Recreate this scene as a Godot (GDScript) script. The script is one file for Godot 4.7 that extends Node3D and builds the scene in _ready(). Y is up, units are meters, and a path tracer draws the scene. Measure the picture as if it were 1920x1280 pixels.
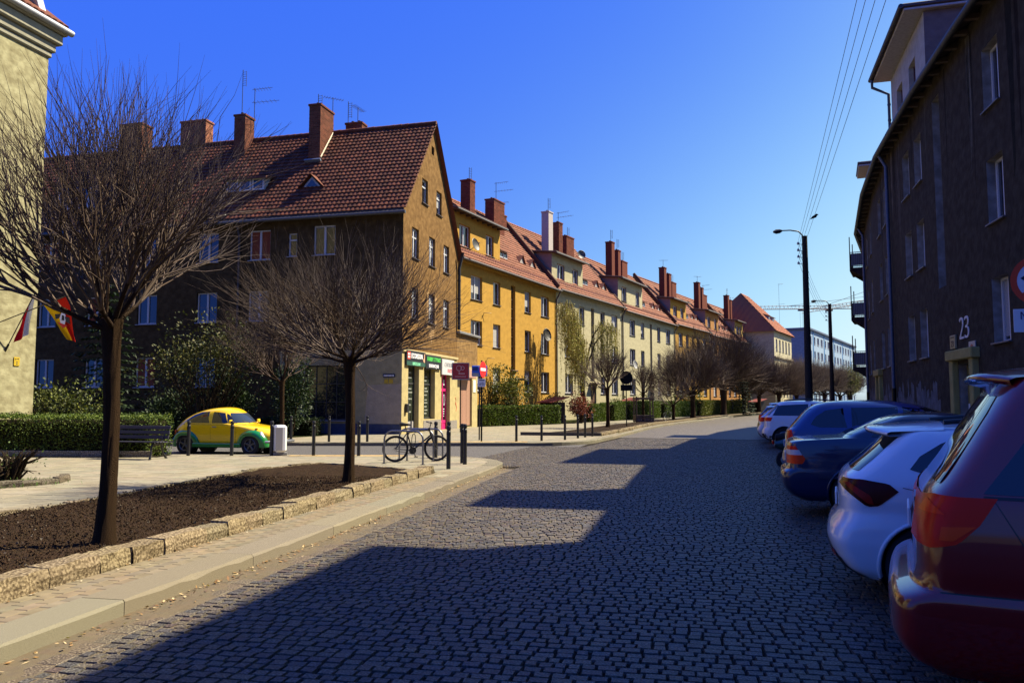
extends Node3D
# A cobbled street of pre-war tenements on a clear spring day: x to the right, depth d into the picture (z = -d), y up.

class MB extends RefCounted:
	# collects triangles; a, b, c run counter-clockwise seen from outside
	var v := PackedVector3Array()
	var n := PackedVector3Array()
	var c := PackedColorArray()
	var col := Color(1, 1, 1)
	func tri(a: Vector3, b: Vector3, d: Vector3) -> void:
		var m := (b - a).cross(d - a).normalized()
		v.append(a); v.append(d); v.append(b)
		for i in 3:
			n.append(m); c.append(col)
	func quad(a: Vector3, b: Vector3, d: Vector3, e: Vector3) -> void:
		var m := (b - a).cross(d - a)
		if m.length_squared() < 1e-14:
			m = (d - a).cross(e - a)
		m = m.normalized()
		v.append(a); v.append(d); v.append(b)
		v.append(a); v.append(e); v.append(d)
		for i in 6:
			n.append(m); c.append(col)
	func trin(a: Vector3, b: Vector3, d: Vector3, na: Vector3, nb: Vector3, nd: Vector3) -> void:
		v.append(a); v.append(d); v.append(b)
		n.append(na); n.append(nd); n.append(nb)
		for i in 3:
			c.append(col)
	func quadn(a: Vector3, b: Vector3, d: Vector3, e: Vector3, na: Vector3, nb: Vector3, nd: Vector3, ne: Vector3) -> void:
		trin(a, b, d, na, nb, nd)
		trin(a, d, e, na, nd, ne)
	func box(at: Vector3, s: Vector3, bs := Basis()) -> void:
		var x := bs.x * s.x * 0.5
		var y := bs.y * s.y * 0.5
		var z := bs.z * s.z * 0.5
		quad(at - x - y + z, at + x - y + z, at + x + y + z, at - x + y + z)
		quad(at + x - y - z, at - x - y - z, at - x + y - z, at + x + y - z)
		quad(at + x - y + z, at + x - y - z, at + x + y - z, at + x + y + z)
		quad(at - x - y - z, at - x - y + z, at - x + y + z, at - x + y - z)
		quad(at - x + y + z, at + x + y + z, at + x + y - z, at - x + y - z)
		quad(at - x - y - z, at + x - y - z, at + x - y + z, at - x - y + z)
	func stone(p: Array, top: float, low: float, bev: float) -> void:
		# a sett, slab or kerb: four ground corners (counter-clockwise from above), chamfered top edge
		var m: Vector3 = (p[0] + p[1] + p[2] + p[3]) * 0.25
		var t := []
		var o := []
		var w := []
		for q in p:
			var k: Vector3 = (m - q).normalized() * bev * 1.3
			t.append(Vector3(q.x + k.x, top, q.z + k.z))
			o.append(Vector3(q.x, top - bev, q.z))
			w.append(Vector3(q.x, low, q.z))
		quad(t[0], t[1], t[2], t[3])
		for i in 4:
			var j := (i + 1) % 4
			quad(o[i], o[j], t[j], t[i])
			quad(w[i], w[j], o[j], o[i])
	func sett(p: Array, top: float, low: float, bev: float) -> void:
		# a small cobble: domed top edge sloping into the joint
		var m: Vector3 = (p[0] + p[1] + p[2] + p[3]) * 0.25
		var t := []
		var o := []
		for q in p:
			var k: Vector3 = (m - q).normalized() * bev * 1.4
			t.append(Vector3(q.x + k.x, top, q.z + k.z))
			o.append(Vector3(q.x, low, q.z))
		quad(t[0], t[1], t[2], t[3])
		for i in 4:
			var j := (i + 1) % 4
			quad(o[i], o[j], t[j], t[i])
	func bbox(at: Vector3, s: Vector3, r: float, bs := Basis()) -> void:
		# box with chamfered edges
		var h := s * 0.5
		for ax in 3:
			for sg in [-1.0, 1.0]:
				var u := (ax + 1) % 3
				var w := (ax + 2) % 3
				var q := []
				for k in [[-1, -1], [1, -1], [1, 1], [-1, 1]]:
					var e := Vector3()
					e[ax] = h[ax] * sg
					e[u] = (h[u] - r) * k[0] * sg
					e[w] = (h[w] - r) * k[1]
					q.append(at + bs * e)
				quad(q[0], q[1], q[2], q[3])
		for ax in 3:
			var u := (ax + 1) % 3
			var w := (ax + 2) % 3
			for su in [-1.0, 1.0]:
				for sw in [-1.0, 1.0]:
					var a := Vector3(); var b := Vector3(); var d := Vector3(); var e := Vector3()
					a[ax] = -h[ax] + r; a[u] = h[u] * su; a[w] = (h[w] - r) * sw
					b[ax] = h[ax] - r; b[u] = h[u] * su; b[w] = (h[w] - r) * sw
					d[ax] = h[ax] - r; d[u] = (h[u] - r) * su; d[w] = h[w] * sw
					e[ax] = -h[ax] + r; e[u] = (h[u] - r) * su; e[w] = h[w] * sw
					if su * sw > 0:
						quad(at + bs * a, at + bs * e, at + bs * d, at + bs * b)
					else:
						quad(at + bs * a, at + bs * b, at + bs * d, at + bs * e)
		for sx in [-1.0, 1.0]:
			for sy in [-1.0, 1.0]:
				for sz in [-1.0, 1.0]:
					var a := Vector3(h.x * sx, (h.y - r) * sy, (h.z - r) * sz)
					var b := Vector3((h.x - r) * sx, h.y * sy, (h.z - r) * sz)
					var d := Vector3((h.x - r) * sx, (h.y - r) * sy, h.z * sz)
					if sx * sy * sz > 0:
						tri(at + bs * a, at + bs * b, at + bs * d)
					else:
						tri(at + bs * a, at + bs * d, at + bs * b)
	func tube(pts: Array, rad: Array, sides := 6, cap := true) -> void:
		var up := Vector3(0.31, 0.17, 0.93)
		var rings := []
		var dirs := []
		var k := pts.size()
		for i in k:
			var d: Vector3 = (pts[mini(i + 1, k - 1)] - pts[maxi(i - 1, 0)]).normalized()
			var x := up.cross(d)
			if x.length_squared() < 0.01:
				x = Vector3(1, 0, 0).cross(d)
			x = x.normalized()
			up = d.cross(x)
			var ring := PackedVector3Array()
			var dd := PackedVector3Array()
			for s in sides:
				var a := TAU * s / sides
				var o := x * cos(a) + up * sin(a)
				dd.append(o)
				ring.append(pts[i] + o * rad[i])
			rings.append(ring)
			dirs.append(dd)
		for i in k - 1:
			var r0: PackedVector3Array = rings[i]
			var r1: PackedVector3Array = rings[i + 1]
			var d0: PackedVector3Array = dirs[i]
			var d1: PackedVector3Array = dirs[i + 1]
			for s in sides:
				var t := (s + 1) % sides
				quadn(r0[s], r0[t], r1[t], r1[s], d0[s], d0[t], d1[t], d1[s])
		if cap:
			for s in range(1, sides - 1):
				tri(rings[0][0], rings[0][s + 1], rings[0][s])
				tri(rings[k - 1][0], rings[k - 1][s], rings[k - 1][s + 1])
	func rod(a: Vector3, b: Vector3, r: float, sides := 6) -> void:
		tube([a, b], [r, r], sides)
	func lathe(prof: Array, seg := 16, bs := Basis(), at := Vector3.ZERO) -> void:
		# prof: Vector2(radius, height) from bottom to top, turned round bs.y
		for i in prof.size() - 1:
			var p: Vector2 = prof[i]
			var q: Vector2 = prof[i + 1]
			var t := (q - p).normalized()
			var nr := Vector2(t.y, -t.x)
			for s in seg:
				var a0 := TAU * s / seg
				var a1 := TAU * (s + 1) / seg
				var e0 := bs.x * cos(a0) - bs.z * sin(a0)
				var e1 := bs.x * cos(a1) - bs.z * sin(a1)
				var n0 := e0 * nr.x + bs.y * nr.y
				var n1 := e1 * nr.x + bs.y * nr.y
				var A := at + e0 * p.x + bs.y * p.y
				var B := at + e1 * p.x + bs.y * p.y
				var C := at + e1 * q.x + bs.y * q.y
				var D := at + e0 * q.x + bs.y * q.y
				if p.x > 1e-5:
					trin(A, B, C, n0, n1, n1)
				if q.x > 1e-5:
					trin(A, C, D, n0, n1, n0)
	func grid(P: Array, flip := false, close := false) -> void:
		# P: rows of points; smooth normals
		var R := P.size()
		var W: int = P[0].size()
		var N := []
		for i in R:
			var row := PackedVector3Array()
			for j in W:
				var jm := j - 1
				var jp := j + 1
				if close:
					jm = (j - 1 + W) % W
					jp = (j + 1) % W
				else:
					jm = maxi(jm, 0)
					jp = mini(jp, W - 1)
				var du: Vector3 = P[i][jp] - P[i][jm]
				var dv: Vector3 = P[mini(i + 1, R - 1)][j] - P[maxi(i - 1, 0)][j]
				var m := du.cross(dv).normalized()
				row.append(-m if flip else m)
			N.append(row)
		for i in R - 1:
			for j in (W if close else W - 1):
				var k := (j + 1) % W
				if flip:
					quadn(P[i][j], P[i + 1][j], P[i + 1][k], P[i][k], N[i][j], N[i + 1][j], N[i + 1][k], N[i][k])
				else:
					quadn(P[i][j], P[i][k], P[i + 1][k], P[i + 1][j], N[i][j], N[i][k], N[i + 1][k], N[i + 1][j])
	func prism(poly: PackedVector2Array, o: Vector3, ux: Vector3, uy: Vector3, depth: Vector3) -> void:
		# poly in the plane (ux, uy) at o, pushed out by depth (towards the outside front)
		var idx := Geometry2D.triangulate_polygon(poly)
		var area := 0.0
		for i in poly.size():
			area += poly[i].cross(poly[(i + 1) % poly.size()])
		var flip := (area < 0) != (ux.cross(uy).dot(depth) < 0)
		var q := []
		for p in poly:
			q.append(o + ux * p.x + uy * p.y)
		for i in range(0, idx.size(), 3):
			var a: Vector3 = q[idx[i]]
			var b: Vector3 = q[idx[i + 1]]
			var d: Vector3 = q[idx[i + 2]]
			if (b - a).cross(d - a).dot(depth) < 0:
				var w := b; b = d; d = w
			tri(a + depth, b + depth, d + depth)
			tri(a, d, b)
		for i in q.size():
			var j := (i + 1) % q.size()
			if flip:
				quad(q[j], q[i], q[i] + depth, q[j] + depth)
			else:
				quad(q[i], q[j], q[j] + depth, q[i] + depth)
	func leaf(p: Vector3, d: Vector3, s: Vector3, l: float, w: float) -> void:
		# small leaf: a folded diamond
		var m := p + d * l * 0.5
		tri(p, m + s * w, p + d * l)
		tri(p, p + d * l, m - s * w)
	func mesh() -> ArrayMesh:
		var a := []
		a.resize(Mesh.ARRAY_MAX)
		a[Mesh.ARRAY_VERTEX] = v
		a[Mesh.ARRAY_NORMAL] = n
		a[Mesh.ARRAY_COLOR] = c
		var m := ArrayMesh.new()
		if v.size():
			m.add_surface_from_arrays(Mesh.PRIMITIVE_TRIANGLES, a)
		return m

var rng := RandomNumberGenerator.new()
var M := {}
var names := {}
var tex := {}

func P(x: float, d: float, y := 0.0) -> Vector3:
	return Vector3(x, y, -d)

func R(a: float, b: float) -> float:
	return rng.randf_range(a, b)

func tint(c: Color, amount: float) -> Color:
	var k := 1.0 + R(-amount, amount)
	return Color(c.r * k * (1.0 + R(-0.04, 0.04)), c.g * k, c.b * k * (1.0 + R(-0.04, 0.04)))

func numbered(called: String) -> String:
	var k: int = names.get(called, 0)
	names[called] = k + 1
	return called if k == 0 else "%s_%03d" % [called, k]

func thing(called: String, label: String, category: String, at := Vector3.ZERO, turn := 0.0, group := "") -> Node3D:
	var o := Node3D.new()
	o.name = numbered(called)
	add_child(o)
	o.position = at
	o.rotation.y = turn
	tag(o, label, category, group)
	return o

func tag(o: Node3D, label: String, category: String, group := "") -> void:
	o.set_meta("label", label)
	o.set_meta("category", category)
	if group:
		o.set_meta("group", group)

func part(called: String, m: Variant, material: Material, parent: Node, label := "") -> MeshInstance3D:
	var o := MeshInstance3D.new()
	o.mesh = m.mesh() if m is MB else m
	o.material_override = material
	o.name = called
	parent.add_child(o, true)
	if label:
		o.set_meta("label", label)
	return o

func setting(called: String, m: Variant, material: Material) -> MeshInstance3D:
	var o := part(called, m, material, self)
	o.set_meta("kind", "structure")
	return o

func setting_root(called: String) -> Node3D:
	var o := Node3D.new()
	o.name = called
	add_child(o)
	o.set_meta("kind", "structure")
	return o

func copy(o: Node3D, label: String, at: Vector3, turn := 0.0, size := 1.0) -> Node3D:
	var r: Node3D = o.duplicate()
	r.name = numbered(str(o.name).rstrip("0123456789").trim_suffix("_"))
	add_child(r)
	r.position = at
	r.rotation.y = turn
	r.scale = Vector3.ONE * size
	r.set_meta("label", label)
	return r

# ---------------------------------------------------------------- materials
func noise_tex(key: String, freq: float, lo: float, hi: float, octaves := 4, kind := FastNoiseLite.TYPE_SIMPLEX_SMOOTH, size := 512, warm := 0.0) -> Texture2D:
	if tex.has(key):
		return tex[key]
	var nz := FastNoiseLite.new()
	nz.noise_type = kind
	nz.seed = hash(key) % 1000
	nz.frequency = freq
	nz.fractal_octaves = octaves
	var g := Gradient.new()
	g.offsets = PackedFloat32Array([0.2, 0.8])
	g.colors = PackedColorArray([Color(lo, lo - warm, lo - 2 * warm), Color(hi, hi, hi)])
	var t := NoiseTexture2D.new()
	t.width = size
	t.height = size
	t.seamless = true
	t.noise = nz
	t.color_ramp = g
	tex[key] = t
	return t

func mat(key: String, rough: float, t: Texture2D = null, scale := 1.0, bump := 0.0, bump_tex: Texture2D = null, metal := 0.0, spec := 0.5) -> StandardMaterial3D:
	var m := StandardMaterial3D.new()
	m.resource_name = key
	m.vertex_color_use_as_albedo = true
	m.roughness = rough
	m.metallic = metal
	m.metallic_specular = spec
	if t or bump_tex:
		m.uv1_triplanar = true
		m.uv1_world_triplanar = true
		m.uv1_scale = Vector3.ONE * scale
	if t:
		m.albedo_texture = t
	if bump_tex and bump > 0:
		m.heightmap_enabled = true
		m.heightmap_texture = bump_tex
		m.heightmap_scale = bump
	M[key] = m
	return m

func make_materials() -> void:
	var blotch := noise_tex("blotch", 0.012, 0.9, 1.0, 6)
	var grain := noise_tex("grain", 0.09, 0.62, 1.0, 4)
	var speck := noise_tex("speck", 0.25, 0.45, 1.0, 3)
	var dirty := noise_tex("dirty", 0.02, 0.78, 1.0, 6, FastNoiseLite.TYPE_SIMPLEX_SMOOTH, 512, 0.02)
	var granite := noise_tex("granite", 0.045, 0.42, 1.0, 5, FastNoiseLite.TYPE_SIMPLEX_SMOOTH, 512, 0.03)
	var bumpy := noise_tex("bumpy", 0.05, 0.0, 1.0, 5)
	mat("plaster", 0.95, blotch, 0.35, 0.5, bumpy, 0.0, 0.25)
	mat("rough_plaster", 0.97, dirty, 0.22, 0.6, bumpy, 0.0, 0.2)
	mat("stone", 0.88, granite, 1.1, 0.8, granite, 0.0, 0.3)
	mat("kerb", 0.9, speck, 1.6, 0.25, speck, 0.0, 0.3)
	mat("sett", 0.58, granite, 1.9, 0.6, granite, 0.0, 0.5)
	mat("slab", 0.9, blotch, 0.8, 0.12, grain, 0.0, 0.3)
	mat("asphalt", 0.88, speck, 2.0, 0.4, speck, 0.0, 0.35)
	mat("soil", 0.98, speck, 1.6, 2.2, bumpy, 0.0, 0.15)
	mat("tile", 0.8, dirty, 0.8, 0.3, grain, 0.0, 0.35)
	mat("brick", 0.92, dirty, 1.4, 0.5, grain, 0.0, 0.25)
	mat("bark", 0.95, grain, 3.0, 2.0, bumpy, 0.0, 0.15)
	mat("twig", 0.7, null, 1.0, 0.0, null, 0.0, 0.4)
	var lf := mat("leaf", 0.6, null, 1.0, 0.0, null, 0.0, 0.35)
	lf.backlight_enabled = true
	lf.backlight = Color(0.45, 0.5, 0.2)
	mat("paint", 0.45, grain, 2.0, 0.0, null, 0.0, 0.5)
	mat("plastic", 0.5)
	mat("rubber", 0.85, grain, 4.0)
	mat("metal", 0.38, grain, 3.0, 0.0, null, 0.85)
	mat("zinc", 0.55, blotch, 1.0, 0.0, null, 0.4)
	mat("wood", 0.7, grain, 1.5, 0.5, grain)
	mat("print", 0.55)
	mat("cloth", 0.85, grain, 6.0, 0.0, null, 0.0, 0.2)
	M.cloth.backlight_enabled = true
	M.cloth.backlight = Color(0.4, 0.4, 0.4)
	mat("pane", 0.04, null, 1.0, 0.0, null, 0.0, 0.75)
	mat("car_glass", 0.03, null, 1.0, 0.0, null, 0.0, 0.6)
	var cp := mat("car_paint", 0.3, null, 1.0, 0.0, null, 0.0, 0.4)
	cp.clearcoat_enabled = true
	cp.clearcoat = 1.0
	cp.clearcoat_roughness = 0.04
	mat("lamp_glass", 0.25, null, 1.0, 0.0, null, 0.0, 0.25)
	var base := {plaster = 0.8, rough_plaster = 0.72, sett = 0.92, slab = 0.82, stone = 1.02, tile = 0.74, soil = 0.8, bark = 0.62, twig = 0.62, asphalt = 0.8, brick = 0.8}
	for k in base:
		M[k].albedo_color = Color(base[k], base[k], base[k]).linear_to_srgb()

# ---------------------------------------------------------------- text
func lettering(parent: Node, called: String, text: String, h: float, col: Color, at: Vector3, basis: Basis, depth := 0.01, bold := true, max_w := 0.0) -> void:
	var t := TextMesh.new()
	var f := SystemFont.new()
	f.font_names = PackedStringArray(["Droid Sans"])
	f.font_weight = 700 if bold else 400
	t.font = f
	t.font_size = 64
	t.pixel_size = h / 46.0
	t.depth = depth
	t.text = text
	var o := MeshInstance3D.new()
	o.mesh = t
	var m := StandardMaterial3D.new()
	m.albedo_color = Color(col.r, col.g, col.b).linear_to_srgb()
	m.roughness = 0.5
	o.material_override = m
	o.name = called
	var s := 1.0
	if max_w > 0:
		var w: float = t.get_aabb().size.x
		if w > max_w:
			s = max_w / w
	o.transform = Transform3D(basis.scaled_local(Vector3(s, 1, 1)), at)
	parent.add_child(o, true)

func _ready() -> void:
	rng.seed = 20240417
	var cam := Camera3D.new()
	cam.name = "camera"
	cam.position = Vector3(0, 1.68, 0)
	cam.rotation.x = atan(112.0 / 1480.0)
	cam.fov = 46.77
	cam.near = 0.05
	cam.far = 3000.0
	add_child(cam)
	cam.current = true
	make_world()
	make_materials()
	make_ground()
	make_kerbs_and_beds()
	make_corner_building()
	make_row_houses()
	make_dark_tenements()
	make_left_building()
	make_background()
	make_trees()
	make_gardens()
	make_cars()
	make_furniture()
	make_signs()

const EXPOSURE := 2.6

func sun_dir() -> Vector3:
	var el := deg_to_rad(50.0)
	var az := deg_to_rad(20.0)
	return Vector3(cos(el) * cos(az), sin(el), -cos(el) * sin(az))

func make_world() -> void:
	var we := WorldEnvironment.new()
	we.name = "world"
	var e := Environment.new()
	e.background_mode = Environment.BG_SKY
	e.tonemap_mode = Environment.TONE_MAPPER_LINEAR
	e.tonemap_exposure = EXPOSURE
	e.sdfgi_enabled = true
	e.ssao_enabled = true
	e.ssil_enabled = true
	var w := 256
	var h := 128
	var im := Image.create(w, h, false, Image.FORMAT_RGBF)
	var s := sun_dir()
	for j in h:
		var th := PI * (j + 0.5) / h
		for i in w:
			var ph := TAU * (i + 0.5) / w
			var d := Vector3(sin(ph) * sin(th), cos(th), -cos(ph) * sin(th))
			var el := maxf(0.0, asin(d.y))
			var flat := Vector2(d.x, d.z).normalized()
			var da := rad_to_deg(acos(clampf(flat.dot(Vector2(s.x, s.z).normalized()), -1.0, 1.0)))
			# haze whitens the air towards the horizon, most on the sun's side
			var hz := exp(-el / deg_to_rad(10.0)) * minf(2.5, exp((50.0 - da) / 16.0) + 0.05)
			var q := maxf(0.0, d.dot(s) - 0.6)
			var c := Color(0.04 + 0.96 * (1.0 - exp(-1.3 * hz - 1.2 * q * q)), 0.155 + 0.845 * (1.0 - exp(-2.9 * hz - 2.0 * q * q)), 0.95 + 0.1 * (1.0 - exp(-3.0 * hz)))
			c = Color(c.r / EXPOSURE, c.g / EXPOSURE, c.b / EXPOSURE)
			if d.y < -0.02:
				c = Color(0.07, 0.07, 0.07)
			im.set_pixel(i, j, c)
	var sm := PanoramaSkyMaterial.new()
	sm.panorama = ImageTexture.create_from_image(im)
	var sky := Sky.new()
	sky.sky_material = sm
	e.sky = sky
	we.environment = e
	add_child(we)
	var sun := DirectionalLight3D.new()
	sun.name = "sun"
	sun.light_energy = 1.6
	sun.light_color = Color(1.0, 0.95, 0.84)
	sun.light_angular_distance = 0.5
	sun.shadow_enabled = true
	add_child(sun)
	sun.look_at_from_position(Vector3.ZERO, -s, Vector3.UP)

# ---------------------------------------------------------------- ground
var KL := [Vector2(-4.75, -3.0), Vector2(-4.3, 0.0), Vector2(-3.28, 5.2), Vector2(-2.89, 7.11), Vector2(-2.47, 8.96), Vector2(-2.08, 10.86), Vector2(-1.36, 14.5), Vector2(-0.66, 17.86), Vector2(-0.27, 19.97)]
var SP := [Vector2(-4.75, -3.0), Vector2(-3.28, 5.2), Vector2(-2.08, 10.86), Vector2(-0.27, 20.0), Vector2(2.2, 29.0), Vector2(5.23, 38.0), Vector2(9.83, 52.2), Vector2(17.0, 69.0), Vector2(24.7, 86.4), Vector2(45.0, 125.0), Vector2(70.0, 170.0)]

func walk(pts: Array, step: float) -> PackedVector2Array:
	# even steps along a smooth curve through pts
	var cv := Curve2D.new()
	for i in pts.size():
		var a: Vector2 = pts[maxi(i - 1, 0)]
		var b: Vector2 = pts[mini(i + 1, pts.size() - 1)]
		var t := (b - a).normalized()
		var l0: float = (pts[i] - a).length() / 3.0
		var l1: float = (b - pts[i]).length() / 3.0
		cv.add_point(pts[i], -t * l0, t * l1)
	cv.bake_interval = 0.1
	var out := PackedVector2Array()
	var L := cv.get_baked_length()
	var s := 0.0
	while s <= L:
		out.append(cv.sample_baked(s, true))
		s += step
	return out

func side_of(line: PackedVector2Array, i: int) -> Vector2:
	# unit vector to the right of the line at point i
	var t := (line[mini(i + 1, line.size() - 1)] - line[maxi(i - 1, 0)]).normalized()
	return Vector2(t.y, -t.x)

func strip(line: PackedVector2Array, a: float, b: float, y: float, col: Color, mb: MB, from := 0, to := -1) -> void:
	var n := line.size() if to < 0 else to
	mb.col = col
	for i in range(from, n - 1):
		var r0 := side_of(line, i)
		var r1 := side_of(line, i + 1)
		var p := line[i] + r0 * a
		var q := line[i] + r0 * b
		var s := line[i + 1] + r1 * b
		var u := line[i + 1] + r1 * a
		mb.quad(P(p.x, p.y, y), P(q.x, q.y, y), P(s.x, s.y, y), P(u.x, u.y, y))

func sheet(poly: Array, y: float, col: Color) -> MB:
	var mb := MB.new()
	mb.col = col
	var pp := PackedVector2Array()
	for q in poly:
		pp.append(q)
	var idx := Geometry2D.triangulate_polygon(pp)
	for i in range(0, idx.size(), 3):
		var a := P(pp[idx[i]].x, pp[idx[i]].y, y)
		var b := P(pp[idx[i + 1]].x, pp[idx[i + 1]].y, y)
		var c := P(pp[idx[i + 2]].x, pp[idx[i + 2]].y, y)
		if (b - a).cross(c - a).y < 0:
			mb.tri(a, c, b)
		else:
			mb.tri(a, b, c)
	return mb

func sett_color() -> Color:
	var k := rng.randf()
	var c := Color(0.17, 0.145, 0.1)
	if k < 0.25:
		c = Color(0.13, 0.122, 0.105)
	elif k < 0.38:
		c = Color(0.21, 0.17, 0.105)
	elif k < 0.44:
		c = Color(0.15, 0.11, 0.08)
	return tint(c, 0.24)

func make_ground() -> void:
	var g := MB.new()
	g.col = Color(0.13, 0.12, 0.1)
	g.quad(P(-600, -60, -0.06), P(900, -60, -0.06), P(900, 1400, -0.06), P(-600, 1400, -0.06))
	setting("ground", g, M.asphalt)
	# road bed (the sandy joints) and the setts on it
	var fine := walk(SP, 1.0)
	var bed := MB.new()
	strip(fine, -0.02, 13.2, -0.017, Color(0.095, 0.08, 0.056), bed)
	var road := setting("road", bed, M.soil)
	var far := MB.new()
	var cut := 0
	while fine[cut].y < 36.0:
		cut += 1
	strip(fine, 0.0, 13.2, -0.006, Color(0.165, 0.142, 0.1), far, cut)
	var fr := part("far_setts", far, M.sett, road)
	fr.set_meta("kind", "stuff")
	var rows := walk(SP, 0.102)
	var many := MB.new()
	var close := []
	for i in range(20, rows.size() - 1):
		var c0 := rows[i]
		if c0.y > 36.4:
			break
		var r0 := side_of(rows, i)
		var r1 := side_of(rows, i + 1)
		var c1 := rows[i + 1]
		var mouth := c0.y > 20.6 and c0.y < 29.3
		var t := (-1.6 if mouth else 0.355) + R(0.0, 0.02)
		while t < 12.4:
			var l := R(0.085, 0.15)
			var m := c0 + r0 * (t + l * 0.5)
			if m.y > 2.4 and absf(m.x) < 0.74 * m.y + 1.2:
				var j := 0.005
				var w := R(-0.006, 0.006)
				var a := c0 + r0 * (t + j)
				var b := c0 + r0 * (t + l - j)
				var e := c1 + r1 * (t + l - j)
				var f := c1 + r1 * (t + j)
				var k0 := (f - a) * (0.03 + R(0.0, 0.035))
				var k1 := (e - b) * (0.03 + R(0.0, 0.035))
				var jg := 0.005
				var q := [P(a.x + k0.x + R(-jg, jg), a.y + k0.y + w), P(b.x + k1.x + R(-jg, jg), b.y + k1.y + R(-jg, jg)), P(e.x - k1.x + R(-jg, jg), e.y - k1.y + R(-jg, jg)), P(f.x - k0.x + R(-jg, jg), f.y - k0.y + w)]
				var top := R(-0.004, 0.004)
				if m.y < 5.6 and absf(m.x) < 0.62 * m.y and close.size() < 300 and t > 0.8:
					close.append([q, top])
				else:
					many.col = sett_color()
					many.sett(q, top, -0.026, 0.007)
			t += l
	# two gutter courses laid along the kerb
	for course in 2:
		var ln := walk(KL, 0.23)
		for i in range(8, ln.size() - 1):
			var a0 := 0.012 + course * 0.175
			var p0 := ln[i] + side_of(ln, i) * a0
			var p1 := ln[i] + side_of(ln, i) * (a0 + 0.16)
			var p2 := ln[i + 1] + side_of(ln, i + 1) * (a0 + 0.16)
			var p3 := ln[i + 1] + side_of(ln, i + 1) * a0
			var sh := (ln[i + 1] - ln[i]) * (0.04 + 0.5 * course)
			var en := (ln[i + 1] - ln[i]) * (-0.04 + 0.5 * course)
			many.col = tint(Color(0.23, 0.185, 0.11), 0.1)
			many.stone([P(p0.x + sh.x, p0.y + sh.y), P(p1.x + sh.x, p1.y + sh.y), P(p2.x + en.x, p2.y + en.y), P(p3.x + en.x, p3.y + en.y)], -0.006 + R(-0.003, 0.003), -0.05, 0.006)
	# blown sand lying over the joints along the kerb
	var sand := MB.new()
	var nz := FastNoiseLite.new()
	nz.seed = 12
	nz.frequency = 2.2
	nz.fractal_octaves = 4
	var sl := walk(KL, 0.08)
	for i in range(30, sl.size() - 1):
		for k in 14:
			var q := []
			for c in [[i, k], [i, k + 1], [i + 1, k + 1], [i + 1, k]]:
				var t: float = c[1] * 0.06
				var w := sl[c[0]] + side_of(sl, c[0]) * t
				q.append(P(w.x, w.y, -0.013 + 0.016 * exp(-t / 0.34) + 0.011 * nz.get_noise_2d(w.x * 1.5, w.y)))
			sand.col = tint(Color(0.27, 0.21, 0.125), 0.05)
			sand.quad(q[0], q[1], q[2], q[3])
	part("blown_sand", sand, M.asphalt, road).set_meta("kind", "stuff")
	var mo := part("setts", many, M.sett, road)
	mo.set_meta("kind", "stuff")
	for q in close:
		var mb := MB.new()
		mb.col = sett_color()
		mb.sett(q[0], q[1], -0.026, 0.007)
		part("sett", mb, M.sett, road)
	# side street
	var side := sheet([Vector2(-60, 23.9), Vector2(-2.9, 23.45), Vector2(-1.3, 22.6), Vector2(-0.5, 21.6), Vector2(-0.2, 20.6), Vector2(0.4, 22), Vector2(1.6, 26.5), Vector2(2.4, 29.0), Vector2(3.0, 31.4), Vector2(1.6, 30.0), Vector2(-2, 30.05), Vector2(-60, 31.5)], -0.012, Color(0.19, 0.18, 0.165))
	setting("side_street", side, M.asphalt)
	# right pavement in front of the dark tenements
	var rp := MB.new()
	strip(fine, 12.4, 22.0, 0.1, Color(0.2, 0.19, 0.17), rp)
	var kx := MB.new()
	for i in fine.size() - 1:
		var a := fine[i] + side_of(fine, i) * 12.4
		var b := fine[i + 1] + side_of(fine, i + 1) * 12.4
		kx.col = Color(0.3, 0.29, 0.26)
		kx.quad(P(b.x, b.y, -0.04), P(a.x, a.y, -0.04), P(a.x, a.y, 0.1), P(b.x, b.y, 0.1))
	var rw := setting("right_pavement", rp, M.slab)
	part("kerb_face", kx, M.stone, rw)

func in_poly(p: Vector2, poly: PackedVector2Array) -> bool:
	return Geometry2D.is_point_in_polygon(p, poly)

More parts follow.
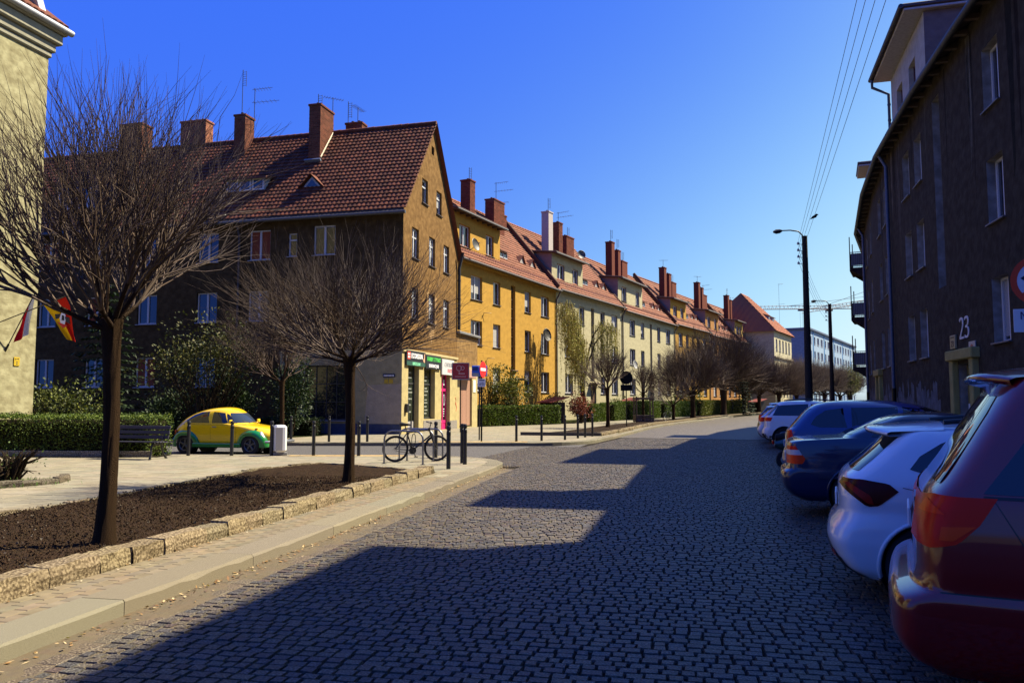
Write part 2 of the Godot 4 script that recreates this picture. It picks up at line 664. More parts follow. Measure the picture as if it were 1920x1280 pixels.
func slab_field(root: Node3D, region: PackedVector2Array, holes: Array, u: Vector2, o: Vector2, size: Vector2, y: float, cap: int, cols: Array, near: float) -> void:
	# slabs clipped to a region; the closest become parts, the rest one mesh
	var w := Vector2(-u.y, u.x)
	var many := MB.new()
	var n := 0
	var g := 0.009
	for i in range(-90, 90):
		for j in range(-90, 90):
			var sh := 0.0
			var p0 := o + u * (i * size.x + sh) + w * (j * size.y)
			var cell := PackedVector2Array([p0 + u * g + w * g, p0 + u * (size.x - g) + w * g, p0 + u * (size.x - g) + w * (size.y - g), p0 + u * g + w * (size.y - g)])
			var m := (cell[0] + cell[2]) * 0.5
			if m.y < 3 or absf(m.x) > 0.74 * m.y + 1.5:
				continue
			var whole := true
			var some := false
			for q in cell:
				var ins := in_poly(q, region)
				for hh in holes:
					if in_poly(q, hh):
						ins = false
				if ins:
					some = true
				else:
					whole = false
			if not some:
				continue
			var col := tint(cols[rng.randi() % cols.size()], 0.035)
			var yy := y + R(-0.002, 0.002)
			if whole:
				var q := [P(cell[0].x, cell[0].y), P(cell[1].x, cell[1].y), P(cell[2].x, cell[2].y), P(cell[3].x, cell[3].y)]
				if m.y < near and n < cap:
					var mb := MB.new()
					mb.col = col
					mb.stone(q, yy, y - 0.06, 0.004)
					part("paving_slab", mb, M.slab, root)
					n += 1
				else:
					many.col = col
					many.stone(q, yy, y - 0.06, 0.004)
			else:
				var got: Array = Geometry2D.intersect_polygons(cell, region)
				for hh in holes:
					var nx: Array[PackedVector2Array] = []
					for pg in got:
						for k in Geometry2D.clip_polygons(pg, hh):
							if not Geometry2D.is_polygon_clockwise(k):
								nx.append(k)
					got = nx
				for pg in got:
					var idx := Geometry2D.triangulate_polygon(pg)
					many.col = col
					for k in range(0, idx.size(), 3):
						var a := P(pg[idx[k]].x, pg[idx[k]].y, yy)
						var b := P(pg[idx[k + 1]].x, pg[idx[k + 1]].y, yy)
						var c := P(pg[idx[k + 2]].x, pg[idx[k + 2]].y, yy)
						if (b - a).cross(c - a).y < 0:
							many.tri(a, c, b)
						else:
							many.tri(a, b, c)
	if many.v.size():
		part("cut_slabs", many, M.slab, root).set_meta("kind", "stuff")

func kerb_run(root: Node3D, line: PackedVector2Array, every: int, w: float, top: float, col: Color, called: String, bev := 0.014, rough := 0.0) -> void:
	# stones set along a line, each following the line's curve; w to the left of the line
	var chip := PackedFloat32Array()
	for q in line.size():
		chip.append(bev * (R(0.6, 1.2) if rng.randf() < 0.8 else R(1.3, 2.2)))
	var i := 0
	while i < line.size() - 1:
		var j := mini(i + every, line.size() - 1)
		var mb := MB.new()
		mb.col = tint(col, 0.1)
		var t0 := top + R(-0.004, 0.004) - rough * R(0, 0.6)
		for k in range(i, j):
			var gap0 := 0.004 if k == i else 0.0
			var gap1 := 0.004 if k == j - 1 else 0.0
			var tdir := (line[k + 1] - line[k]).normalized()
			var r0 := side_of(line, k)
			var r1 := side_of(line, k + 1)
			var a := line[k] + tdir * gap0
			var b := line[k + 1] - tdir * gap1
			var c := b - r1 * w
			var d := a - r0 * w
			var ca := chip[k]
			var cb := chip[k + 1]
			var at := a - r0 * ca
			var bt := b - r1 * cb
			mb.quad(P(d.x, d.y, t0), P(at.x, at.y, t0), P(bt.x, bt.y, t0), P(c.x, c.y, t0))
			mb.quad(P(at.x, at.y, t0), P(a.x, a.y, t0 - ca), P(b.x, b.y, t0 - cb), P(bt.x, bt.y, t0))
			mb.quad(P(a.x, a.y, t0 - ca), P(a.x, a.y, -0.06), P(b.x, b.y, -0.06), P(b.x, b.y, t0 - cb))
			mb.quad(P(c.x, c.y, t0), P(c.x, c.y, -0.06), P(d.x, d.y, -0.06), P(d.x, d.y, t0))
			if k == i:
				mb.quad(P(d.x, d.y, -0.06), P(a.x, a.y, -0.06), P(a.x, a.y, t0 - ca), P(d.x, d.y, t0))
			if k == j - 1:
				mb.quad(P(b.x, b.y, -0.06), P(c.x, c.y, -0.06), P(c.x, c.y, t0), P(b.x, b.y, t0 - cb))
		part(called, mb, M.kerb, root)
		i = j

func rough_block(mb: MB, q: Array, t: float, low: float) -> void:
	# hewn block: q = front a, b and back c, d; uneven front and top
	var n := 4
	var fr: Vector3 = (q[0] - q[3]).normalized()
	var F := []
	for r in 4:
		var row := []
		for k in n + 1:
			var p: Vector3 = q[0].lerp(q[1], float(k) / n)
			var e := 0.0 if k == 0 or k == n else 1.0
			var y := lerpf(low, t, r / 3.0)
			row.append(Vector3(p.x, y + (R(-0.016, 0.004) if r == 3 else R(-0.01, 0.01)), p.z) + fr * (R(-0.022, 0.012) * (0.4 + 0.6 * e) - (0.018 if r == 3 else 0.0)))
		F.append(row)
	for r in 3:
		for k in n:
			mb.quad(F[r][k], F[r][k + 1], F[r + 1][k + 1], F[r + 1][k])
	var back := []
	for k in n + 1:
		var p: Vector3 = q[3].lerp(q[2], float(k) / n)
		back.append(Vector3(p.x, t + R(-0.012, 0.004), p.z))
	for k in n:
		mb.quad(F[3][k], F[3][k + 1], back[k + 1], back[k])
		mb.quad(Vector3(back[k + 1].x, low, back[k + 1].z), Vector3(back[k].x, low, back[k].z), back[k], back[k + 1])
	for e in [[0, true], [n, false]]:
		var k: int = e[0]
		var bl := Vector3(back[k].x, low, back[k].z)
		if e[1]:
			mb.quad(bl, F[0][k], F[3][k], back[k])
		else:
			mb.quad(F[0][k], bl, back[k], F[3][k])

func edging(root: Node3D, pts: Array, w: float, top: float, low: float, col: Color) -> void:
	# rough edging blocks of uneven length round a bed
	var line := walk(pts, 0.06)
	var i := 0
	while i < line.size() - 2:
		var j := mini(i + rng.randi_range(5, 12), line.size() - 1)
		var r0 := side_of(line, i)
		var r1 := side_of(line, j)
		var td := (line[j] - line[i]).normalized() * 0.006
		var f := R(-0.012, 0.012)
		var a := line[i] + td + r0 * f
		var b := line[j] - td + r1 * (f + R(-0.008, 0.008))
		var c := line[j] - td - r1 * (w + R(-0.03, 0.03))
		var d := line[i] + td - r0 * (w + R(-0.03, 0.03))
		var mb := MB.new()
		mb.col = tint(col, 0.14)
		var t := top + R(-0.018, 0.014)
		# a rough-hewn face: the front is split in two uneven facets
		var q := [P(a.x, a.y), P(b.x, b.y), P(c.x, c.y), P(d.x, d.y)]
		rough_block(mb, q, t, low)
		part("edging_stone", mb, M.stone, root)
		i = j

func make_kerbs_and_beds() -> void:
	var KC := KL.duplicate()
	KC.append_array([Vector2(-0.27, 20.75), Vector2(-0.62, 21.7), Vector2(-1.35, 22.5), Vector2(-2.6, 23.1), Vector2(-5.0, 23.3), Vector2(-9.0, 23.45), Vector2(-16.0, 23.6), Vector2(-26.0, 23.8)])
	var kl := walk(KC, 0.2375)
	var kerb := setting_root("kerb")
	kerb_run(kerb, kl.slice(0, 110), 8, 0.39, 0.12, Color(0.31, 0.275, 0.19), "kerb_stone", 0.022, 0.004)
	var rest := kl.slice(109)
	kerb_run(kerb, rest, 8, 0.15, 0.12, Color(0.28, 0.25, 0.18), "kerb_stone", 0.014)
	# the planting bed with its edging
	var fr := []
	var inner := walk(KC, 0.5)
	var front := []
	for i in inner.size():
		if inner[i].y > 0.5 and inner[i].y < 17.9 and front.size() < 60:
			var q := inner[i] - side_of(inner, i) * 0.9
			if q.y < 17.35:
				front.append(q)
	var fl: Vector2 = front[front.size() - 1]
	var bp := PackedVector2Array()
	for q in front:
		bp.append(q)
	var back := [Vector2(-4.75, 19.55), Vector2(-5.65, 17.9), Vector2(-6.15, 14.8), Vector2(-6.6, 12.2), Vector2(-6.95, 10.8), Vector2(-7.9, 6.0), Vector2(-9.0, 0.5)]
	for q in back:
		bp.append(q)
	var pave := setting_root("pavement")
	var reg := PackedVector2Array()
	for i in kl.size():
		if kl[i].y > 2.0 or i > 100:
			var w := 0.385 if i < 109 else 0.145
			reg.append(kl[i] - side_of(kl, i) * w)
	reg.append_array(PackedVector2Array([Vector2(-26, 14), Vector2(-26, 2.5)]))
	var base := sheet(Array(reg), 0.055, Color(0.13, 0.11, 0.08))
	part("sand_joints", base, M.soil, pave)
	# slim paver strip between kerb and bed, then large slabs behind
	var slim := PackedVector2Array()
	for i in kl.size():
		if kl[i].y > 2.2 and i < 84:
			slim.append(kl[i] - side_of(kl, i) * 0.392)
	var k2 := slim.size()
	var tmp := []
	for i in kl.size():
		if kl[i].y > 2.2 and i < 84:
			tmp.append(kl[i] - side_of(kl, i) * 0.905)
	tmp.reverse()
	for q in tmp:
		slim.append(q)
	var cols := [Color(0.23, 0.185, 0.115), Color(0.25, 0.2, 0.125), Color(0.215, 0.18, 0.12)]
	var many := MB.new()
	var ln := walk(KC, 0.2)
	var count := 0
	for row in 4:
		for i in ln.size() - 1:
			if ln[i].y < 2.5 or ln[i].y > 17.6 or i > 120:
				continue
			var off := 0.1 * (row & 1)
			var td := (ln[i + 1] - ln[i])
			var a := ln[i] + td * off * 5.0 - side_of(ln, i) * (0.394 + row * 0.127)
			var b := ln[i + 1] + td * off * 5.0 - side_of(ln, i + 1) * (0.394 + row * 0.127)
			var c := ln[i + 1] + td * off * 5.0 - side_of(ln, i + 1) * (0.513 + row * 0.127)
			var d := ln[i] + td * off * 5.0 - side_of(ln, i) * (0.513 + row * 0.127)
			var e := td.normalized() * 0.004
			var mb := many
			var one := ln[i].y < 13.0 and ln[i].y > 4.6 and count < 296
			if one:
				mb = MB.new()
				count += 1
			mb.col = tint(cols[rng.randi() % 3], 0.04)
			mb.stone([P(a.x + e.x, a.y + e.y), P(b.x - e.x, b.y - e.y), P(c.x - e.x, c.y - e.y), P(d.x + e.x, d.y + e.y)], 0.116 + R(-0.0015, 0.0015), 0.06, 0.006)
			if one:
				part("paver", mb, M.slab, pave)
	part("pavers", many, M.slab, pave).set_meta("kind", "stuff")
	slab_field(pave, reg, [slim, bp], Vector2(0.2, 0.98).normalized(), Vector2(-6.0, 14.0), Vector2(0.5, 0.5), 0.118, 300, [Color(0.29, 0.255, 0.175), Color(0.31, 0.275, 0.19), Color(0.27, 0.24, 0.165)], 24.0)
	# soil
	var bedroot := thing("planting_bed", "bare brown soil strip edged with rough granite blocks, holding two big bare trees", "flower bed")
	var soil := MB.new()
	var nz := FastNoiseLite.new()
	nz.seed = 5
	nz.frequency = 1.6
	nz.fractal_octaves = 4
	var st := 0.075
	var X := -8.4
	var inside := {}
	while X < -1.3:
		var D := 4.6
		while D < 19.6:
			var m := Vector2(X + st * 0.5, D + st * 0.5)
			if in_poly(m, bp) and in_poly(m + Vector2(0.14, -0.04), bp) and absf(m.x) < 0.74 * m.y + 0.6:
				var q := []
				for o in [Vector2(0, 0), Vector2(st, 0), Vector2(st, st), Vector2(0, st)]:
					var w: Vector2 = Vector2(X, D) + o
					q.append(P(w.x, w.y, 0.165 + 0.028 * nz.get_noise_2d(w.x, w.y) + 0.02 * nz.get_noise_2d(w.x * 5.0, w.y * 5.0 + 40.0)))
				soil.col = tint(Color(0.095, 0.06, 0.036), 0.12)
				soil.quad(q[0], q[1], q[2], q[3])
				if m.y < 16.0:
					for k in 2:
						var cc := Vector3(X + R(0, st), 0.165 + R(0.0, 0.03), -D - R(0, st))
						var s := R(0.006, 0.02)
						soil.col = tint(Color(0.1, 0.063, 0.038), 0.35) if rng.randf() < 0.96 else Color(0.34, 0.28, 0.2)
						var b3 := Basis(Vector3(R(-1, 1), R(-1, 1), R(-1, 1)).normalized(), R(0, 3))
						var A := cc + b3.x * s; var B := cc - b3.x * s * 0.6 + b3.y * s; var C := cc - b3.x * s * 0.6 - b3.y * s; var T := cc + b3.z * s
						soil.tri(A, B, T); soil.tri(B, C, T); soil.tri(C, A, T); soil.tri(A, C, B)
			D += st
		X += st
	part("soil", soil, M.soil, bedroot).set_meta("kind", "stuff")
	edging(bedroot, front, 0.24, 0.285, 0.05, Color(0.33, 0.27, 0.16))
	edging(bedroot, [fl + Vector2(0.02, 0.06), Vector2(-2.9, 18.35), Vector2(-4.75, 19.6)], 0.14, 0.2, 0.05, Color(0.34, 0.29, 0.19))
	back.insert(0, Vector2(-4.7, 19.6))
	edging(bedroot, back, 0.14, 0.2, 0.05, Color(0.34, 0.29, 0.19))
	# the far corner: kerb, pavement, bed
	var KF := [Vector2(-40.0, 31.2), Vector2(-12.0, 30.45), Vector2(-5.0, 30.2), Vector2(-0.5, 30.0), Vector2(1.6, 30.3), Vector2(3.0, 31.5), Vector2(4.1, 34.4), Vector2(5.3, 38.0), Vector2(9.83, 52.2), Vector2(17.0, 69.0), Vector2(24.7, 86.4), Vector2(45.0, 125.0)]
	var kf := walk(KF, 0.4)
	var fk := setting_root("far_kerb")
	kerb_run(fk, kf.slice(60, 250), 5, 0.3, 0.12, Color(0.31, 0.275, 0.19), "kerb_stone", 0.02)
	var fw := setting_root("far_pavement")
	var freg := PackedVector2Array()
	for i in range(0, kf.size(), 2):
		freg.append(kf[i] - side_of(kf, i) * 0.29)
	for q in [Vector2(38.0, 132.0), Vector2(22.0, 104.0), Vector2(6.0, 76.0), Vector2(0.0, 62.0), Vector2(-3.0, 48.0), Vector2(-5.8, 38.0), Vector2(-16, 39.5), Vector2(-40, 46)]:
		freg.append(q)
	part("sand_joints", sheet(Array(freg), 0.07, Color(0.27, 0.24, 0.165)), M.slab, fw)
	var FB := PackedVector2Array([Vector2(0.4, 36.6), Vector2(4.05, 35.7), Vector2(5.0, 38.6), Vector2(9.2, 52.0), Vector2(14.5, 64.5), Vector2(23.0, 84.0), Vector2(36.0, 109.0), Vector2(33.4, 109.0), Vector2(20.4, 84.0), Vector2(11.8, 64.5), Vector2(6.6, 52.0), Vector2(2.6, 40.5)])
	var near := PackedVector2Array([Vector2(-9.5, 30.0), Vector2(6.0, 30.0), Vector2(9.0, 48.0), Vector2(-3.0, 48.0), Vector2(-5.8, 38.2), Vector2(-9.5, 38.9)])
	for pg in Geometry2D.intersect_polygons(freg, near):
		slab_field(fw, pg, [FB], Vector2(0.24, 0.97).normalized(), Vector2(0.0, 33.0), Vector2(0.5, 0.5), 0.118, 0, [Color(0.29, 0.255, 0.175), Color(0.31, 0.275, 0.19), Color(0.27, 0.24, 0.165)], 0.0)
	var fb := thing("planting_bed", "soil strip with a dark timber edge beside the row of six bollards", "flower bed")
	part("soil", sheet(Array(FB), 0.16, Color(0.09, 0.062, 0.04)), M.soil, fb)
	edging(fb, [Vector2(4.05, 35.7), Vector2(5.0, 38.6), Vector2(9.2, 52.0)], 0.2, 0.27, 0.05, Color(0.33, 0.27, 0.16))
	var lb := MB.new()
	lb.col = Color(0.07, 0.055, 0.04)
	lb.bbox((P(0.4, 36.6, 0.17) + P(4.0, 35.7, 0.17)) * 0.5, Vector3(3.72, 0.2, 0.1), 0.01, Basis(Vector3.UP, atan2(0.9, -3.6) + PI))
	part("timber_edge", lb, M.wood, fb)
	var lb2 := MB.new()
	lb2.col = Color(0.33, 0.27, 0.16)
	var fpts := [Vector2(9.2, 52.0), Vector2(14.5, 64.5), Vector2(23.0, 84.0), Vector2(36.0, 109.0)]
	var fln := walk(fpts, 2.0)
	strip(fln, -0.25, 0.0, 0.262, Color(0.33, 0.27, 0.16), lb2)
	for i in fln.size() - 1:
		lb2.quad(P(fln[i + 1].x, fln[i + 1].y, 0.1), P(fln[i].x, fln[i].y, 0.1), P(fln[i].x, fln[i].y, 0.262), P(fln[i + 1].x, fln[i + 1].y, 0.262))
	part("far_edging", lb2, M.stone, fb).set_meta("kind", "stuff")
	# ochre tactile strips at the crossing
	var ty := MB.new()
	for i in 16:
		ty.col = tint(Color(0.62, 0.4, 0.13), 0.08)
		var x := -6.4 + i * 0.21
		ty.stone([P(x, 22.75), P(x + 0.2, 22.75), P(x + 0.2, 23.0), P(x, 23.0)], 0.124, 0.1, 0.004)
	part("tactile_strip", ty, M.slab, pave, "ochre tactile slabs before the side street")
	var tz := MB.new()
	for i in 20:
		tz.col = tint(Color(0.62, 0.4, 0.13), 0.08)
		var x := -3.6 + i * 0.21
		tz.stone([P(x, 30.5), P(x + 0.2, 30.5), P(x + 0.2, 30.85), P(x, 30.85)], 0.124, 0.1, 0.004)
	part("tactile_strip", tz, M.slab, fw, "ochre tactile slabs by the no entry sign")
	# dry leaves and grit swept against the kerb
	var lit := MB.new()
	for i in 900:
		var k := rng.randi_range(10, 100)
		var r := side_of(kl, k)
		var q := kl[k] + r * (absf(rng.randfn(0.0, 0.09)) + 0.01) + (kl[k + 1] - kl[k]) * rng.randf()
		lit.col = tint([Color(0.3, 0.17, 0.06), Color(0.2, 0.11, 0.05), Color(0.5, 0.38, 0.2), Color(0.12, 0.08, 0.05)][rng.randi() % 4], 0.2)
		var d := Vector3(R(-1, 1), R(-0.1, 0.3), R(-1, 1)).normalized()
		lit.leaf(P(q.x, q.y, 0.004 + R(0, 0.006)), d, d.cross(Vector3.UP).normalized(), R(0.02, 0.06), R(0.006, 0.018))
	for i in 260:
		var k := rng.randi_range(10, 76)
		var q := kl[k] - side_of(kl, k) * (0.88 - absf(rng.randfn(0.0, 0.05)))
		lit.col = tint([Color(0.3, 0.17, 0.06), Color(0.16, 0.1, 0.05), Color(0.5, 0.42, 0.28)][rng.randi() % 3], 0.2)
		var d := Vector3(R(-1, 1), R(-0.1, 0.3), R(-1, 1)).normalized()
		lit.leaf(P(q.x, q.y, 0.126), d, d.cross(Vector3.UP).normalized(), R(0.02, 0.05), R(0.005, 0.014))
	var lo := part("fallen_leaves", lit, M.leaf, self)
	lo.set_meta("kind", "stuff")
	tag(lo, "dry brown leaves and grit lying along the near kerb", "leaves")

# ---------------------------------------------------------------- building helpers
func wall(mb: MB, o: Vector3, u: Vector3, outline: PackedVector2Array, holes: Array, deep: float, jamb: Variant = null) -> void:
	# a wall face in (u, up) at o with real openings; the outside is to the right-hand side n = u x up
	var n := u.cross(Vector3.UP).normalized()
	var xs := []
	var ys := []
	var lo := Vector2(1e9, 1e9)
	var hi := -lo
	for p in outline:
		lo = lo.min(p)
		hi = hi.max(p)
	xs = [lo.x, hi.x]
	ys = [lo.y, hi.y]
	for h in holes:
		for x in [h.position.x, h.end.x]:
			if not xs.has(x):
				xs.append(x)
		for y in [h.position.y, h.end.y]:
			if not ys.has(y):
				ys.append(y)
	xs.sort()
	ys.sort()
	var keep := mb.col
	for i in xs.size() - 1:
		for j in ys.size() - 1:
			var r := Rect2(xs[i], ys[j], xs[i + 1] - xs[i], ys[j + 1] - ys[j])
			if r.size.x < 1e-4 or r.size.y < 1e-4:
				continue
			var c := r.get_center()
			var hole := false
			for h in holes:
				if h.has_point(c):
					hole = true
			if hole:
				continue
			var cell := PackedVector2Array([r.position, Vector2(r.end.x, r.position.y), r.end, Vector2(r.position.x, r.end.y)])
			for pg in Geometry2D.intersect_polygons(cell, outline):
				for k in range(1, pg.size() - 1):
					var a := o + u * pg[0].x + Vector3.UP * pg[0].y
					var b := o + u * pg[k].x + Vector3.UP * pg[k].y
					var d := o + u * pg[k + 1].x + Vector3.UP * pg[k + 1].y
					if (b - a).cross(d - a).dot(n) < 0:
						mb.tri(a, d, b)
					else:
						mb.tri(a, b, d)
	if jamb != null:
		mb.col = jamb
	for h in holes:
		var q := [o + u * h.position.x + Vector3.UP * h.position.y, o + u * h.end.x + Vector3.UP * h.position.y, o + u * h.end.x + Vector3.UP * h.end.y, o + u * h.position.x + Vector3.UP * h.end.y]
		for i in 4:
			var j := (i + 1) % 4
			mb.quad(q[i], q[j], q[j] - n * deep, q[i] - n * deep)
	mb.col = keep

var wcache := {}

func window(parent: Node, o: Vector3, u: Vector3, r: Rect2, style := "two", frame := Color(0.75, 0.76, 0.78), deep := 0.16, sill := Color(0.1, 0.08, 0.07), blind := Color(0, 0, 0, 0)) -> void:
	# a window set back in its opening: frame > pane, sill (and a drawn blind behind the pane)
	var w := snappedf(r.size.x, 0.01)
	var h := snappedf(r.size.y, 0.01)
	var key := "%s %s %s %s %s" % [w, h, style, frame, sill]
	if not wcache.has(key):
		var f := MB.new()
		f.col = frame
		var t := 0.075
		for s in [-1.0, 1.0]:
			f.bbox(Vector3(s * (w - t) * 0.5, h * 0.5, 0), Vector3(t, h, 0.07), 0.008)
		for y in [t * 0.5, h - t * 0.5]:
			f.bbox(Vector3(0, y, 0), Vector3(w - 2 * t, t, 0.066), 0.008)
		var sash := []
		if style == "two" or style == "tee":
			sash = [-1.0, 1.0]
			f.bbox(Vector3(0, h * 0.5, 0.012), Vector3(0.11, h - 0.1, 0.075), 0.01)
		if style == "tee" or style == "top":
			f.bbox(Vector3(0, h * 0.7, 0.01), Vector3(w - 0.1, 0.08, 0.07), 0.008)
		if style == "grid":
			for k in [-1.0, 0.0, 1.0]:
				f.box(Vector3(k * w * 0.25, h * 0.5, 0.0), Vector3(0.04, h - 0.1, 0.05))
			for k in [0.33, 0.66]:
				f.box(Vector3(0, h * k, 0.0), Vector3(w - 0.1, 0.04, 0.052))
		var g := MB.new()
		g.col = Color(0.012, 0.014, 0.017)
		g.quad(Vector3(-w * 0.5 + 0.05, 0.05, -0.012), Vector3(w * 0.5 - 0.05, 0.05, -0.012), Vector3(w * 0.5 - 0.05, h - 0.05, -0.012), Vector3(-w * 0.5 + 0.05, h - 0.05, -0.012))
		var sl := MB.new()
		sl.col = sill
		sl.bbox(Vector3(0, -0.02, deep * 0.5 + 0.03), Vector3(w + 0.1, 0.045, deep + 0.1), 0.008)
		wcache[key] = [f.mesh(), g.mesh(), sl.mesh()]
	var n := u.cross(Vector3.UP).normalized()
	var c: Array = wcache[key]
	var fr := part("window", c[0], M.paint, parent)
	fr.transform = Transform3D(Basis(u, Vector3.UP, n), o + u * r.get_center().x + Vector3.UP * r.position.y - n * deep)
	if blind.a > 0:
		var bl := MB.new()
		bl.col = Color(blind.r, blind.g, blind.b)
		var top := h - 0.06
		var bot := h * blind.a
		var k := 10
		for i in k:
			var x0 := lerpf(-w * 0.5 + 0.06, w * 0.5 - 0.06, float(i) / k)
			var x1 := lerpf(-w * 0.5 + 0.06, w * 0.5 - 0.06, float(i + 1) / k)
			bl.quad(Vector3(x0, bot, -0.004 - 0.004 * (i & 1)), Vector3(x1, bot, -0.008 + 0.004 * (i & 1)), Vector3(x1, top, -0.008 + 0.004 * (i & 1)), Vector3(x0, top, -0.004 - 0.004 * (i & 1)))
		part("curtain", bl, M.cloth, fr)
	part("pane", c[1], M.pane, fr)
	part("sill", c[2], M.zinc, fr)

func roof_tiles(mb: MB, o: Vector3, u: Vector3, up: Vector3, lu: float, lv: float, w := 0.26, c := 0.34, base := Color(0.3, 0.1, 0.05), inside: Variant = null, vary := 0.25, far := false) -> void:
	# courses of pantiles: u along the eave, up along the slope; each tile tilts and its lower edge lies proud
	var n := u.cross(up).normalized()
	var rows := int(ceil(lv / c))
	var colsn := int(ceil(lu / w))
	for i in rows:
		for j in colsn:
			var m := Vector2((j + 0.5) * w, (i + 0.5) * c)
			if inside != null and not Geometry2D.is_point_in_polygon(m, inside):
				continue
			var x0 := j * w
			var x1 := minf(x0 + w, lu)
			var y0 := i * c
			var y1 := minf(y0 + c, lv)
			mb.col = tint(base, vary)
			var jig := R(-0.006, 0.006)
			var lift := (0.065 if far else 0.05) + jig
			var a := o + u * x0 + up * y0
			var b := o + u * x1 + up * y0
			var d := o + u * x1 + up * y1
			var e := o + u * x0 + up * y1
			if far:
				mb.quad(a + n * lift, b + n * lift, d + n * 0.008, e + n * 0.008)
				mb.quad(a, b, b + n * lift, a + n * lift)
			else:
				var ma := (a + b) * 0.5 + n * 0.028
				var me := (e + d) * 0.5 + n * 0.028
				mb.quad(a + n * lift, ma + n * lift, me + n * 0.006, e + n * 0.006)
				mb.quad(ma + n * lift, b + n * lift, d + n * 0.006, me + n * 0.006)
				mb.quad(a, ma, ma + n * lift, a + n * lift)
				mb.quad(ma, b, b + n * lift, ma + n * lift)

func chimney(parent: Node, at: Vector3, u: Vector3, w: float, l: float, h: float, bricks := true, col := Color(0.2, 0.075, 0.045), called := "chimney") -> void:
	# brick stack, real courses, with a projecting cap; at is the base centre, u along its long side
	var mb := MB.new()
	var v := u.cross(Vector3.UP).normalized()
	var bs := Basis(u, Vector3.UP, v)
	if bricks:
		mb.col = Color(0.2, 0.17, 0.14)
		mb.box(at + Vector3.UP * h * 0.5, Vector3(l - 0.016, h, w - 0.016), bs)
		var ch := 0.1
		var rows := int(h / ch)
		for i in rows:
			for side in 4:
				var len := l if side % 2 == 0 else w
				var dirn: Vector3 = [u, -v, -u, v][side]
				var outn: Vector3 = [v, u, -v, -u][side]
				var half := (w if side % 2 == 0 else l) * 0.5
				var k := maxi(1, int(round(len / 0.26)))
				var bl := len / k
				var off := 0.5 * bl * (i & 1)
				for j in range(0, k + (i & 1)):
					var x0 := maxf(-len * 0.5, -len * 0.5 + j * bl - off + 0.006)
					var x1 := minf(len * 0.5, -len * 0.5 + (j + 1) * bl - off - 0.006)
					if x1 - x0 < 0.03:
						continue
					mb.col = tint(col, 0.3)
					var pr := R(-0.004, 0.004)
					var y0 := i * ch + 0.006
					var y1 := (i + 1) * ch - 0.006
					var p := at + outn * (half + pr)
					mb.quad(p + dirn * x0 + Vector3.UP * y0, p + dirn * x1 + Vector3.UP * y0, p + dirn * x1 + Vector3.UP * y1, p + dirn * x0 + Vector3.UP * y1)
	else:
		mb.col = col
		mb.box(at + Vector3.UP * h * 0.5, Vector3(l, h, w), bs)
	mb.col = col
	mb.bbox(at + Vector3.UP * (h + 0.04), Vector3(l + 0.1, 0.12, w + 0.1), 0.015, bs)
	var o := part(called, mb, M.brick, parent)
	var nf := maxi(1, int(l / 0.45))
	for k in nf:
		var fl := MB.new()
		fl.col = Color(0.12, 0.1, 0.09)
		fl.lathe([Vector2(0.1, 0), Vector2(0.09, 0.16), Vector2(0.06, 0.16), Vector2(0.06, 0.0)], 8, Basis(), at + Vector3.UP * (h + 0.1) + u * (k - (nf - 1) * 0.5) * 0.4)
		part("flue", fl, M.brick, o)

func gutter(parent: Node, a: Vector3, b: Vector3, r := 0.08, col := Color(0.09, 0.085, 0.08)) -> void:
	var mb := MB.new()
	mb.col = col
	mb.tube([a, b], [r, r], 8)
	part("gutter", mb, M.zinc, parent)

func downpipe(parent: Node, pts: Array, r := 0.055, col := Color(0.1, 0.09, 0.085)) -> void:
	var mb := MB.new()
	mb.col = col
	var rr := []
	for p in pts:
		rr.append(r)
	mb.tube(pts, rr, 8)
	for i in 3:
		var q: Vector3 = pts[pts.size() - 2].lerp(pts[pts.size() - 1], 0.2 + 0.3 * i)
		mb.lathe([Vector2(r + 0.012, -0.03), Vector2(r + 0.012, 0.03)], 8, Basis(), q)
	part("downpipe", mb, M.zinc, parent)

func antenna(at: Vector3, h: float, kind: int, label: String, turn := 0.0) -> void:
	var t := thing("tv_antenna", label, "antenna", at, turn, "television antennas on the roofs")
	var m := MB.new()
	m.col = Color(0.16, 0.16, 0.17)
	m.rod(Vector3(0, -0.5, 0), Vector3(0, h, 0), 0.022, 5)
	part("mast", m, M.metal, t)
	var e := MB.new()
	e.col = Color(0.2, 0.2, 0.21)
	if kind == 0:
		for k in 7:
			var y := h - 0.12 - k * 0.13
			e.rod(Vector3(0, y, 0), Vector3(0.2, y + 0.02, 0), 0.012, 4)
			e.rod(Vector3(0.2, y - 0.05, 0), Vector3(0.2, y + 0.07, 0), 0.014, 4)
	elif kind == 1:
		for q in [[h - 0.1, 1.0], [h * 0.55, 1.4]]:
			e.rod(Vector3(-0.15, q[0], 0), Vector3(q[1], q[0] + 0.15, 0), 0.014, 4)
			for k in 6:
				var x: float = q[1] * k / 6.0
				e.rod(Vector3(x, q[0] + 0.1 * x, -0.25), Vector3(x, q[0] + 0.1 * x, 0.25), 0.01, 4)
	else:
		e.rod(Vector3(-0.5, h - 0.05, 0), Vector3(0.6, h - 0.05, 0), 0.014, 4)
		for k in 8:
			e.rod(Vector3(-0.5 + k * 0.15, h - 0.05, -0.2), Vector3(-0.5 + k * 0.15, h - 0.05, 0.2), 0.009, 4)
	part("elements", e, M.metal, t)

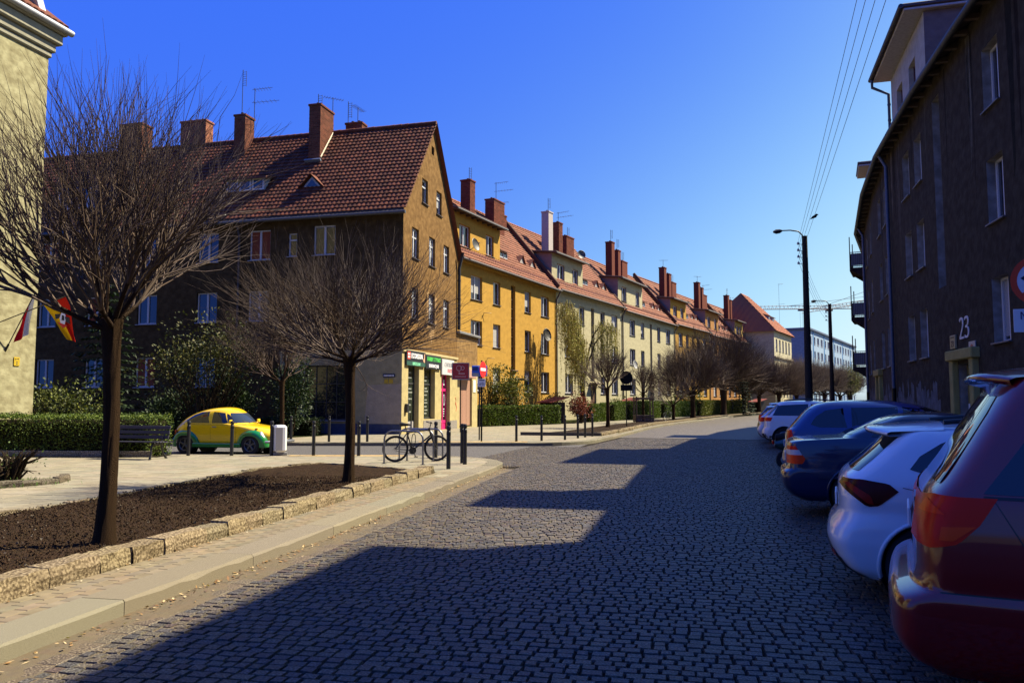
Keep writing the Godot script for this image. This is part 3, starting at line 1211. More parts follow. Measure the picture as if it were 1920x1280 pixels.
func dish(at: Vector3, dirn: Vector3, r: float, label: String, col := Color(0.03, 0.028, 0.026)) -> void:
	var t := thing("satellite_dish", label, "satellite dish", at)
	var z := dirn.normalized()
	var x := Vector3.UP.cross(z).normalized()
	var bs := Basis(x, z, x.cross(z))
	var m := MB.new()
	m.col = col
	var prof := []
	for i in 7:
		var q := i / 6.0
		prof.append(Vector2(r * q + 0.001, 0.22 * r * q * q))
	prof.append(Vector2(r * 0.96, 0.22 * r + 0.01))
	m.lathe(prof, 18, bs)
	part("reflector", m, M.plastic, t)
	var a := MB.new()
	a.col = Color(0.05, 0.05, 0.05)
	a.tube([-z * 0.02 - Vector3.UP * 0.1, -z * 0.25 - Vector3.UP * 0.2, -z * 0.4 - Vector3.UP * 0.2], [0.02, 0.02, 0.02], 5)
	a.rod(-bs.z * r * 0.9, z * r * 0.8, 0.012, 4)
	a.rod(z * r * 0.8 - z * 0.05, z * r * 0.8 + z * 0.05, 0.035, 6)
	part("arm", a, M.plastic, t)

func rect(u0: float, u1: float, y0: float, y1: float) -> Rect2:
	return Rect2(u0, y0, u1 - u0, y1 - y0)

# ---------------------------------------------------------------- corner building
func make_corner_building() -> void:
	var C := P(-5.25, 37.6)
	var g := Vector3(0.25, 0, -0.968).normalized()
	var l := Vector3(-0.968, 0, -0.25).normalized()
	var t := thing("corner_tenement", "ochre gabled corner tenement with shops below and a steep red tiled roof", "building")
	var GW := 8.3
	var TR := 4.0
	var ev := 11.3
	var er := 10.3
	var rd := 16.56
	# --- gable wall: g runs away from the camera along the street, so the outside is g x up
	var holes := []
	for yy in [5.75, 8.8]:
		for uu in [1.6, 4.0, 6.3]:
			holes.append(rect(uu - 0.46, uu + 0.46, yy, yy + 1.55))
	holes.append(rect(2.45, 3.3, 11.9, 13.2))
	holes.append(rect(4.62, 5.46, 11.8, 13.1))
	holes.append(rect(3.8, 4.2, 14.85, 15.3))
	var up := MB.new()
	up.col = Color(0.29, 0.165, 0.06)
	wall(up, C, g, PackedVector2Array([Vector2(0, 4.15), Vector2(GW, 4.15), Vector2(GW, er), Vector2(TR, rd), Vector2(0, ev)]), holes, 0.2)
	part("gable_wall", up, M.rough_plaster, t)
	for i in 8:
		window(t, C, g, holes[i], "tee" if i < 6 else "top", Color(0.7, 0.72, 0.75), 0.16, Color(0.09, 0.07, 0.06), Color(0.5, 0.5, 0.48, 0.35) if i % 3 == 1 else Color(0, 0, 0, 0))
	var vt := MB.new()
	vt.col = Color(0.02, 0.02, 0.02)
	vt.lathe([Vector2(0.0, 0.0), Vector2(0.2, 0.0)], 16, Basis(g, g.cross(Vector3.UP), Vector3.UP), C + g * 4.0 + Vector3.UP * 15.08 - g.cross(Vector3.UP) * 0.1)
	part("attic_vent", vt, M.plastic, t)
	# a patch where the plaster has come off round one window
	var pt := MB.new()
	pt.col = Color(0.5, 0.32, 0.15)
	var gn := g.cross(Vector3.UP).normalized()
	for s in [PackedVector2Array([Vector2(3.15, 5.5), Vector2(3.53, 5.4), Vector2(3.53, 7.35), Vector2(3.3, 7.4), Vector2(3.22, 6.5), Vector2(3.3, 6.0)]), PackedVector2Array([Vector2(4.47, 5.5), Vector2(4.75, 5.55), Vector2(4.7, 6.8), Vector2(4.8, 7.2), Vector2(4.47, 7.3)]), PackedVector2Array([Vector2(3.5, 5.62), Vector2(3.6, 5.2), Vector2(3.85, 4.95), Vector2(4.0, 4.62), Vector2(4.15, 5.0), Vector2(4.4, 5.15), Vector2(4.47, 5.62)])]:
		pt.prism(s, C, g, Vector3.UP, gn * 0.004)
	part("bare_patch", pt, M.rough_plaster, t, "patch of bare plaster round the middle window")
	# --- shop storey on the gable side
	var sh := [rect(0.8, 2.25, 0.15, 3.45), rect(2.95, 4.6, 0.75, 3.4), rect(5.6, 7.05, 0.12, 3.25)]
	var sm := MB.new()
	sm.col = Color(0.52, 0.43, 0.2)
	wall(sm, C, g, PackedVector2Array([Vector2(0, 0.0), Vector2(GW, 0.0), Vector2(GW, 4.15), Vector2(0, 4.15)]), sh, 0.35)
	sm.quad(C + Vector3.UP * 4.15, C + g * GW + Vector3.UP * 4.15, C + g * GW + Vector3.UP * 4.15 + gn * 0.06, C + Vector3.UP * 4.15 + gn * 0.06)
	part("shop_wall", sm, M.plaster, t)
	var cor := MB.new()
	cor.col = Color(0.54, 0.45, 0.23)
	cor.bbox(C + g * (GW * 0.5) + Vector3.UP * 4.12 + gn * 0.03, Vector3(GW, 0.14, 0.1), 0.02, Basis(g, Vector3.UP, gn))
	part("shop_cornice", cor, M.plaster, t)
	shop_fronts(t, C, g, gn, sh)
	# --- low annex between the gable and the yellow house
	var am := MB.new()
	am.col = Color(0.36, 0.22, 0.09)
	wall(am, C, g, PackedVector2Array([Vector2(GW, 3.75), Vector2(12.3, 3.75), Vector2(12.3, 5.6), Vector2(GW, 5.6)]), [], 0.2)
	am.quad(C + g * 12.3 + Vector3.UP * 0.0, C + g * 12.3 + l * 4.0, C + g * 12.3 + l * 4.0 + Vector3.UP * 5.6, C + g * 12.3 + Vector3.UP * 5.6)
	part("annex_wall", am, M.rough_plaster, t)
	var ah := [rect(8.75, 11.2, 0.15, 3.1)]
	var al := MB.new()
	al.col = Color(0.52, 0.43, 0.2)
	wall(al, C, g, PackedVector2Array([Vector2(GW, 0), Vector2(12.3, 0), Vector2(12.3, 3.75), Vector2(GW, 3.75)]), ah, 0.25)
	part("annex_wall", al, M.plaster, t)
	var shu := MB.new()
	for i in 3:
		shu.col = tint(Color(0.5, 0.27, 0.18), 0.04)
		shu.bbox(C + g * (9.17 + 0.815 * i) + Vector3.UP * 1.65 - gn * 0.14, Vector3(0.79, 2.85, 0.05), 0.012, Basis(g, Vector3.UP, gn))
	part("shutter", shu, M.paint, t)
	var ac := MB.new()
	ac.col = Color(0.24, 0.24, 0.24)
	ac.bbox(C + g * 10.3 + l * 1.9 + Vector3.UP * 5.68, Vector3(4.2, 0.14, 4.2), 0.02, Basis(g, Vector3.UP, gn))
	part("annex_roof", ac, M.zinc, t)
	var bx := MB.new()
	bx.col = Color(0.62, 0.36, 0.28)
	bx.bbox(C + g * 9.7 + Vector3.UP * 3.3 + gn * 0.2, Vector3(2.2, 0.5, 0.4), 0.02, Basis(g, Vector3.UP, gn))
	part("shutter_box", bx, M.paint, t)
	# --- long wall on the side street (the outside is -l x up, so run it from the far end)
	var LL := 33.0
	var o2 := C + l * LL
	var u2 := -l
	var lh := []
	var kinds := []
	for w in [7.8, 10.8, 14.4, 17.6, 20.8, 24.2, 27.6, 30.6]:
		for yy in [2.4, 5.7, 8.8]:
			if yy < 3 and w < 9:
				continue
			lh.append(rect(LL - w - 0.6, LL - w + 0.6, yy, yy + 1.55))
			kinds.append([w, yy])
	lh.append(rect(LL - 5.95 - 0.25, LL - 5.95 + 0.25, 8.9, 10.1))
	lh.append(rect(LL - 4.2 - 0.6, LL - 4.2 + 0.6, 8.9, 10.4))
	lh.append(rect(LL - 5.1, LL - 2.9, 0.75, 3.43))
	var lm := MB.new()
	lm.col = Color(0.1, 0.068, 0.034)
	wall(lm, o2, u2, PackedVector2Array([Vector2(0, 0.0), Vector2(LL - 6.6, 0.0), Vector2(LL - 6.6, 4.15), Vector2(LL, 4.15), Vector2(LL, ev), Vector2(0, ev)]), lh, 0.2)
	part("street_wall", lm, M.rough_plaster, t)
	var l2 := MB.new()
	l2.col = Color(0.36, 0.31, 0.17)
	wall(l2, o2, u2, PackedVector2Array([Vector2(LL - 6.6, 0.6), Vector2(LL, 0.6), Vector2(LL, 4.15), Vector2(LL - 6.6, 4.15)]), [lh[lh.size() - 1]], 0.2)
	l2.col = Color(0.4, 0.34, 0.24)
	var ln := u2.cross(Vector3.UP).normalized()
	l2.prism(PackedVector2Array([Vector2(LL - 1.9, 0.62), Vector2(LL - 0.02, 0.62), Vector2(LL - 0.02, 2.5), Vector2(LL - 1.75, 2.45)]), o2, u2, Vector3.UP, ln * 0.004)
	l2.col = Color(0.07, 0.085, 0.14)
	wall(l2, o2, u2, PackedVector2Array([Vector2(LL - 6.6, 0), Vector2(LL, 0), Vector2(LL, 0.6), Vector2(LL - 6.6, 0.6)]), [], 0.2)
	part("shop_wall", l2, M.plaster, t, "grey side wall of the corner shop with a blue plinth")
	for i in lh.size():
		var st := "two"
		var bl := Color(0, 0, 0, 0)
		if i == lh.size() - 1:
			st = "grid"
		elif i == lh.size() - 3:
			st = "top"
		elif i % 4 == 1:
			bl = Color(0.3, 0.09, 0.05, 0.06)
		elif i % 5 == 0:
			bl = Color(0.3, 0.29, 0.25, 0.08)
		window(t, o2, u2, lh[i], st, Color(0.04, 0.04, 0.045) if st == "grid" else Color(0.6, 0.61, 0.63), 0.14, Color(0.3, 0.3, 0.32), bl)
	# --- roof: front slope tiled, back slope and far end closed
	var eo := 0.45
	var sl := Vector3(0, rd - ev, 0) + g * TR
	var su := sl.normalized()
	var e0 := C + l * (LL + 0.2) + Vector3.UP * ev - su * eo
	var rt := MB.new()
	roof_tiles(rt, e0, u2, su, LL + 0.45, sl.length() + eo, 0.24, 0.3, Color(0.155, 0.048, 0.022), null, 0.4)
	# ridge tiles
	for i in int(LL / 0.4):
		rt.col = tint(Color(0.18, 0.06, 0.03), 0.25)
		var q := C + g * TR + Vector3.UP * (rd + 0.02) + l * (i * 0.4 - 0.2)
		rt.tube([q, q + l * 0.41], [0.13 + R(-0.01, 0.01), 0.115], 7)
	var bk := C + g * GW + Vector3.UP * er
	var rg := C + g * TR + Vector3.UP * (rd + 0.03)
	rt.col = Color(0.26, 0.09, 0.045)
	var rs := (bk - rg).normalized() * 0.5
	rt.quad(rg - l * 0.25, bk + rs - l * 0.25, bk + rs + l * LL, rg + l * LL)
	part("roof", rt, M.tile, t).set_meta("kind", "stuff")
	# closing faces under the eave and on the far end, and the verge boards
	var cl := MB.new()
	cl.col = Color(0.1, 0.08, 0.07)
	cl.quad(o2 + Vector3.UP * (ev - 0.02), o2 + u2 * LL + Vector3.UP * (ev - 0.02), o2 + u2 * (LL + 0.2) + Vector3.UP * (ev - 0.5) + ln * 0.42, o2 + Vector3.UP * (ev - 0.5) + ln * 0.42)
	cl.quad(o2, o2 + g * GW, o2 + g * GW + Vector3.UP * er, o2 + Vector3.UP * ev)
	cl.tri(o2 + Vector3.UP * ev, o2 + g * GW + Vector3.UP * er, o2 + g * TR + Vector3.UP * rd)
	cl.quad(C + g * GW, C + g * GW + l * LL, C + g * GW + l * LL + Vector3.UP * er, C + g * GW + Vector3.UP * er)
	cl.col = Color(0.33, 0.2, 0.1)
	part("soffit", cl, M.rough_plaster, t)
	gutter(t, C + ln * 0.5 + Vector3.UP * (ev - 0.6) + u2 * 0.3, C + l * LL + ln * 0.5 + Vector3.UP * (ev - 0.6), 0.09)
	downpipe(t, [C + g * (GW - 0.1) + gn * 0.35 + Vector3.UP * er, C + g * (GW - 0.06) + gn * 0.12 + Vector3.UP * (er - 0.9), C + g * (GW - 0.06) + gn * 0.12 + Vector3.UP * 5.8], 0.09, Color(0.03, 0.03, 0.03))
	downpipe(t, [C + l * 8.9 + ln * 0.4 + Vector3.UP * (ev - 0.6), C + l * 8.9 + ln * 0.12 + Vector3.UP * (ev - 1.3), C + l * 8.9 + ln * 0.12 + Vector3.UP * 0.2], 0.06, Color(0.06, 0.05, 0.045))
	# wire running down the roof to the eave
	# chimneys on the slope
	var slope := func(tt: float) -> float: return ev + (rd - ev) * tt / TR
	var put := func(w: float, tt: float) -> Vector3: return C + l * w + g * tt
	chimney(t, put.call(6.2, 3.2) + Vector3.UP * (slope.call(2.4) - 0.1), g, 0.68, 1.5, 17.7 - slope.call(2.4))
	chimney(t, put.call(11.2, 3.5) + Vector3.UP * (slope.call(2.9) - 0.1), g, 0.7, 0.9, 17.8 - slope.call(2.9))
	chimney(t, put.call(14.9, 4.3) + Vector3.UP * 15.8, l, 0.7, 1.7, 2.2, true, Color(0.4, 0.17, 0.1))
	chimney(t, put.call(18.6, 3.7) + Vector3.UP * (slope.call(3.0) - 0.1), l, 0.9, 1.5, 18.0 - slope.call(3.0))
	chimney(t, put.call(5.0, 5.0) + Vector3.UP * 14.6, l, 0.6, 1.0, 2.65)
	var fls := MB.new()
	fls.col = Color(0.62, 0.55, 0.4)
	fls.bbox(put.call(6.2 - 0.36, 3.2) + Vector3.UP * (slope.call(3.2) + 0.12), Vector3(2.25, 0.1, 0.04), 0.01, Basis(su, l.cross(su).normalized(), -l))
	fls.col = Color(0.2, 0.24, 0.3)
	fls.box(put.call(6.2, 2.35) + Vector3.UP * (slope.call(2.35) + 0.1), Vector3(0.95, 0.08, 0.3), Basis(l, su, l.cross(su)))
	part("flashing", fls, M.zinc, t)
	# dormers
	var dn := su.cross(u2)
	roof_dormer(t, put.call(9.4, 1.05) + Vector3.UP * slope.call(1.05), u2, ln, 2.3, 0.75, 1.3, 3)
	roof_dormer(t, put.call(19.0, 0.75) + Vector3.UP * slope.call(0.75), u2, ln, 4.2, 1.5, 1.9, 4)
	var tri := MB.new()
	var tc: Vector3 = put.call(5.5, 1.0) + Vector3.UP * (slope.call(1.0) + 0.02)
	tri.col = Color(0.24, 0.08, 0.04)
	var tp := tc + Vector3.UP * 0.72
	var bk2 := tc + Vector3.UP * 0.72 + g * 0.62
	tri.quad(tc - u2 * 0.75 + ln * 0.12, tp + ln * 0.16, bk2, tc - u2 * 0.75 + g * 0.1)
	tri.quad(tp + ln * 0.16, tc + u2 * 0.75 + ln * 0.12, tc + u2 * 0.75 + g * 0.1, bk2)
	tri.col = Color(0.5, 0.5, 0.5)
	tri.tri(tc - u2 * 0.55, tc + u2 * 0.55, tp - Vector3.UP * 0.12)
	var tdm := part("dormer", tri, M.tile, t, "small triangular dormer")
	var tg := MB.new()
	tg.col = Color(0.02, 0.03, 0.05)
	tg.tri(tc - u2 * 0.33 + Vector3.UP * 0.08 + ln * 0.01, tc + u2 * 0.33 + Vector3.UP * 0.08 + ln * 0.01, tp - Vector3.UP * 0.26 + ln * 0.01)
	part("pane", tg, M.pane, tdm)
	antenna(put.call(11.3, 3.4) + Vector3.UP * 17.8, 2.7, 0, "tall thin mast antenna on the narrow chimney behind the tree crown")
	antenna(put.call(10.7, 3.7) + Vector3.UP * 17.6, 1.9, 1, "antenna with two slanting arms beside the tallest mast")
	antenna(put.call(6.3, 3.0) + Vector3.UP * 17.7, 0.75, 0, "short comb antenna on the tall brick chimney")
	antenna(put.call(5.9, 3.9) + Vector3.UP * 17.7, 0.85, 2, "thin leaning antenna on the tall brick chimney's back edge", 0.5)
	antenna(put.call(5.5, 5.0) + Vector3.UP * 17.0, 1.7, 0, "comb antenna beside the low square chimney")
	antenna(put.call(4.9, 5.0) + Vector3.UP * 17.2, 1.1, 2, "plain rod antenna standing on the low square chimney", 1.2)

func roof_dormer(t: Node, at: Vector3, u: Vector3, n: Vector3, w: float, h: float, back: float, k: int) -> void:
	# flat-roofed strip dormer: at is the middle of its foot on the slope, n points outwards
	var mb := MB.new()
	var a := at - u * w * 0.5
	var b := at + u * w * 0.5
	mb.col = Color(0.42, 0.42, 0.42)
	mb.quad(a, b, b + Vector3.UP * h, a + Vector3.UP * h)
	mb.tri(b, b - n * back + Vector3.UP * (h + 0.4), b + Vector3.UP * h)
	mb.tri(a, a + Vector3.UP * h, a - n * back + Vector3.UP * (h + 0.4))
	mb.col = Color(0.16, 0.055, 0.03)
	var o := part("dormer", mb, M.plaster, t)
	var rf := MB.new()
	rf.col = Color(0.2, 0.08, 0.05)
	var p := [a - u * 0.2 + n * 0.25 + Vector3.UP * (h - 0.02), b + u * 0.2 + n * 0.25 + Vector3.UP * (h - 0.02), b + u * 0.2 - n * back + Vector3.UP * (h + 0.42), a - u * 0.2 - n * back + Vector3.UP * (h + 0.42)]
	rf.quad(p[0], p[1], p[2], p[3])
	rf.quad(p[1] - Vector3.UP * 0.1, p[0] - Vector3.UP * 0.1, p[3] - Vector3.UP * 0.1, p[2] - Vector3.UP * 0.1)
	rf.quad(p[0] - Vector3.UP * 0.1, p[1] - Vector3.UP * 0.1, p[1], p[0])
	rf.quad(p[1] - Vector3.UP * 0.1, p[2] - Vector3.UP * 0.1, p[2], p[1])
	rf.quad(p[3] - Vector3.UP * 0.1, p[0] - Vector3.UP * 0.1, p[0], p[3])
	part("dormer_roof", rf, M.tile, o)
	for i in k:
		var ww := w / k - 0.16
		var f := MB.new()
		f.col = Color(0.72, 0.73, 0.76)
		var c := at + u * ((i - (k - 1) * 0.5) * w / k) + n * 0.02
		var bs := Basis(u, Vector3.UP, n)
		for s in [-1.0, 1.0]:
			f.box(c + u * s * ww * 0.5 + Vector3.UP * h * 0.5, Vector3(0.07, h - 0.16, 0.06), bs)
		for y in [0.1, h - 0.1]:
			f.box(c + Vector3.UP * y, Vector3(ww + 0.07, 0.07, 0.056), bs)
		part("dormer_window", f, M.paint, o)
		var gl := MB.new()
		gl.col = Color(0.015, 0.02, 0.03)
		gl.quad(c - u * ww * 0.5 + Vector3.UP * 0.1, c + u * ww * 0.5 + Vector3.UP * 0.1, c + u * ww * 0.5 + Vector3.UP * (h - 0.1), c - u * ww * 0.5 + Vector3.UP * (h - 0.1))
		part("pane", gl, M.pane, o)

func shop_fronts(t: Node, C: Vector3, g: Vector3, gn: Vector3, sh: Array) -> void:
	var bs := Basis(g, Vector3.UP, gn)
	# two dark shop windows with rows of white print, a pink door
	for i in 2:
		var r: Rect2 = sh[i]
		var f := MB.new()
		f.col = Color(0.045, 0.05, 0.05)
		var c := C + g * r.get_center().x - gn * 0.28
		for s in [-1.0, 1.0]:
			f.bbox(c + g * s * (r.size.x - 0.09) * 0.5 + Vector3.UP * r.get_center().y, Vector3(0.09, r.size.y, 0.08), 0.01, bs)
		for y in [r.position.y + 0.05, r.end.y - 0.05, 2.55]:
			f.bbox(c + Vector3.UP * y, Vector3(r.size.x - 0.16, 0.08, 0.076), 0.01, bs)
		f.bbox(c + g * (-0.24 if i == 0 else -0.3) + Vector3.UP * r.get_center().y, Vector3(0.07, r.size.y - 0.1, 0.074), 0.01, bs)
		var fr := part("shop_window", f, M.paint, t)
		var p := MB.new()
		p.col = Color(0.02, 0.03, 0.022)
		p.quad(c + g * -r.size.x * 0.5 + Vector3.UP * r.position.y, c + g * r.size.x * 0.5 + Vector3.UP * r.position.y, c + g * r.size.x * 0.5 + Vector3.UP * r.end.y, c - g * r.size.x * 0.5 + Vector3.UP * r.end.y)
		part("pane", p, M.pane, fr)
		var words := MB.new()
		words.col = Color(0.3, 0.32, 0.27)
		var ys := [3.1, 2.85, 2.3, 2.12, 1.8, 1.5, 1.15] if i == 0 else [2.95, 2.75, 2.35, 2.2, 2.0, 1.75, 1.6, 1.4, 1.22, 1.05]
		for y in ys:
			var x := R(-0.08, 0.0) + 0.02
			var stop := x + R(0.3, 0.5)
			while x < stop:
				var lw := R(0.03, 0.055)
				words.box(c + g * x + Vector3.UP * y + gn * 0.004, Vector3(lw, R(0.05, 0.075), 0.004), bs)
				x += lw + 0.016
		part("window_print", words, M.print, fr, "rows of small white print on the dark pane")
		if i == 0:
			var pl := MB.new()
			pl.col = Color(0.5, 0.47, 0.44)
			pl.bbox(c + g * 0.25 + Vector3.UP * 0.42 + gn * 0.03, Vector3(0.8, 0.52, 0.04), 0.01, bs)
			part("door_panel", pl, M.paint, fr)
	var pl2 := MB.new()
	pl2.col = Color(0.45, 0.42, 0.38)
	for q in [[3.78, 1.75, 0.7], [5.1, 0.85, 0.7], [7.7, 1.2, 0.6]]:
		pl2 = MB.new()
		pl2.col = Color(0.45, 0.42, 0.38)
		pl2.box(C + g * q[0] + Vector3.UP * q[2] * 0.5 + gn * 0.004, Vector3(q[1], q[2], 0.02), bs)
		part("plinth", pl2, M.stone, t)
	var d: Rect2 = sh[2]
	var dm := MB.new()
	dm.col = Color(0.75, 0.012, 0.2)
	var dc := C + g * d.get_center().x - gn * 0.26
	for s in [-1.0, 0.1, 1.0]:
		dm.bbox(dc + g * s * (d.size.x - 0.12) * 0.5 + Vector3.UP * d.get_center().y, Vector3(0.13, d.size.y, 0.1), 0.012, bs)
	for y in [0.55, 2.3, 3.18]:
		dm.bbox(dc + Vector3.UP * y, Vector3(d.size.x - 0.1, 0.16, 0.09), 0.012, bs)
	dm.box(dc + Vector3.UP * 0.32, Vector3(d.size.x - 0.15, 0.42, 0.05), bs)
	var dr := part("shop_door", dm, M.paint, t, "bright pink shop door with dark glass")
	var dp := MB.new()
	dp.col = Color(0.02, 0.015, 0.018)
	dp.quad(dc - g * 0.68 + Vector3.UP * 0.5, dc + g * 0.68 + Vector3.UP * 0.5, dc + g * 0.68 + Vector3.UP * 3.2, dc - g * 0.68 + Vector3.UP * 3.2)
	part("pane", dp, M.pane, dr)
	var dw := MB.new()
	dw.col = Color(0.7, 0.7, 0.7)
	for x in [-0.35, 0.38]:
		var ring := []
		var rr := []
		for k in 15:
			ring.append(dc + g * (x + 0.14 * cos(TAU * k / 14.0)) + Vector3.UP * (1.75 + 0.3 * sin(TAU * k / 14.0)) + gn * 0.02)
			rr.append(0.014)
		dw.tube(ring, rr, 4, false)
		for k in 4:
			dw.box(dc + g * x + Vector3.UP * (1.25 - k * 0.13) + gn * 0.01, Vector3(0.2 - 0.03 * k, 0.05, 0.01), bs)
		dw.box(dc + g * x + Vector3.UP * 2.72 + gn * 0.01, Vector3(0.16, 0.3, 0.01), bs)
	part("window_print", dw, M.print, dr)
	# sign boards
	var tb := Basis(g, Vector3.UP, gn)
	var s1 := thing("shop_sign", "black shop sign reading ECORSON in white beside a red square", "sign")
	var b1 := MB.new()
	b1.col = Color(0.012, 0.014, 0.016)
	b1.bbox(C + g * 1.62 + Vector3.UP * 3.78 + gn * 0.06, Vector3(2.55, 0.74, 0.08), 0.01, tb)
	part("board", b1, M.paint, s1)
	var b1b := MB.new()
	b1b.col = Color(0.012, 0.07, 0.045)
	b1b.box(C + g * 1.62 + Vector3.UP * 3.52 + gn * 0.102, Vector3(2.5, 0.2, 0.006), tb)
	b1b.col = Color(0.65, 0.06, 0.03)
	b1b.box(C + g * 0.62 + Vector3.UP * 3.9 + gn * 0.106, Vector3(0.36, 0.36, 0.01), tb)
	b1b.col = Color(0.8, 0.8, 0.8)
	for k in [[-0.08, 0.07], [0.08, 0.07], [-0.08, -0.07], [0.08, -0.07]]:
		b1b.box(C + g * (0.62 + k[0]) + Vector3.UP * (3.9 + k[1]) + gn * 0.113, Vector3(0.1, 0.09, 0.006), tb)
	b1b.col = Color(0.6, 0.33, 0.2)
	b1b.box(C + g * 2.72 + Vector3.UP * 3.85 + gn * 0.106, Vector3(0.1, 0.44, 0.01), tb)
	b1b.box(C + g * 2.62 + Vector3.UP * 3.75 + gn * 0.106, Vector3(0.12, 0.16, 0.01), tb)
	part("emblem", b1b, M.print, s1)
	lettering(s1, "lettering", "ECORSON", 0.24, Color(0.85, 0.85, 0.85), C + g * 1.68 + Vector3.UP * 3.9 + gn * 0.108, tb, 0.012, true, 1.55)
	lettering(s1, "lettering", "WROCŁAW", 0.15, Color(0.25, 0.7, 0.4), C + g * 1.6 + Vector3.UP * 3.52 + gn * 0.11, tb, 0.01, true, 1.5)
	var s2 := thing("shop_sign", "black shop sign with green and white lettering FARBY I TYNKI DEKORACYJNE", "sign")
	var b2 := MB.new()
	b2.col = Color(0.014, 0.018, 0.02)
	b2.bbox(C + g * 4.12 + Vector3.UP * 3.72 + gn * 0.06, Vector3(2.3, 0.72, 0.08), 0.01, tb)
	part("board", b2, M.paint, s2)
	lettering(s2, "lettering", "FARBY I TYNKI", 0.21, Color(0.1, 0.6, 0.1), C + g * 4.12 + Vector3.UP * 3.86 + gn * 0.108, tb, 0.012, true, 2.1)
	lettering(s2, "lettering", "DEKORACYJNE", 0.16, Color(0.85, 0.85, 0.85), C + g * 4.12 + Vector3.UP * 3.52 + gn * 0.108, tb, 0.012, true, 2.1)
	var s3 := thing("shop_sign", "white shop sign with thin red and grey lettering above the pink door", "sign")
	var b3 := MB.new()
	b3.col = Color(0.78, 0.77, 0.75)
	b3.bbox(C + g * 6.45 + Vector3.UP * 3.55 + gn * 0.06, Vector3(2.0, 0.85, 0.08), 0.01, tb)
	part("board", b3, M.paint, s3)
	lettering(s3, "lettering", "CENTRUM", 0.22, Color(0.25, 0.25, 0.27), C + g * 6.5 + Vector3.UP * 3.68 + gn * 0.106, tb, 0.008, false, 1.5)
	lettering(s3, "lettering", "URODY", 0.2, Color(0.65, 0.08, 0.1), C + g * 6.75 + Vector3.UP * 3.36 + gn * 0.106, tb, 0.008, false, 1.1)
	# street name plate and yellow marker plates on the side-street face, letter box on the corner
	var ln := Vector3(-0.25, 0, 0.968)
	var lt := Basis(Vector3(0.968, 0, 0.25), Vector3.UP, ln)
	var np := thing("street_name_plate", "dark blue enamel street name plate on the corner shop wall", "sign")
	var npm := MB.new()
	npm.col = Color(0.01, 0.015, 0.05)
	var pc := C + Vector3(-0.968, 0, -0.25) * 0.65 + ln * 0.02 + Vector3.UP * 2.9
	npm.bbox(pc, Vector3(0.62, 0.17, 0.03), 0.005, lt)
	part("plate", npm, M.paint, np)
	var npl := MB.new()
	npl.col = Color(0.6, 0.6, 0.6)
	for k in 8:
		npl.box(pc + lt.x * (-0.24 + k * 0.068) + ln * 0.017, Vector3(0.045, 0.07, 0.004), lt)
	part("lettering", npl, M.print, np)
	var yp := thing("marker_plate", "pair of small yellow utility plates under the street name plate", "sign")
	for k in 2:
		var ym := MB.new()
		ym.col = Color(0.6, 0.4, 0.02)
		ym.bbox(pc + lt.x * (-0.14 + 0.24 * k) - Vector3.UP * 0.26, Vector3(0.2, 0.2, 0.015), 0.003, lt)
		part("plate", ym, M.paint, yp)
	var lbx := thing("letter_box", "small black box fixed to the cream shop corner", "box")
	var lbm := MB.new()
	lbm.col = Color(0.015, 0.015, 0.015)
	lbm.bbox(C + g * 0.5 + gn * 0.07 + Vector3.UP * 1.35, Vector3(0.24, 0.42, 0.14), 0.02, tb)
	part("body", lbm, M.paint, lbx)
	var lbf := MB.new()
	lbf.col = Color(0.1, 0.1, 0.1)
	lbf.box(C + g * 0.5 + gn * 0.144 + Vector3.UP * 1.48, Vector3(0.18, 0.03, 0.006), tb)
	part("slot", lbf, M.metal, lbx)
	# conduit and graffiti
	var gr := MB.new()
	gr.col = Color(0.65, 0.06, 0.02)
	for s in [[Vector2(7.95, 1.9), Vector2(8.1, 1.75), Vector2(8.0, 1.55), Vector2(8.15, 1.4)], [Vector2(8.05, 1.6), Vector2(8.2, 1.3), Vector2(8.1, 1.1)]]:
		var pts := []
		var rr := []
		for q in s:
			pts.append(C + g * q.x + Vector3.UP * q.y + gn * 0.002)
			rr.append(0.022)
		gr.tube(pts, rr, 4)
	part("graffiti", gr, M.print, t)

# ---------------------------------------------------------------- the terrace along the street
func make_row_houses() -> void:
	var pts := [Vector2(-3.5, 49.0), Vector2(3.6, 64.0), Vector2(10.85, 77.2), Vector2(19.2, 93.0), Vector2(26.4, 105.4), Vector2(34.2, 119.0), Vector2(40.0, 129.0)]
	var cols := [Color(0.53, 0.305, 0.055), Color(0.5, 0.45, 0.27), Color(0.51, 0.46, 0.28), Color(0.5, 0.29, 0.06), Color(0.42, 0.21, 0.07), Color(0.46, 0.31, 0.09)]
	var labels := ["bright yellow terraced house next to the corner tenement, brown vertical stair slot", "cream terraced house behind the willow, with a white rendered chimney", "cream terraced house between a cream and a yellow house, green disc sign before it", "yellow terraced house behind the bare globe trees, grey dormer cheek", "orange terraced house with an orange dormer behind the largest globe tree", "ochre terraced house touching the tall hipped end house"]
	for i in 6:
		terrace_house(i, pts[i], pts[i + 1], cols[i], labels[i])

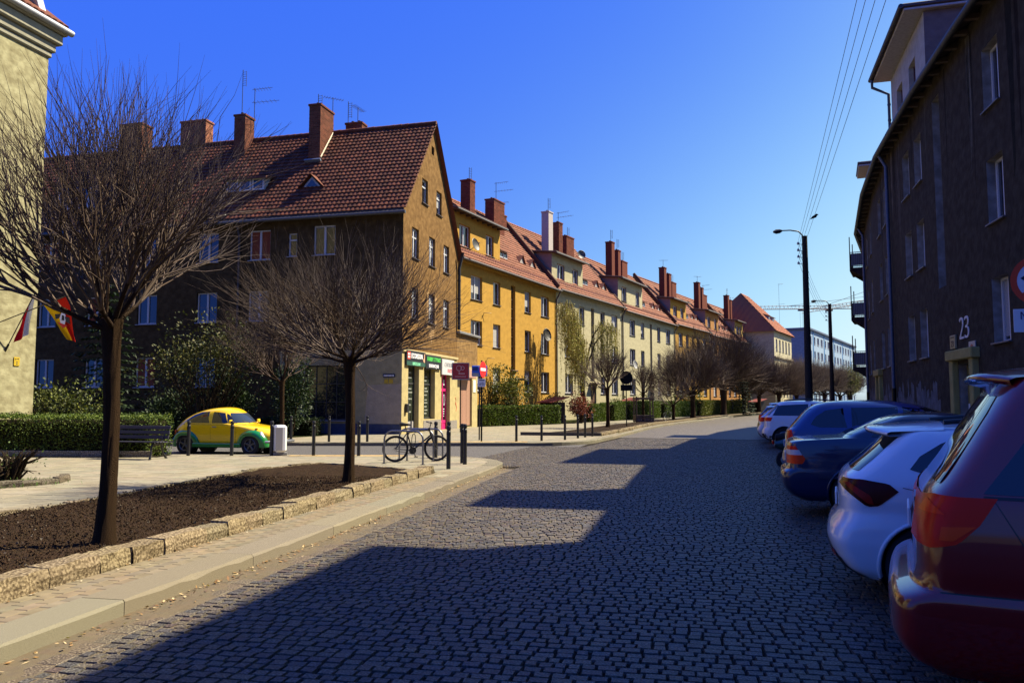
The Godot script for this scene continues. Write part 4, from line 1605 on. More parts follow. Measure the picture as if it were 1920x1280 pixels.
func terrace_house(i: int, a2: Vector2, b2: Vector2, col: Color, label: String) -> void:
	var o := P(a2.x, a2.y)
	var u := P(b2.x, b2.y) - o
	var L := u.length()
	u = u.normalized()
	var n := u.cross(Vector3.UP).normalized()
	var k := L / 19.5
	var t := thing("terraced_house", label, "building", Vector3.ZERO, 0.0, "terraced houses along the street")
	var ev: float = 11.0 + [0.0, 0.12, -0.1, 0.1, -0.12, 0.05][i]
	var rd: float = 16.8 + [0.0, 0.2, -0.15, 0.2, -0.2, 0.1][i]
	var dep := 10.0
	var wide := 1.85 * clampf(k, 0.86, 1.0)
	var slim := 1.25 * clampf(k, 0.9, 1.0)
	var holes := []
	var wins := []
	for y in [2.35, 5.35, 8.3]:
		for q in [[0.165, wide], [0.345, slim], [0.66, slim], [0.86, wide]]:
			var r := rect(q[0] * L - q[1] * 0.5, q[0] * L + q[1] * 0.5, y, y + 1.6)
			holes.append(r)
			wins.append(r)
	var slot := rect(0.505 * L - 0.36, 0.505 * L + 0.36, 3.9, 10.0)
	holes.append(slot)
	var door := rect(0.51 * L - 0.65, 0.51 * L + 0.65, 0.2, 3.0)
	holes.append(door)
	var mb := MB.new()
	mb.col = col
	var jam := col
	wall(mb, o, u, PackedVector2Array([Vector2(0, 0), Vector2(L, 0), Vector2(L, ev), Vector2(0, ev)]), holes, 0.24, jam)
	# end walls and back, closing the box
	for q in [[o, -n], [o + u * L, -n]]:
		mb.quad(q[0], q[0] + q[1] * dep, q[0] + q[1] * dep + Vector3.UP * ev, q[0] + Vector3.UP * ev)
		mb.tri(q[0] + Vector3.UP * ev, q[0] + q[1] * dep + Vector3.UP * ev, q[0] + q[1] * dep * 0.5 + Vector3.UP * rd)
	mb.quad(o - n * dep, o - n * dep + u * L, o - n * dep + u * L + Vector3.UP * ev, o - n * dep + Vector3.UP * ev)
	part("wall", mb, M.plaster, t)
	var cor := MB.new()
	cor.col = col
	cor.bbox(o + u * L * 0.5 + Vector3.UP * (ev - 0.32) + n * 0.06, Vector3(L, 0.3, 0.14), 0.04, Basis(u, Vector3.UP, n))
	part("cornice", cor, M.plaster, t)
	for j in wins.size():
		var bl := Color(0, 0, 0, 0)
		if rng.randf() < 0.45:
			bl = Color(0.55, 0.54, 0.5, [0.06, 0.3, 0.55][rng.randi() % 3])
		window(t, o, u, wins[j], "two" if wins[j].size.x > 1.15 else "one", Color(0.72, 0.73, 0.75), 0.2, Color(0.09, 0.07, 0.06), bl)
	# stair slot: dark glass strip in a deep reveal, the door under it with a small canopy
	var sg := MB.new()
	sg.col = Color(0.05, 0.035, 0.025)
	sg.quad(o + u * slot.position.x + Vector3.UP * slot.position.y - n * 0.22, o + u * slot.end.x + Vector3.UP * slot.position.y - n * 0.22, o + u * slot.end.x + Vector3.UP * slot.end.y - n * 0.22, o + u * slot.position.x + Vector3.UP * slot.end.y - n * 0.22)
	var ss := part("stair_window", sg, M.pane, t)
	var sb := MB.new()
	sb.col = Color(0.12, 0.07, 0.04)
	for q in 9:
		var gb := MB.new()
		gb.col = sb.col
		gb.box(o + u * slot.get_center().x + Vector3.UP * (slot.position.y + 0.35 + q * 0.68) - n * 0.19, Vector3(0.7, 0.06, 0.05), Basis(u, Vector3.UP, n))
		part("glazing_bar", gb, M.paint, ss)
	sb.bbox(o + u * slot.get_center().x + Vector3.UP * (slot.position.y - 0.06) + n * 0.05, Vector3(0.95, 0.12, 0.3), 0.02, Basis(u, Vector3.UP, n))
	part("slot_sill", sb, M.paint, ss)
	var dm := MB.new()
	dm.col = Color(0.13, 0.06, 0.03)
	dm.bbox(o + u * door.get_center().x + Vector3.UP * 1.6 - n * 0.18, Vector3(1.28, 2.78, 0.07), 0.01, Basis(u, Vector3.UP, n))
	for q in [-1.0, 1.0]:
		for yy in [0.8, 2.0]:
			dm.bbox(o + u * (door.get_center().x + q * 0.3) + Vector3.UP * yy - n * 0.14, Vector3(0.42, 0.8, 0.03), 0.012, Basis(u, Vector3.UP, n))
	var dd := part("door", dm, M.wood, t)
	var cn := MB.new()
	cn.col = Color(0.2, 0.16, 0.12)
	cn.bbox(o + u * door.get_center().x + Vector3.UP * 3.25 + n * 0.3, Vector3(1.9, 0.14, 0.65), 0.03, Basis(u, Vector3.UP, n))
	part("canopy", cn, M.plaster, dd)
	# roof
	var run := dep * 0.5
	var sl := (Vector3.UP * (rd - ev) - n * run)
	var su := sl.normalized()
	var eo := 0.55
	var rt := MB.new()
	var base := Color(0.31, 0.11, 0.055)
	roof_tiles(rt, o + Vector3.UP * ev - su * eo, u, su, L, sl.length() + eo, 0.3, 0.36 if i < 2 else 0.48, base, null, 0.2, i > 1)
	rt.col = Color(0.4, 0.15, 0.08)
	var rg := o - n * run + Vector3.UP * (rd + 0.02)
	rt.quad(rg, rg + u * L, o - n * dep + u * L + Vector3.UP * ev, o - n * dep + Vector3.UP * ev)
	for q in int(L / 0.5):
		rt.col = tint(Color(0.42, 0.15, 0.08), 0.15)
		rt.tube([rg + u * q * 0.5, rg + u * (q * 0.5 + 0.5)], [0.12, 0.1], 6)
	part("roof", rt, M.tile, t).set_meta("kind", "stuff")
	gutter(t, o + n * 0.5 + Vector3.UP * (ev - 0.38), o + u * L + n * 0.5 + Vector3.UP * (ev - 0.38), 0.085, Color(0.1, 0.085, 0.075))
	downpipe(t, [o + u * (L - 0.12) + n * 0.48 + Vector3.UP * (ev - 0.4), o + u * (L - 0.12) + n * 0.1 + Vector3.UP * (ev - 1.1), o + u * (L - 0.12) + n * 0.1 + Vector3.UP * 0.1], 0.075, Color(0.13, 0.11, 0.09))
	# big dormer at the near end
	var d0 := 0.35
	var d1 := d0 + 0.42 * L
	var fz := -n * 0.55
	var y0 := ev + 0.35
	var y1 := 14.0
	var dh := [rect(d0 + 1.0, d0 + 2.5, 11.75, 13.2), rect(d1 - 2.2, d1 - 1.0, 11.75, 13.2)]
	var dw := MB.new()
	dw.col = col
	wall(dw, o + fz, u, PackedVector2Array([Vector2(d0, y0), Vector2(d1, y0), Vector2(d1, y1), Vector2(d0, y1)]), dh, 0.22, jam)
	var cheek := Color(0.3, 0.24, 0.21) if i > 0 else col
	dw.col = cheek
	for q in [d0, d1]:
		var f0: Vector3 = o + fz + u * q
		dw.quad(f0 + Vector3.UP * y0, f0 + Vector3.UP * y1, f0 + Vector3.UP * (y1 + 0.35) - n * 3.2, f0 + Vector3.UP * y0 - n * 3.2)
	var dn := part("dormer", dw, M.plaster, t)
	for q in dh:
		window(t, o + fz, u, q, "two", Color(0.72, 0.73, 0.75), 0.18, Color(0.09, 0.07, 0.06))
	var dr := MB.new()
	dr.col = Color(0.13, 0.09, 0.075)
	var dc := o + fz + u * ((d0 + d1) * 0.5) - n * 1.5 + Vector3.UP * (y1 + 0.18)
	var dv := (-n * 3.6 + Vector3.UP * 0.4).normalized()
	dr.bbox(dc, Vector3(d1 - d0 + 0.5, 0.16, 4.1), 0.03, Basis(u, dv.cross(u) * -1.0, -dv))
	part("dormer_roof", dr, M.tile, dn)
	gutter(dn, o + fz + n * 0.55 + u * (d0 - 0.2) + Vector3.UP * (y1 - 0.12), o + fz + n * 0.55 + u * (d1 + 0.2) + Vector3.UP * (y1 - 0.12), 0.07)
	if i == 0:
		for q in 9:
			var br := MB.new()
			br.col = Color(0.08, 0.06, 0.05)
			br.box(o + fz + n * 0.25 + u * (d0 + 0.4 + q * (d1 - d0 - 0.8) / 8.0) + Vector3.UP * (y1 - 0.1), Vector3(0.14, 0.18, 0.5), Basis(u, Vector3.UP, n))
			part("rafter_end", br, M.wood, dn)
	# small triangular roof lights and a strip dormer
	var at := o + u * (d1 + 1.2) - n * 0.9 + Vector3.UP * (ev + 0.9 * (rd - ev) / run)
	roof_dormer(t, at, u, n, 1.4, 0.6, 0.7, 2)
	for q in [0.74, 0.86]:
		var tc: Vector3 = o + u * (L * q) - n * 1.1 + Vector3.UP * (ev + 1.1 * (rd - ev) / run + 0.03)
		var tm := MB.new()
		tm.col = Color(0.5, 0.48, 0.45)
		var tp := tc + Vector3.UP * 0.62
		tm.tri(tc - u * 0.45, tc + u * 0.45, tp)
		tm.col = Color(0.3, 0.12, 0.07)
		tm.quad(tc - u * 0.6 + n * 0.1, tp + n * 0.14 + Vector3.UP * 0.06, tp - n * 0.7 + Vector3.UP * 0.02, tc - u * 0.6 - n * 0.1)
		tm.quad(tp + n * 0.14 + Vector3.UP * 0.06, tc + u * 0.6 + n * 0.1, tc + u * 0.6 - n * 0.1, tp - n * 0.7 + Vector3.UP * 0.02)
		part("dormer", tm, M.tile, t)
	# raised fire wall between this house and the last
	if i > 0:
		var fw := MB.new()
		fw.col = Color(0.12, 0.07, 0.05)
		var f0 := o + Vector3.UP * (ev + 0.1) - su * 0.4
		var f1 := o + Vector3.UP * (rd + 0.1) - n * run
		fw.bbox((f0 + f1) * 0.5 + Vector3.UP * 0.12, Vector3(0.28, 0.3, (f1 - f0).length()), 0.03, Basis(u, (f1 - f0).normalized().cross(u), (f1 - f0).normalized()))
		part("fire_wall", fw, M.plaster, t)
	# snow guard along the eave
	var sgd := MB.new()
	sgd.col = Color(0.2, 0.07, 0.045)
	for q in int(L / 0.4):
		sgd.box(o + u * (q * 0.4 + 0.2) - n * 0.25 + Vector3.UP * (ev + 0.42), Vector3(0.34, 0.16, 0.02), Basis(u, Vector3.UP, n))
	part("snow_guard", sgd, M.zinc, t)
	# chimneys at the near party wall
	var bc := Color(0.2, 0.062, 0.036)
	var near := i < 2
	var cb := []
	if i == 0:
		cb = [[8.1, 3.6, 0.8, 0.8, 18.0], [13.0, 3.8, 0.8, 1.9, 17.6], [15.7, 4.6, 0.7, 0.8, 17.1]]
	else:
		cb = [[3.7, 2.6, 0.7, 0.85, 18.2], [6.4, 2.9, 0.7, 0.8, 17.8], [9.9, 3.6, 0.8, 1.7, 17.2]]
	for j in cb.size():
		var q: Array = cb[j]
		var by: float = ev + q[1] * (rd - ev) / run - 0.5
		var cc := bc
		if i == 1 and j == 0:
			cc = Color(0.62, 0.56, 0.52)
		chimney(t, o + u * q[0] - n * q[1] + Vector3.UP * by, u, q[2], q[3], q[4] - by, near and cc == bc, cc)
		if j != 1 or i < 3:
			antenna(o + u * (q[0] + 0.2) - n * q[1] + Vector3.UP * q[4], R(0.8, 1.7), rng.randi() % 3, ["comb-shaped antenna", "two-armed antenna", "bar antenna"][j] + " above the " + ["yellow house beside the gable", "cream house behind the willow", "cream house with the round sign before it", "yellow house behind the globe trees", "house with the orange dormer", "ochre house before the hipped end house"][i], R(-0.5, 0.5))
	if i == 0:
		dish(o + u * 1.05 + n * 0.75 + Vector3.UP * 11.6, Vector3(0.9, 0.25, 0.5), 0.42, "dark satellite dish on an arm at the yellow dormer's near corner")
		dish(o + u * (0.78 * L) + n * 0.65 + Vector3.UP * 6.75, Vector3(0.8, 0.2, 0.7), 0.5, "dark satellite dish on the yellow wall beside the upper windows")
		for q in [[0.24, 7.55], [0.27, 4.55]]:
			var br := MB.new()
			br.col = Color(0.08, 0.06, 0.04)
			var b0: Vector3 = o + u * (q[0] * L) + n * 0.05 + Vector3.UP * q[1]
			br.tube([b0 - Vector3.UP * 0.35 - u * 0.5, b0 - u * 0.35 + n * 0.05, b0 + u * 0.2 + n * 0.3], [0.02, 0.02, 0.02], 5)
			part("flag_bracket", br, M.metal, t)
	if i == 2:
		dish(o + u * (0.1 * L) + n * 0.6 + Vector3.UP * 5.3, Vector3(0.8, 0.2, 0.7), 0.42, "satellite dish on the cream wall near the second downpipe", Color(0.3, 0.3, 0.28))
		dish(o + u * -1.0 - n * 3.9 + Vector3.UP * 16.3, Vector3(0.4, 0.2, 0.9), 0.45, "round dark satellite dish standing at the terrace ridge", Color(0.04, 0.04, 0.04))

# ---------------------------------------------------------------- the dark tenements on the right
var RF := [Vector2(6.0, -7.0), Vector2(12.4, 20.5), Vector2(13.5, 24.9), Vector2(15.5, 31.9), Vector2(17.6, 37.9), Vector2(21.15, 46.8), Vector2(25.1, 54.5), Vector2(30.5, 62.5)]

func make_dark_tenements() -> void:
	var t1 := thing("dark_tenement", "sooty dark tenement with white dormer and house number 23 over a yellow doorway", "building")
	var t2 := thing("dark_tenement", "sooty curved tenement with three stacked balconies at its far end", "building")
	var ev := 12.0
	var rd := 16.2
	for i in RF.size() - 1:
		var t := t1 if i < 3 else t2
		var b := P(RF[i].x, RF[i].y)
		var a := P(RF[i + 1].x, RF[i + 1].y)
		var u := (b - a)
		var L := u.length()
		u = u.normalized()
		var n := u.cross(Vector3.UP).normalized()
		var holes := []
		var wins := []
		# positions by depth along the wall
		var at := func(d: float) -> float: return L * (1.0 - (d - RF[i].y) / (RF[i + 1].y - RF[i].y))
		var ds: Array = [[19.5, 11.3], [], [26.7, 28.6], [33.2, 35.4], [40.2, 43.6], [49.0, 52.0], [57.0, 60.0]][i]
		for d in ds:
			for y in [3.15, 6.2, 9.15]:
				var c: float = at.call(d)
				var r := rect(c - 0.55, c + 0.55, y, y + 1.65)
				holes.append(r)
				wins.append(r)
		var slot := Rect2()
		if i == 1:
			slot = rect(at.call(24.2) - 0.4, at.call(24.2) + 0.4, 5.2, 11.2)
			holes.append(slot)
		var doors := []
		if i == 1:
			doors = [rect(at.call(22.3) - 0.75, at.call(22.3) + 0.75, 0.1, 2.75)]
		elif i == 3:
			doors = [rect(at.call(37.0) - 0.6, at.call(37.0) + 0.6, 0.1, 2.75)]
		holes.append_array(doors)
		var mb := MB.new()
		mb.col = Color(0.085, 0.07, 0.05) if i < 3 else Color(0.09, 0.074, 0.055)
		wall(mb, a, u, PackedVector2Array([Vector2(0, 0), Vector2(L, 0), Vector2(L, ev), Vector2(0, ev)]), holes, 0.32, Color(0.42, 0.41, 0.38))
		part("wall", mb, M.rough_plaster, t)
		for r in wins:
			window(t, a, u, r, "two", Color(0.75, 0.76, 0.78), 0.24, Color(0.16, 0.15, 0.15), Color(0.5, 0.5, 0.5, 0.1) if rng.randf() < 0.4 else Color(0, 0, 0, 0))
		if slot.size.x > 0:
			var sg := MB.new()
			sg.col = Color(0.02, 0.02, 0.02)
			sg.box(a + u * slot.get_center().x + Vector3.UP * slot.get_center().y - n * 0.3, Vector3(slot.size.x, slot.size.y, 0.03), Basis(u, Vector3.UP, n))
			part("stair_window", sg, M.pane, t)
		for r in doors:
			yellow_doorway(t, a, u, n, r, i == 1)
		# eaves, roof slope, back
		var su := (Vector3.UP * (rd - ev) - n * 5.0).normalized()
		var rt := MB.new()
		rt.col = Color(0.2, 0.08, 0.05)
		var e0 := a + Vector3.UP * (ev + 0.05) + n * 0.4 - Vector3.UP * 0.3
		var e1 := b + Vector3.UP * (ev + 0.05) + n * 0.4 - Vector3.UP * 0.3
		rt.quad(e0, e1, b + Vector3.UP * rd - n * 5.0, a + Vector3.UP * rd - n * 5.0)
		rt.quad(b + Vector3.UP * rd - n * 5.0, b - n * 10.0 + Vector3.UP * ev, a - n * 10.0 + Vector3.UP * ev, a + Vector3.UP * rd - n * 5.0)
		rt.quad(a - n * 10.0, b - n * 10.0, b - n * 10.0 + Vector3.UP * ev, a - n * 10.0 + Vector3.UP * ev)
		part("roof", rt, M.tile, t)
		var sf := MB.new()
		sf.col = Color(0.09, 0.065, 0.045)
		sf.quad(a + Vector3.UP * (ev - 0.05), b + Vector3.UP * (ev - 0.05), b + n * 0.4 + Vector3.UP * (ev - 0.27), a + n * 0.4 + Vector3.UP * (ev - 0.27))
		for q in int(L / 0.9):
			sf.col = tint(Color(0.13, 0.09, 0.06), 0.3)
			sf.box(a + u * (q * 0.9 + 0.4) + n * 0.18 + Vector3.UP * (ev - 0.2), Vector3(0.16, 0.14, 0.36), Basis(u, Vector3.UP, n))
		part("soffit", sf, M.wood, t)
		gutter(t, a + n * 0.46 + Vector3.UP * (ev - 0.25), b + n * 0.46 + Vector3.UP * (ev - 0.25), 0.1, Color(0.05, 0.055, 0.07))
		# damp and soot streaks running down from the eave
		if i < 4:
			for k in 14:
				var x := R(0.3, L - 0.3) if i > 0 else R(0.3, 9.0)
				var w := R(0.06, 0.22)
				var clear := true
				for h in holes:
					if x + w > h.position.x - 0.1 and x - w < h.end.x + 0.1:
						clear = false
				if not clear:
					continue
				var ln := R(1.0, 5.5)
				var sk := MB.new()
				sk.col = tint(Color(0.15, 0.13, 0.1), 0.2) if k % 2 else tint(Color(0.045, 0.037, 0.028), 0.2)
				sk.prism(PackedVector2Array([Vector2(x - w, 11.7), Vector2(x - w * R(0.5, 1.0), 11.7 - ln * 0.5), Vector2(x - w * R(0.1, 0.4), 11.7 - ln), Vector2(x + w * R(0.1, 0.4), 11.7 - ln * R(0.8, 0.95)), Vector2(x + w * R(0.4, 1.0), 11.7 - ln * 0.4), Vector2(x + w, 11.7)]), a, u, Vector3.UP, n * 0.003)
				part("damp_streak", sk, M.rough_plaster, t)
		# patched pale render low on the wall
		var pr := MB.new()
		pr.col = Color(0.2, 0.21, 0.22)
		if i >= 2 and i < 5:
			var xx := 0.1
			while xx < L - 0.1:
				var w := R(0.12, 0.4)
				var h := 1.5 + R(0.1, 0.9)
				var x1 := minf(xx + w, L)
				pr.prism(PackedVector2Array([Vector2(xx, 0.1), Vector2(x1, 0.1), Vector2(x1, h + R(-0.2, 0.1)), Vector2((xx + x1) * 0.5, h + R(0, 0.2)), Vector2(xx, h)]), a, u, Vector3.UP, n * 0.004)
				xx += w
			part("pale_render", pr, M.rough_plaster, t, "ragged pale render low on the dark wall")
	# end gable at the near side, out of the frame
	var b0 := P(RF[0].x, RF[0].y)
	var n0 := (b0 - P(RF[1].x, RF[1].y)).normalized().cross(Vector3.UP)
	var eg := MB.new()
	eg.col = Color(0.06, 0.05, 0.045)
	eg.quad(b0, b0 + Vector3.UP * ev, b0 - n0 * 10.0 + Vector3.UP * ev, b0 - n0 * 10.0)
	eg.tri(b0 + Vector3.UP * ev, b0 - n0 * 5.0 + Vector3.UP * rd, b0 - n0 * 10.0 + Vector3.UP * ev)
	part("end_wall", eg, M.rough_plaster, t1)
	var far := P(RF[7].x, RF[7].y)
	var nf := (P(RF[6].x, RF[6].y) - far).normalized().cross(Vector3.UP)
	var ef := MB.new()
	ef.col = Color(0.06, 0.05, 0.045)
	ef.quad(far, far - nf * 10.0, far - nf * 10.0 + Vector3.UP * ev, far + Vector3.UP * ev)
	ef.tri(far + Vector3.UP * ev, far - nf * 10.0 + Vector3.UP * ev, far - nf * 5.0 + Vector3.UP * rd)
	part("end_wall", ef, M.rough_plaster, t2)
	# dormers: white one in view, others further along throw the stepped shadow on the road
	white_dormer(t1, 26.2, 32.0, true, 15.0)
	white_dormer(t1, 17.3, 19.2, false, 14.9)
	white_dormer(t1, 0.0, 13.4, false, 15.0)
	white_dormer(t2, 41.5, 43.5, false, 14.2)
	# downpipes
	for q in [31.5, 45.0]:
		var s := facade_at(q)
		downpipe(t1 if q < 32 else t2, [s[0] + s[2] * 0.42 + Vector3.UP * 11.75, s[0] + s[2] * 0.14 + Vector3.UP * 11.2, s[0] + s[2] * 0.14 + Vector3.UP * 2.2], 0.07, Color(0.09, 0.11, 0.17))
		var iron := MB.new()
		iron.col = Color(0.02, 0.02, 0.02)
		iron.rod(s[0] + s[2] * 0.14 + Vector3.UP * 2.2, s[0] + s[2] * 0.14 + Vector3.UP * 0.1, 0.08, 8)
		part("standpipe", iron, M.metal, t1 if q < 32 else t2)
	# balconies
	for y in [3.6, 6.6, 9.6]:
		balcony(t2, 48.0, y)
	# plates and number
	var s := facade_at(22.3)
	var bs := Basis(s[1], Vector3.UP, s[2])
	lettering(t1, "house_number", "23", 0.62, Color(0.55, 0.55, 0.55), s[0] + Vector3.UP * 3.75 + s[2] * 0.02 + s[1] * 0.05, bs, 0.02, false)
	var np := MB.new()
	np.col = Color(0.4, 0.36, 0.2)
	np.bbox(s[0] - s[1] * 0.95 + Vector3.UP * 3.42 + s[2] * 0.04, Vector3(0.5, 0.4, 0.06), 0.01, bs)
	np.col = Color(0.02, 0.02, 0.02)
	np.box(s[0] - s[1] * 0.95 + Vector3.UP * 3.55 + s[2] * 0.072, Vector3(0.34, 0.05, 0.004), bs)
	var npp := part("number_plate", np, M.paint, t1, "small lit number box above the doorway")
	lettering(npp, "lettering", "23", 0.18, Color(0.02, 0.02, 0.02), s[0] - s[1] * 0.95 + Vector3.UP * 3.36 + s[2] * 0.075, bs, 0.006)
	var po := thing("wall_poster", "small framed notice with a reddish picture beside the yellow doorway", "poster")
	var pm := MB.new()
	pm.col = Color(0.6, 0.55, 0.48)
	var s2 := facade_at(21.6)
	var pb := Basis(s2[1], Vector3.UP, s2[2])
	pm.bbox(s2[0] + Vector3.UP * 2.95 + s2[2] * 0.03, Vector3(0.55, 0.75, 0.03), 0.005, pb)
	part("sheet", pm, M.paint, po)
	var pi := MB.new()
	pi.col = Color(0.35, 0.08, 0.05)
	pi.lathe([Vector2(0.001, 0.0), Vector2(0.17, 0.0)], 14, Basis(s2[1], s2[2], -Vector3.UP), s2[0] + Vector3.UP * 3.08 + s2[2] * 0.048)
	pi.col = Color(0.2, 0.2, 0.2)
	for k in 4:
		pi.box(s2[0] + Vector3.UP * (2.82 - k * 0.05) + s2[2] * 0.048, Vector3(0.4 - 0.05 * (k & 1), 0.018, 0.003), pb)
	part("picture", pi, M.print, po)

func facade_at(d: float) -> Array:
	for i in RF.size() - 1:
		if d <= RF[i + 1].y or i == RF.size() - 2:
			var k: float = (d - RF[i].y) / (RF[i + 1].y - RF[i].y)
			var p: Vector2 = RF[i].lerp(RF[i + 1], k)
			var u := (P(RF[i].x, RF[i].y) - P(RF[i + 1].x, RF[i + 1].y)).normalized()
			return [P(p.x, p.y), u, u.cross(Vector3.UP).normalized()]
	return []

func yellow_doorway(t: Node, a: Vector3, u: Vector3, n: Vector3, r: Rect2, big: bool) -> void:
	var bs := Basis(u, Vector3.UP, n)
	var f := MB.new()
	f.col = Color(0.45, 0.38, 0.13)
	var c := a + u * r.get_center().x
	for s in [-1.0, 1.0]:
		f.bbox(c + u * s * (r.size.x * 0.5 + 0.16) + Vector3.UP * 1.45 + n * 0.06, Vector3(0.32, 2.9, 0.2), 0.02, bs)
	f.bbox(c + Vector3.UP * 3.0 + n * 0.08, Vector3(r.size.x + 0.9, 0.3, 0.3), 0.03, bs)
	var o := part("door_surround", f, M.plaster, t, "ochre yellow door surround")
	var d := MB.new()
	d.col = Color(0.34, 0.28, 0.08)
	d.bbox(c + Vector3.UP * 1.42 - n * 0.26, Vector3(r.size.x, 2.66, 0.06), 0.01, bs)
	for k in 2:
		d.bbox(c + u * (k - 0.5) * 0.6 + Vector3.UP * 0.8 - n * 0.22, Vector3(0.45, 0.9, 0.03), 0.012, bs)
		d.bbox(c + u * (k - 0.5) * 0.6 + Vector3.UP * 2.0 - n * 0.22, Vector3(0.45, 0.9, 0.03), 0.012, bs)
	part("door", d, M.paint, t)
	if big:
		var ic := MB.new()
		ic.col = Color(0.6, 0.6, 0.6)
		ic.bbox(c + u * -0.5 + Vector3.UP * 1.5 - n * 0.2, Vector3(0.16, 0.22, 0.04), 0.006, bs)
		part("entry_phone", ic, M.plastic, o)

func white_dormer(t: Node, d0: float, d1: float, seen: bool, top: float) -> void:
	var s0 := facade_at(d0)
	var s1 := facade_at(d1)
	var a: Vector3 = s1[0]
	var b: Vector3 = s0[0]
	var u := (b - a)
	var L := u.length()
	u = u.normalized()
	var n := u.cross(Vector3.UP).normalized()
	a -= n * 0.25
	b -= n * 0.25
	var mb := MB.new()
	mb.col = Color(0.5, 0.49, 0.46) if seen else Color(0.3, 0.27, 0.24)
	var holes := []
	if seen:
		holes = [rect(1.1, 2.2, 12.45, 14.1), rect(3.4, 4.5, 12.45, 14.1)]
	wall(mb, a, u, PackedVector2Array([Vector2(0, 11.9), Vector2(L, 11.9), Vector2(L, top), Vector2(0, top)]), holes, 0.25)
	mb.col = Color(0.2, 0.17, 0.17)
	for q in [a, b]:
		mb.quad(q + Vector3.UP * 11.9, q - n * 4.5 + Vector3.UP * 11.9, q - n * 4.5 + Vector3.UP * (top + 0.3), q + Vector3.UP * top)
	var o := part("dormer", mb, M.plaster, t, "white rendered dormer with two dark windows" if seen else "")
	for r in holes:
		window(t, a, u, r, "two", Color(0.14, 0.05, 0.04), 0.2, Color(0.2, 0.19, 0.18))
	var rf := MB.new()
	rf.col = Color(0.09, 0.07, 0.07)
	rf.bbox((a + b) * 0.5 - n * 1.9 + Vector3.UP * (top + 0.2), Vector3(L + 0.5, 0.14, 5.2), 0.03, Basis(u, Vector3.UP, n))
	rf.col = Color(0.42, 0.4, 0.38)
	rf.bbox((a + b) * 0.5 - n * 1.9 + Vector3.UP * (top + 0.07), Vector3(L + 0.42, 0.1, 5.1), 0.02, Basis(u, Vector3.UP, n))
	part("dormer_roof", rf, M.zinc, o)
	if seen:
		gutter(o, a + n * 0.75 - u * 0.3 + Vector3.UP * (top + 0.16), b + n * 0.75 + u * 0.3 + Vector3.UP * (top + 0.16), 0.08, Color(0.04, 0.045, 0.06))
		downpipe(o, [a + n * 0.72 + Vector3.UP * (top + 0.1), a + n * 0.72 + Vector3.UP * (top - 0.25), a + n * 0.1 + Vector3.UP * (top - 0.6), a + n * 0.1 + Vector3.UP * 12.2], 0.06, Color(0.07, 0.08, 0.12))

func balcony(t: Node, d: float, y: float) -> void:
	var s := facade_at(d)
	var bs := Basis(s[1], Vector3.UP, s[2])
	var m := MB.new()
	m.col = Color(0.06, 0.05, 0.045)
	var c: Vector3 = s[0] + s[2] * 0.42 + Vector3.UP * y
	m.bbox(c, Vector3(2.6, 0.22, 0.85), 0.02, bs)
	for q in [-1.3, 1.3]:
		m.prism(PackedVector2Array([Vector2(0, 0), Vector2(0.7, 0), Vector2(0, -0.5)]), s[0] + s[1] * q + Vector3.UP * (y - 0.1), s[2], Vector3.UP, s[1] * 0.15)
	var o := part("balcony", m, M.rough_plaster, t)
	var r := MB.new()
	r.col = Color(0.04, 0.04, 0.045)
	for yy in [0.2, 1.05]:
		r.tube([s[0] + s[1] * 1.25 + Vector3.UP * (y + yy), s[0] + s[1] * 1.25 + s[2] * 0.82 + Vector3.UP * (y + yy), s[0] - s[1] * 1.25 + s[2] * 0.82 + Vector3.UP * (y + yy), s[0] - s[1] * 1.25 + Vector3.UP * (y + yy)], [0.025, 0.025, 0.025, 0.025], 5)
	for k in 21:
		r.rod(s[0] + s[1] * (-1.25 + k * 0.125) + s[2] * 0.82 + Vector3.UP * (y + 0.1), s[0] + s[1] * (-1.25 + k * 0.125) + s[2] * 0.82 + Vector3.UP * (y + 1.05), 0.012, 4)
	for q in [-1.25, 1.25]:
		for k in 8:
			r.rod(s[0] + s[1] * q + s[2] * (0.1 + k * 0.1) + Vector3.UP * (y + 0.1), s[0] + s[1] * q + s[2] * (0.1 + k * 0.1) + Vector3.UP * (y + 1.05), 0.012, 4)
		r.rod(s[0] + s[1] * q + s[2] * 0.82 + Vector3.UP * y, s[0] + s[1] * q + s[2] * 0.82 + Vector3.UP * (y + 2.0), 0.03, 5)
	part("railing", r, M.metal, o)
	var p := MB.new()
	p.col = Color(0.35, 0.37, 0.4)
	p.quad(s[0] + s[1] * 1.22 + s[2] * 0.1 + Vector3.UP * (y + 0.25), s[0] + s[1] * 1.22 + s[2] * 0.75 + Vector3.UP * (y + 0.25), s[0] + s[1] * 1.22 + s[2] * 0.75 + Vector3.UP * (y + 0.98), s[0] + s[1] * 1.22 + s[2] * 0.1 + Vector3.UP * (y + 0.98))
	part("screen", p, M.cloth, o)

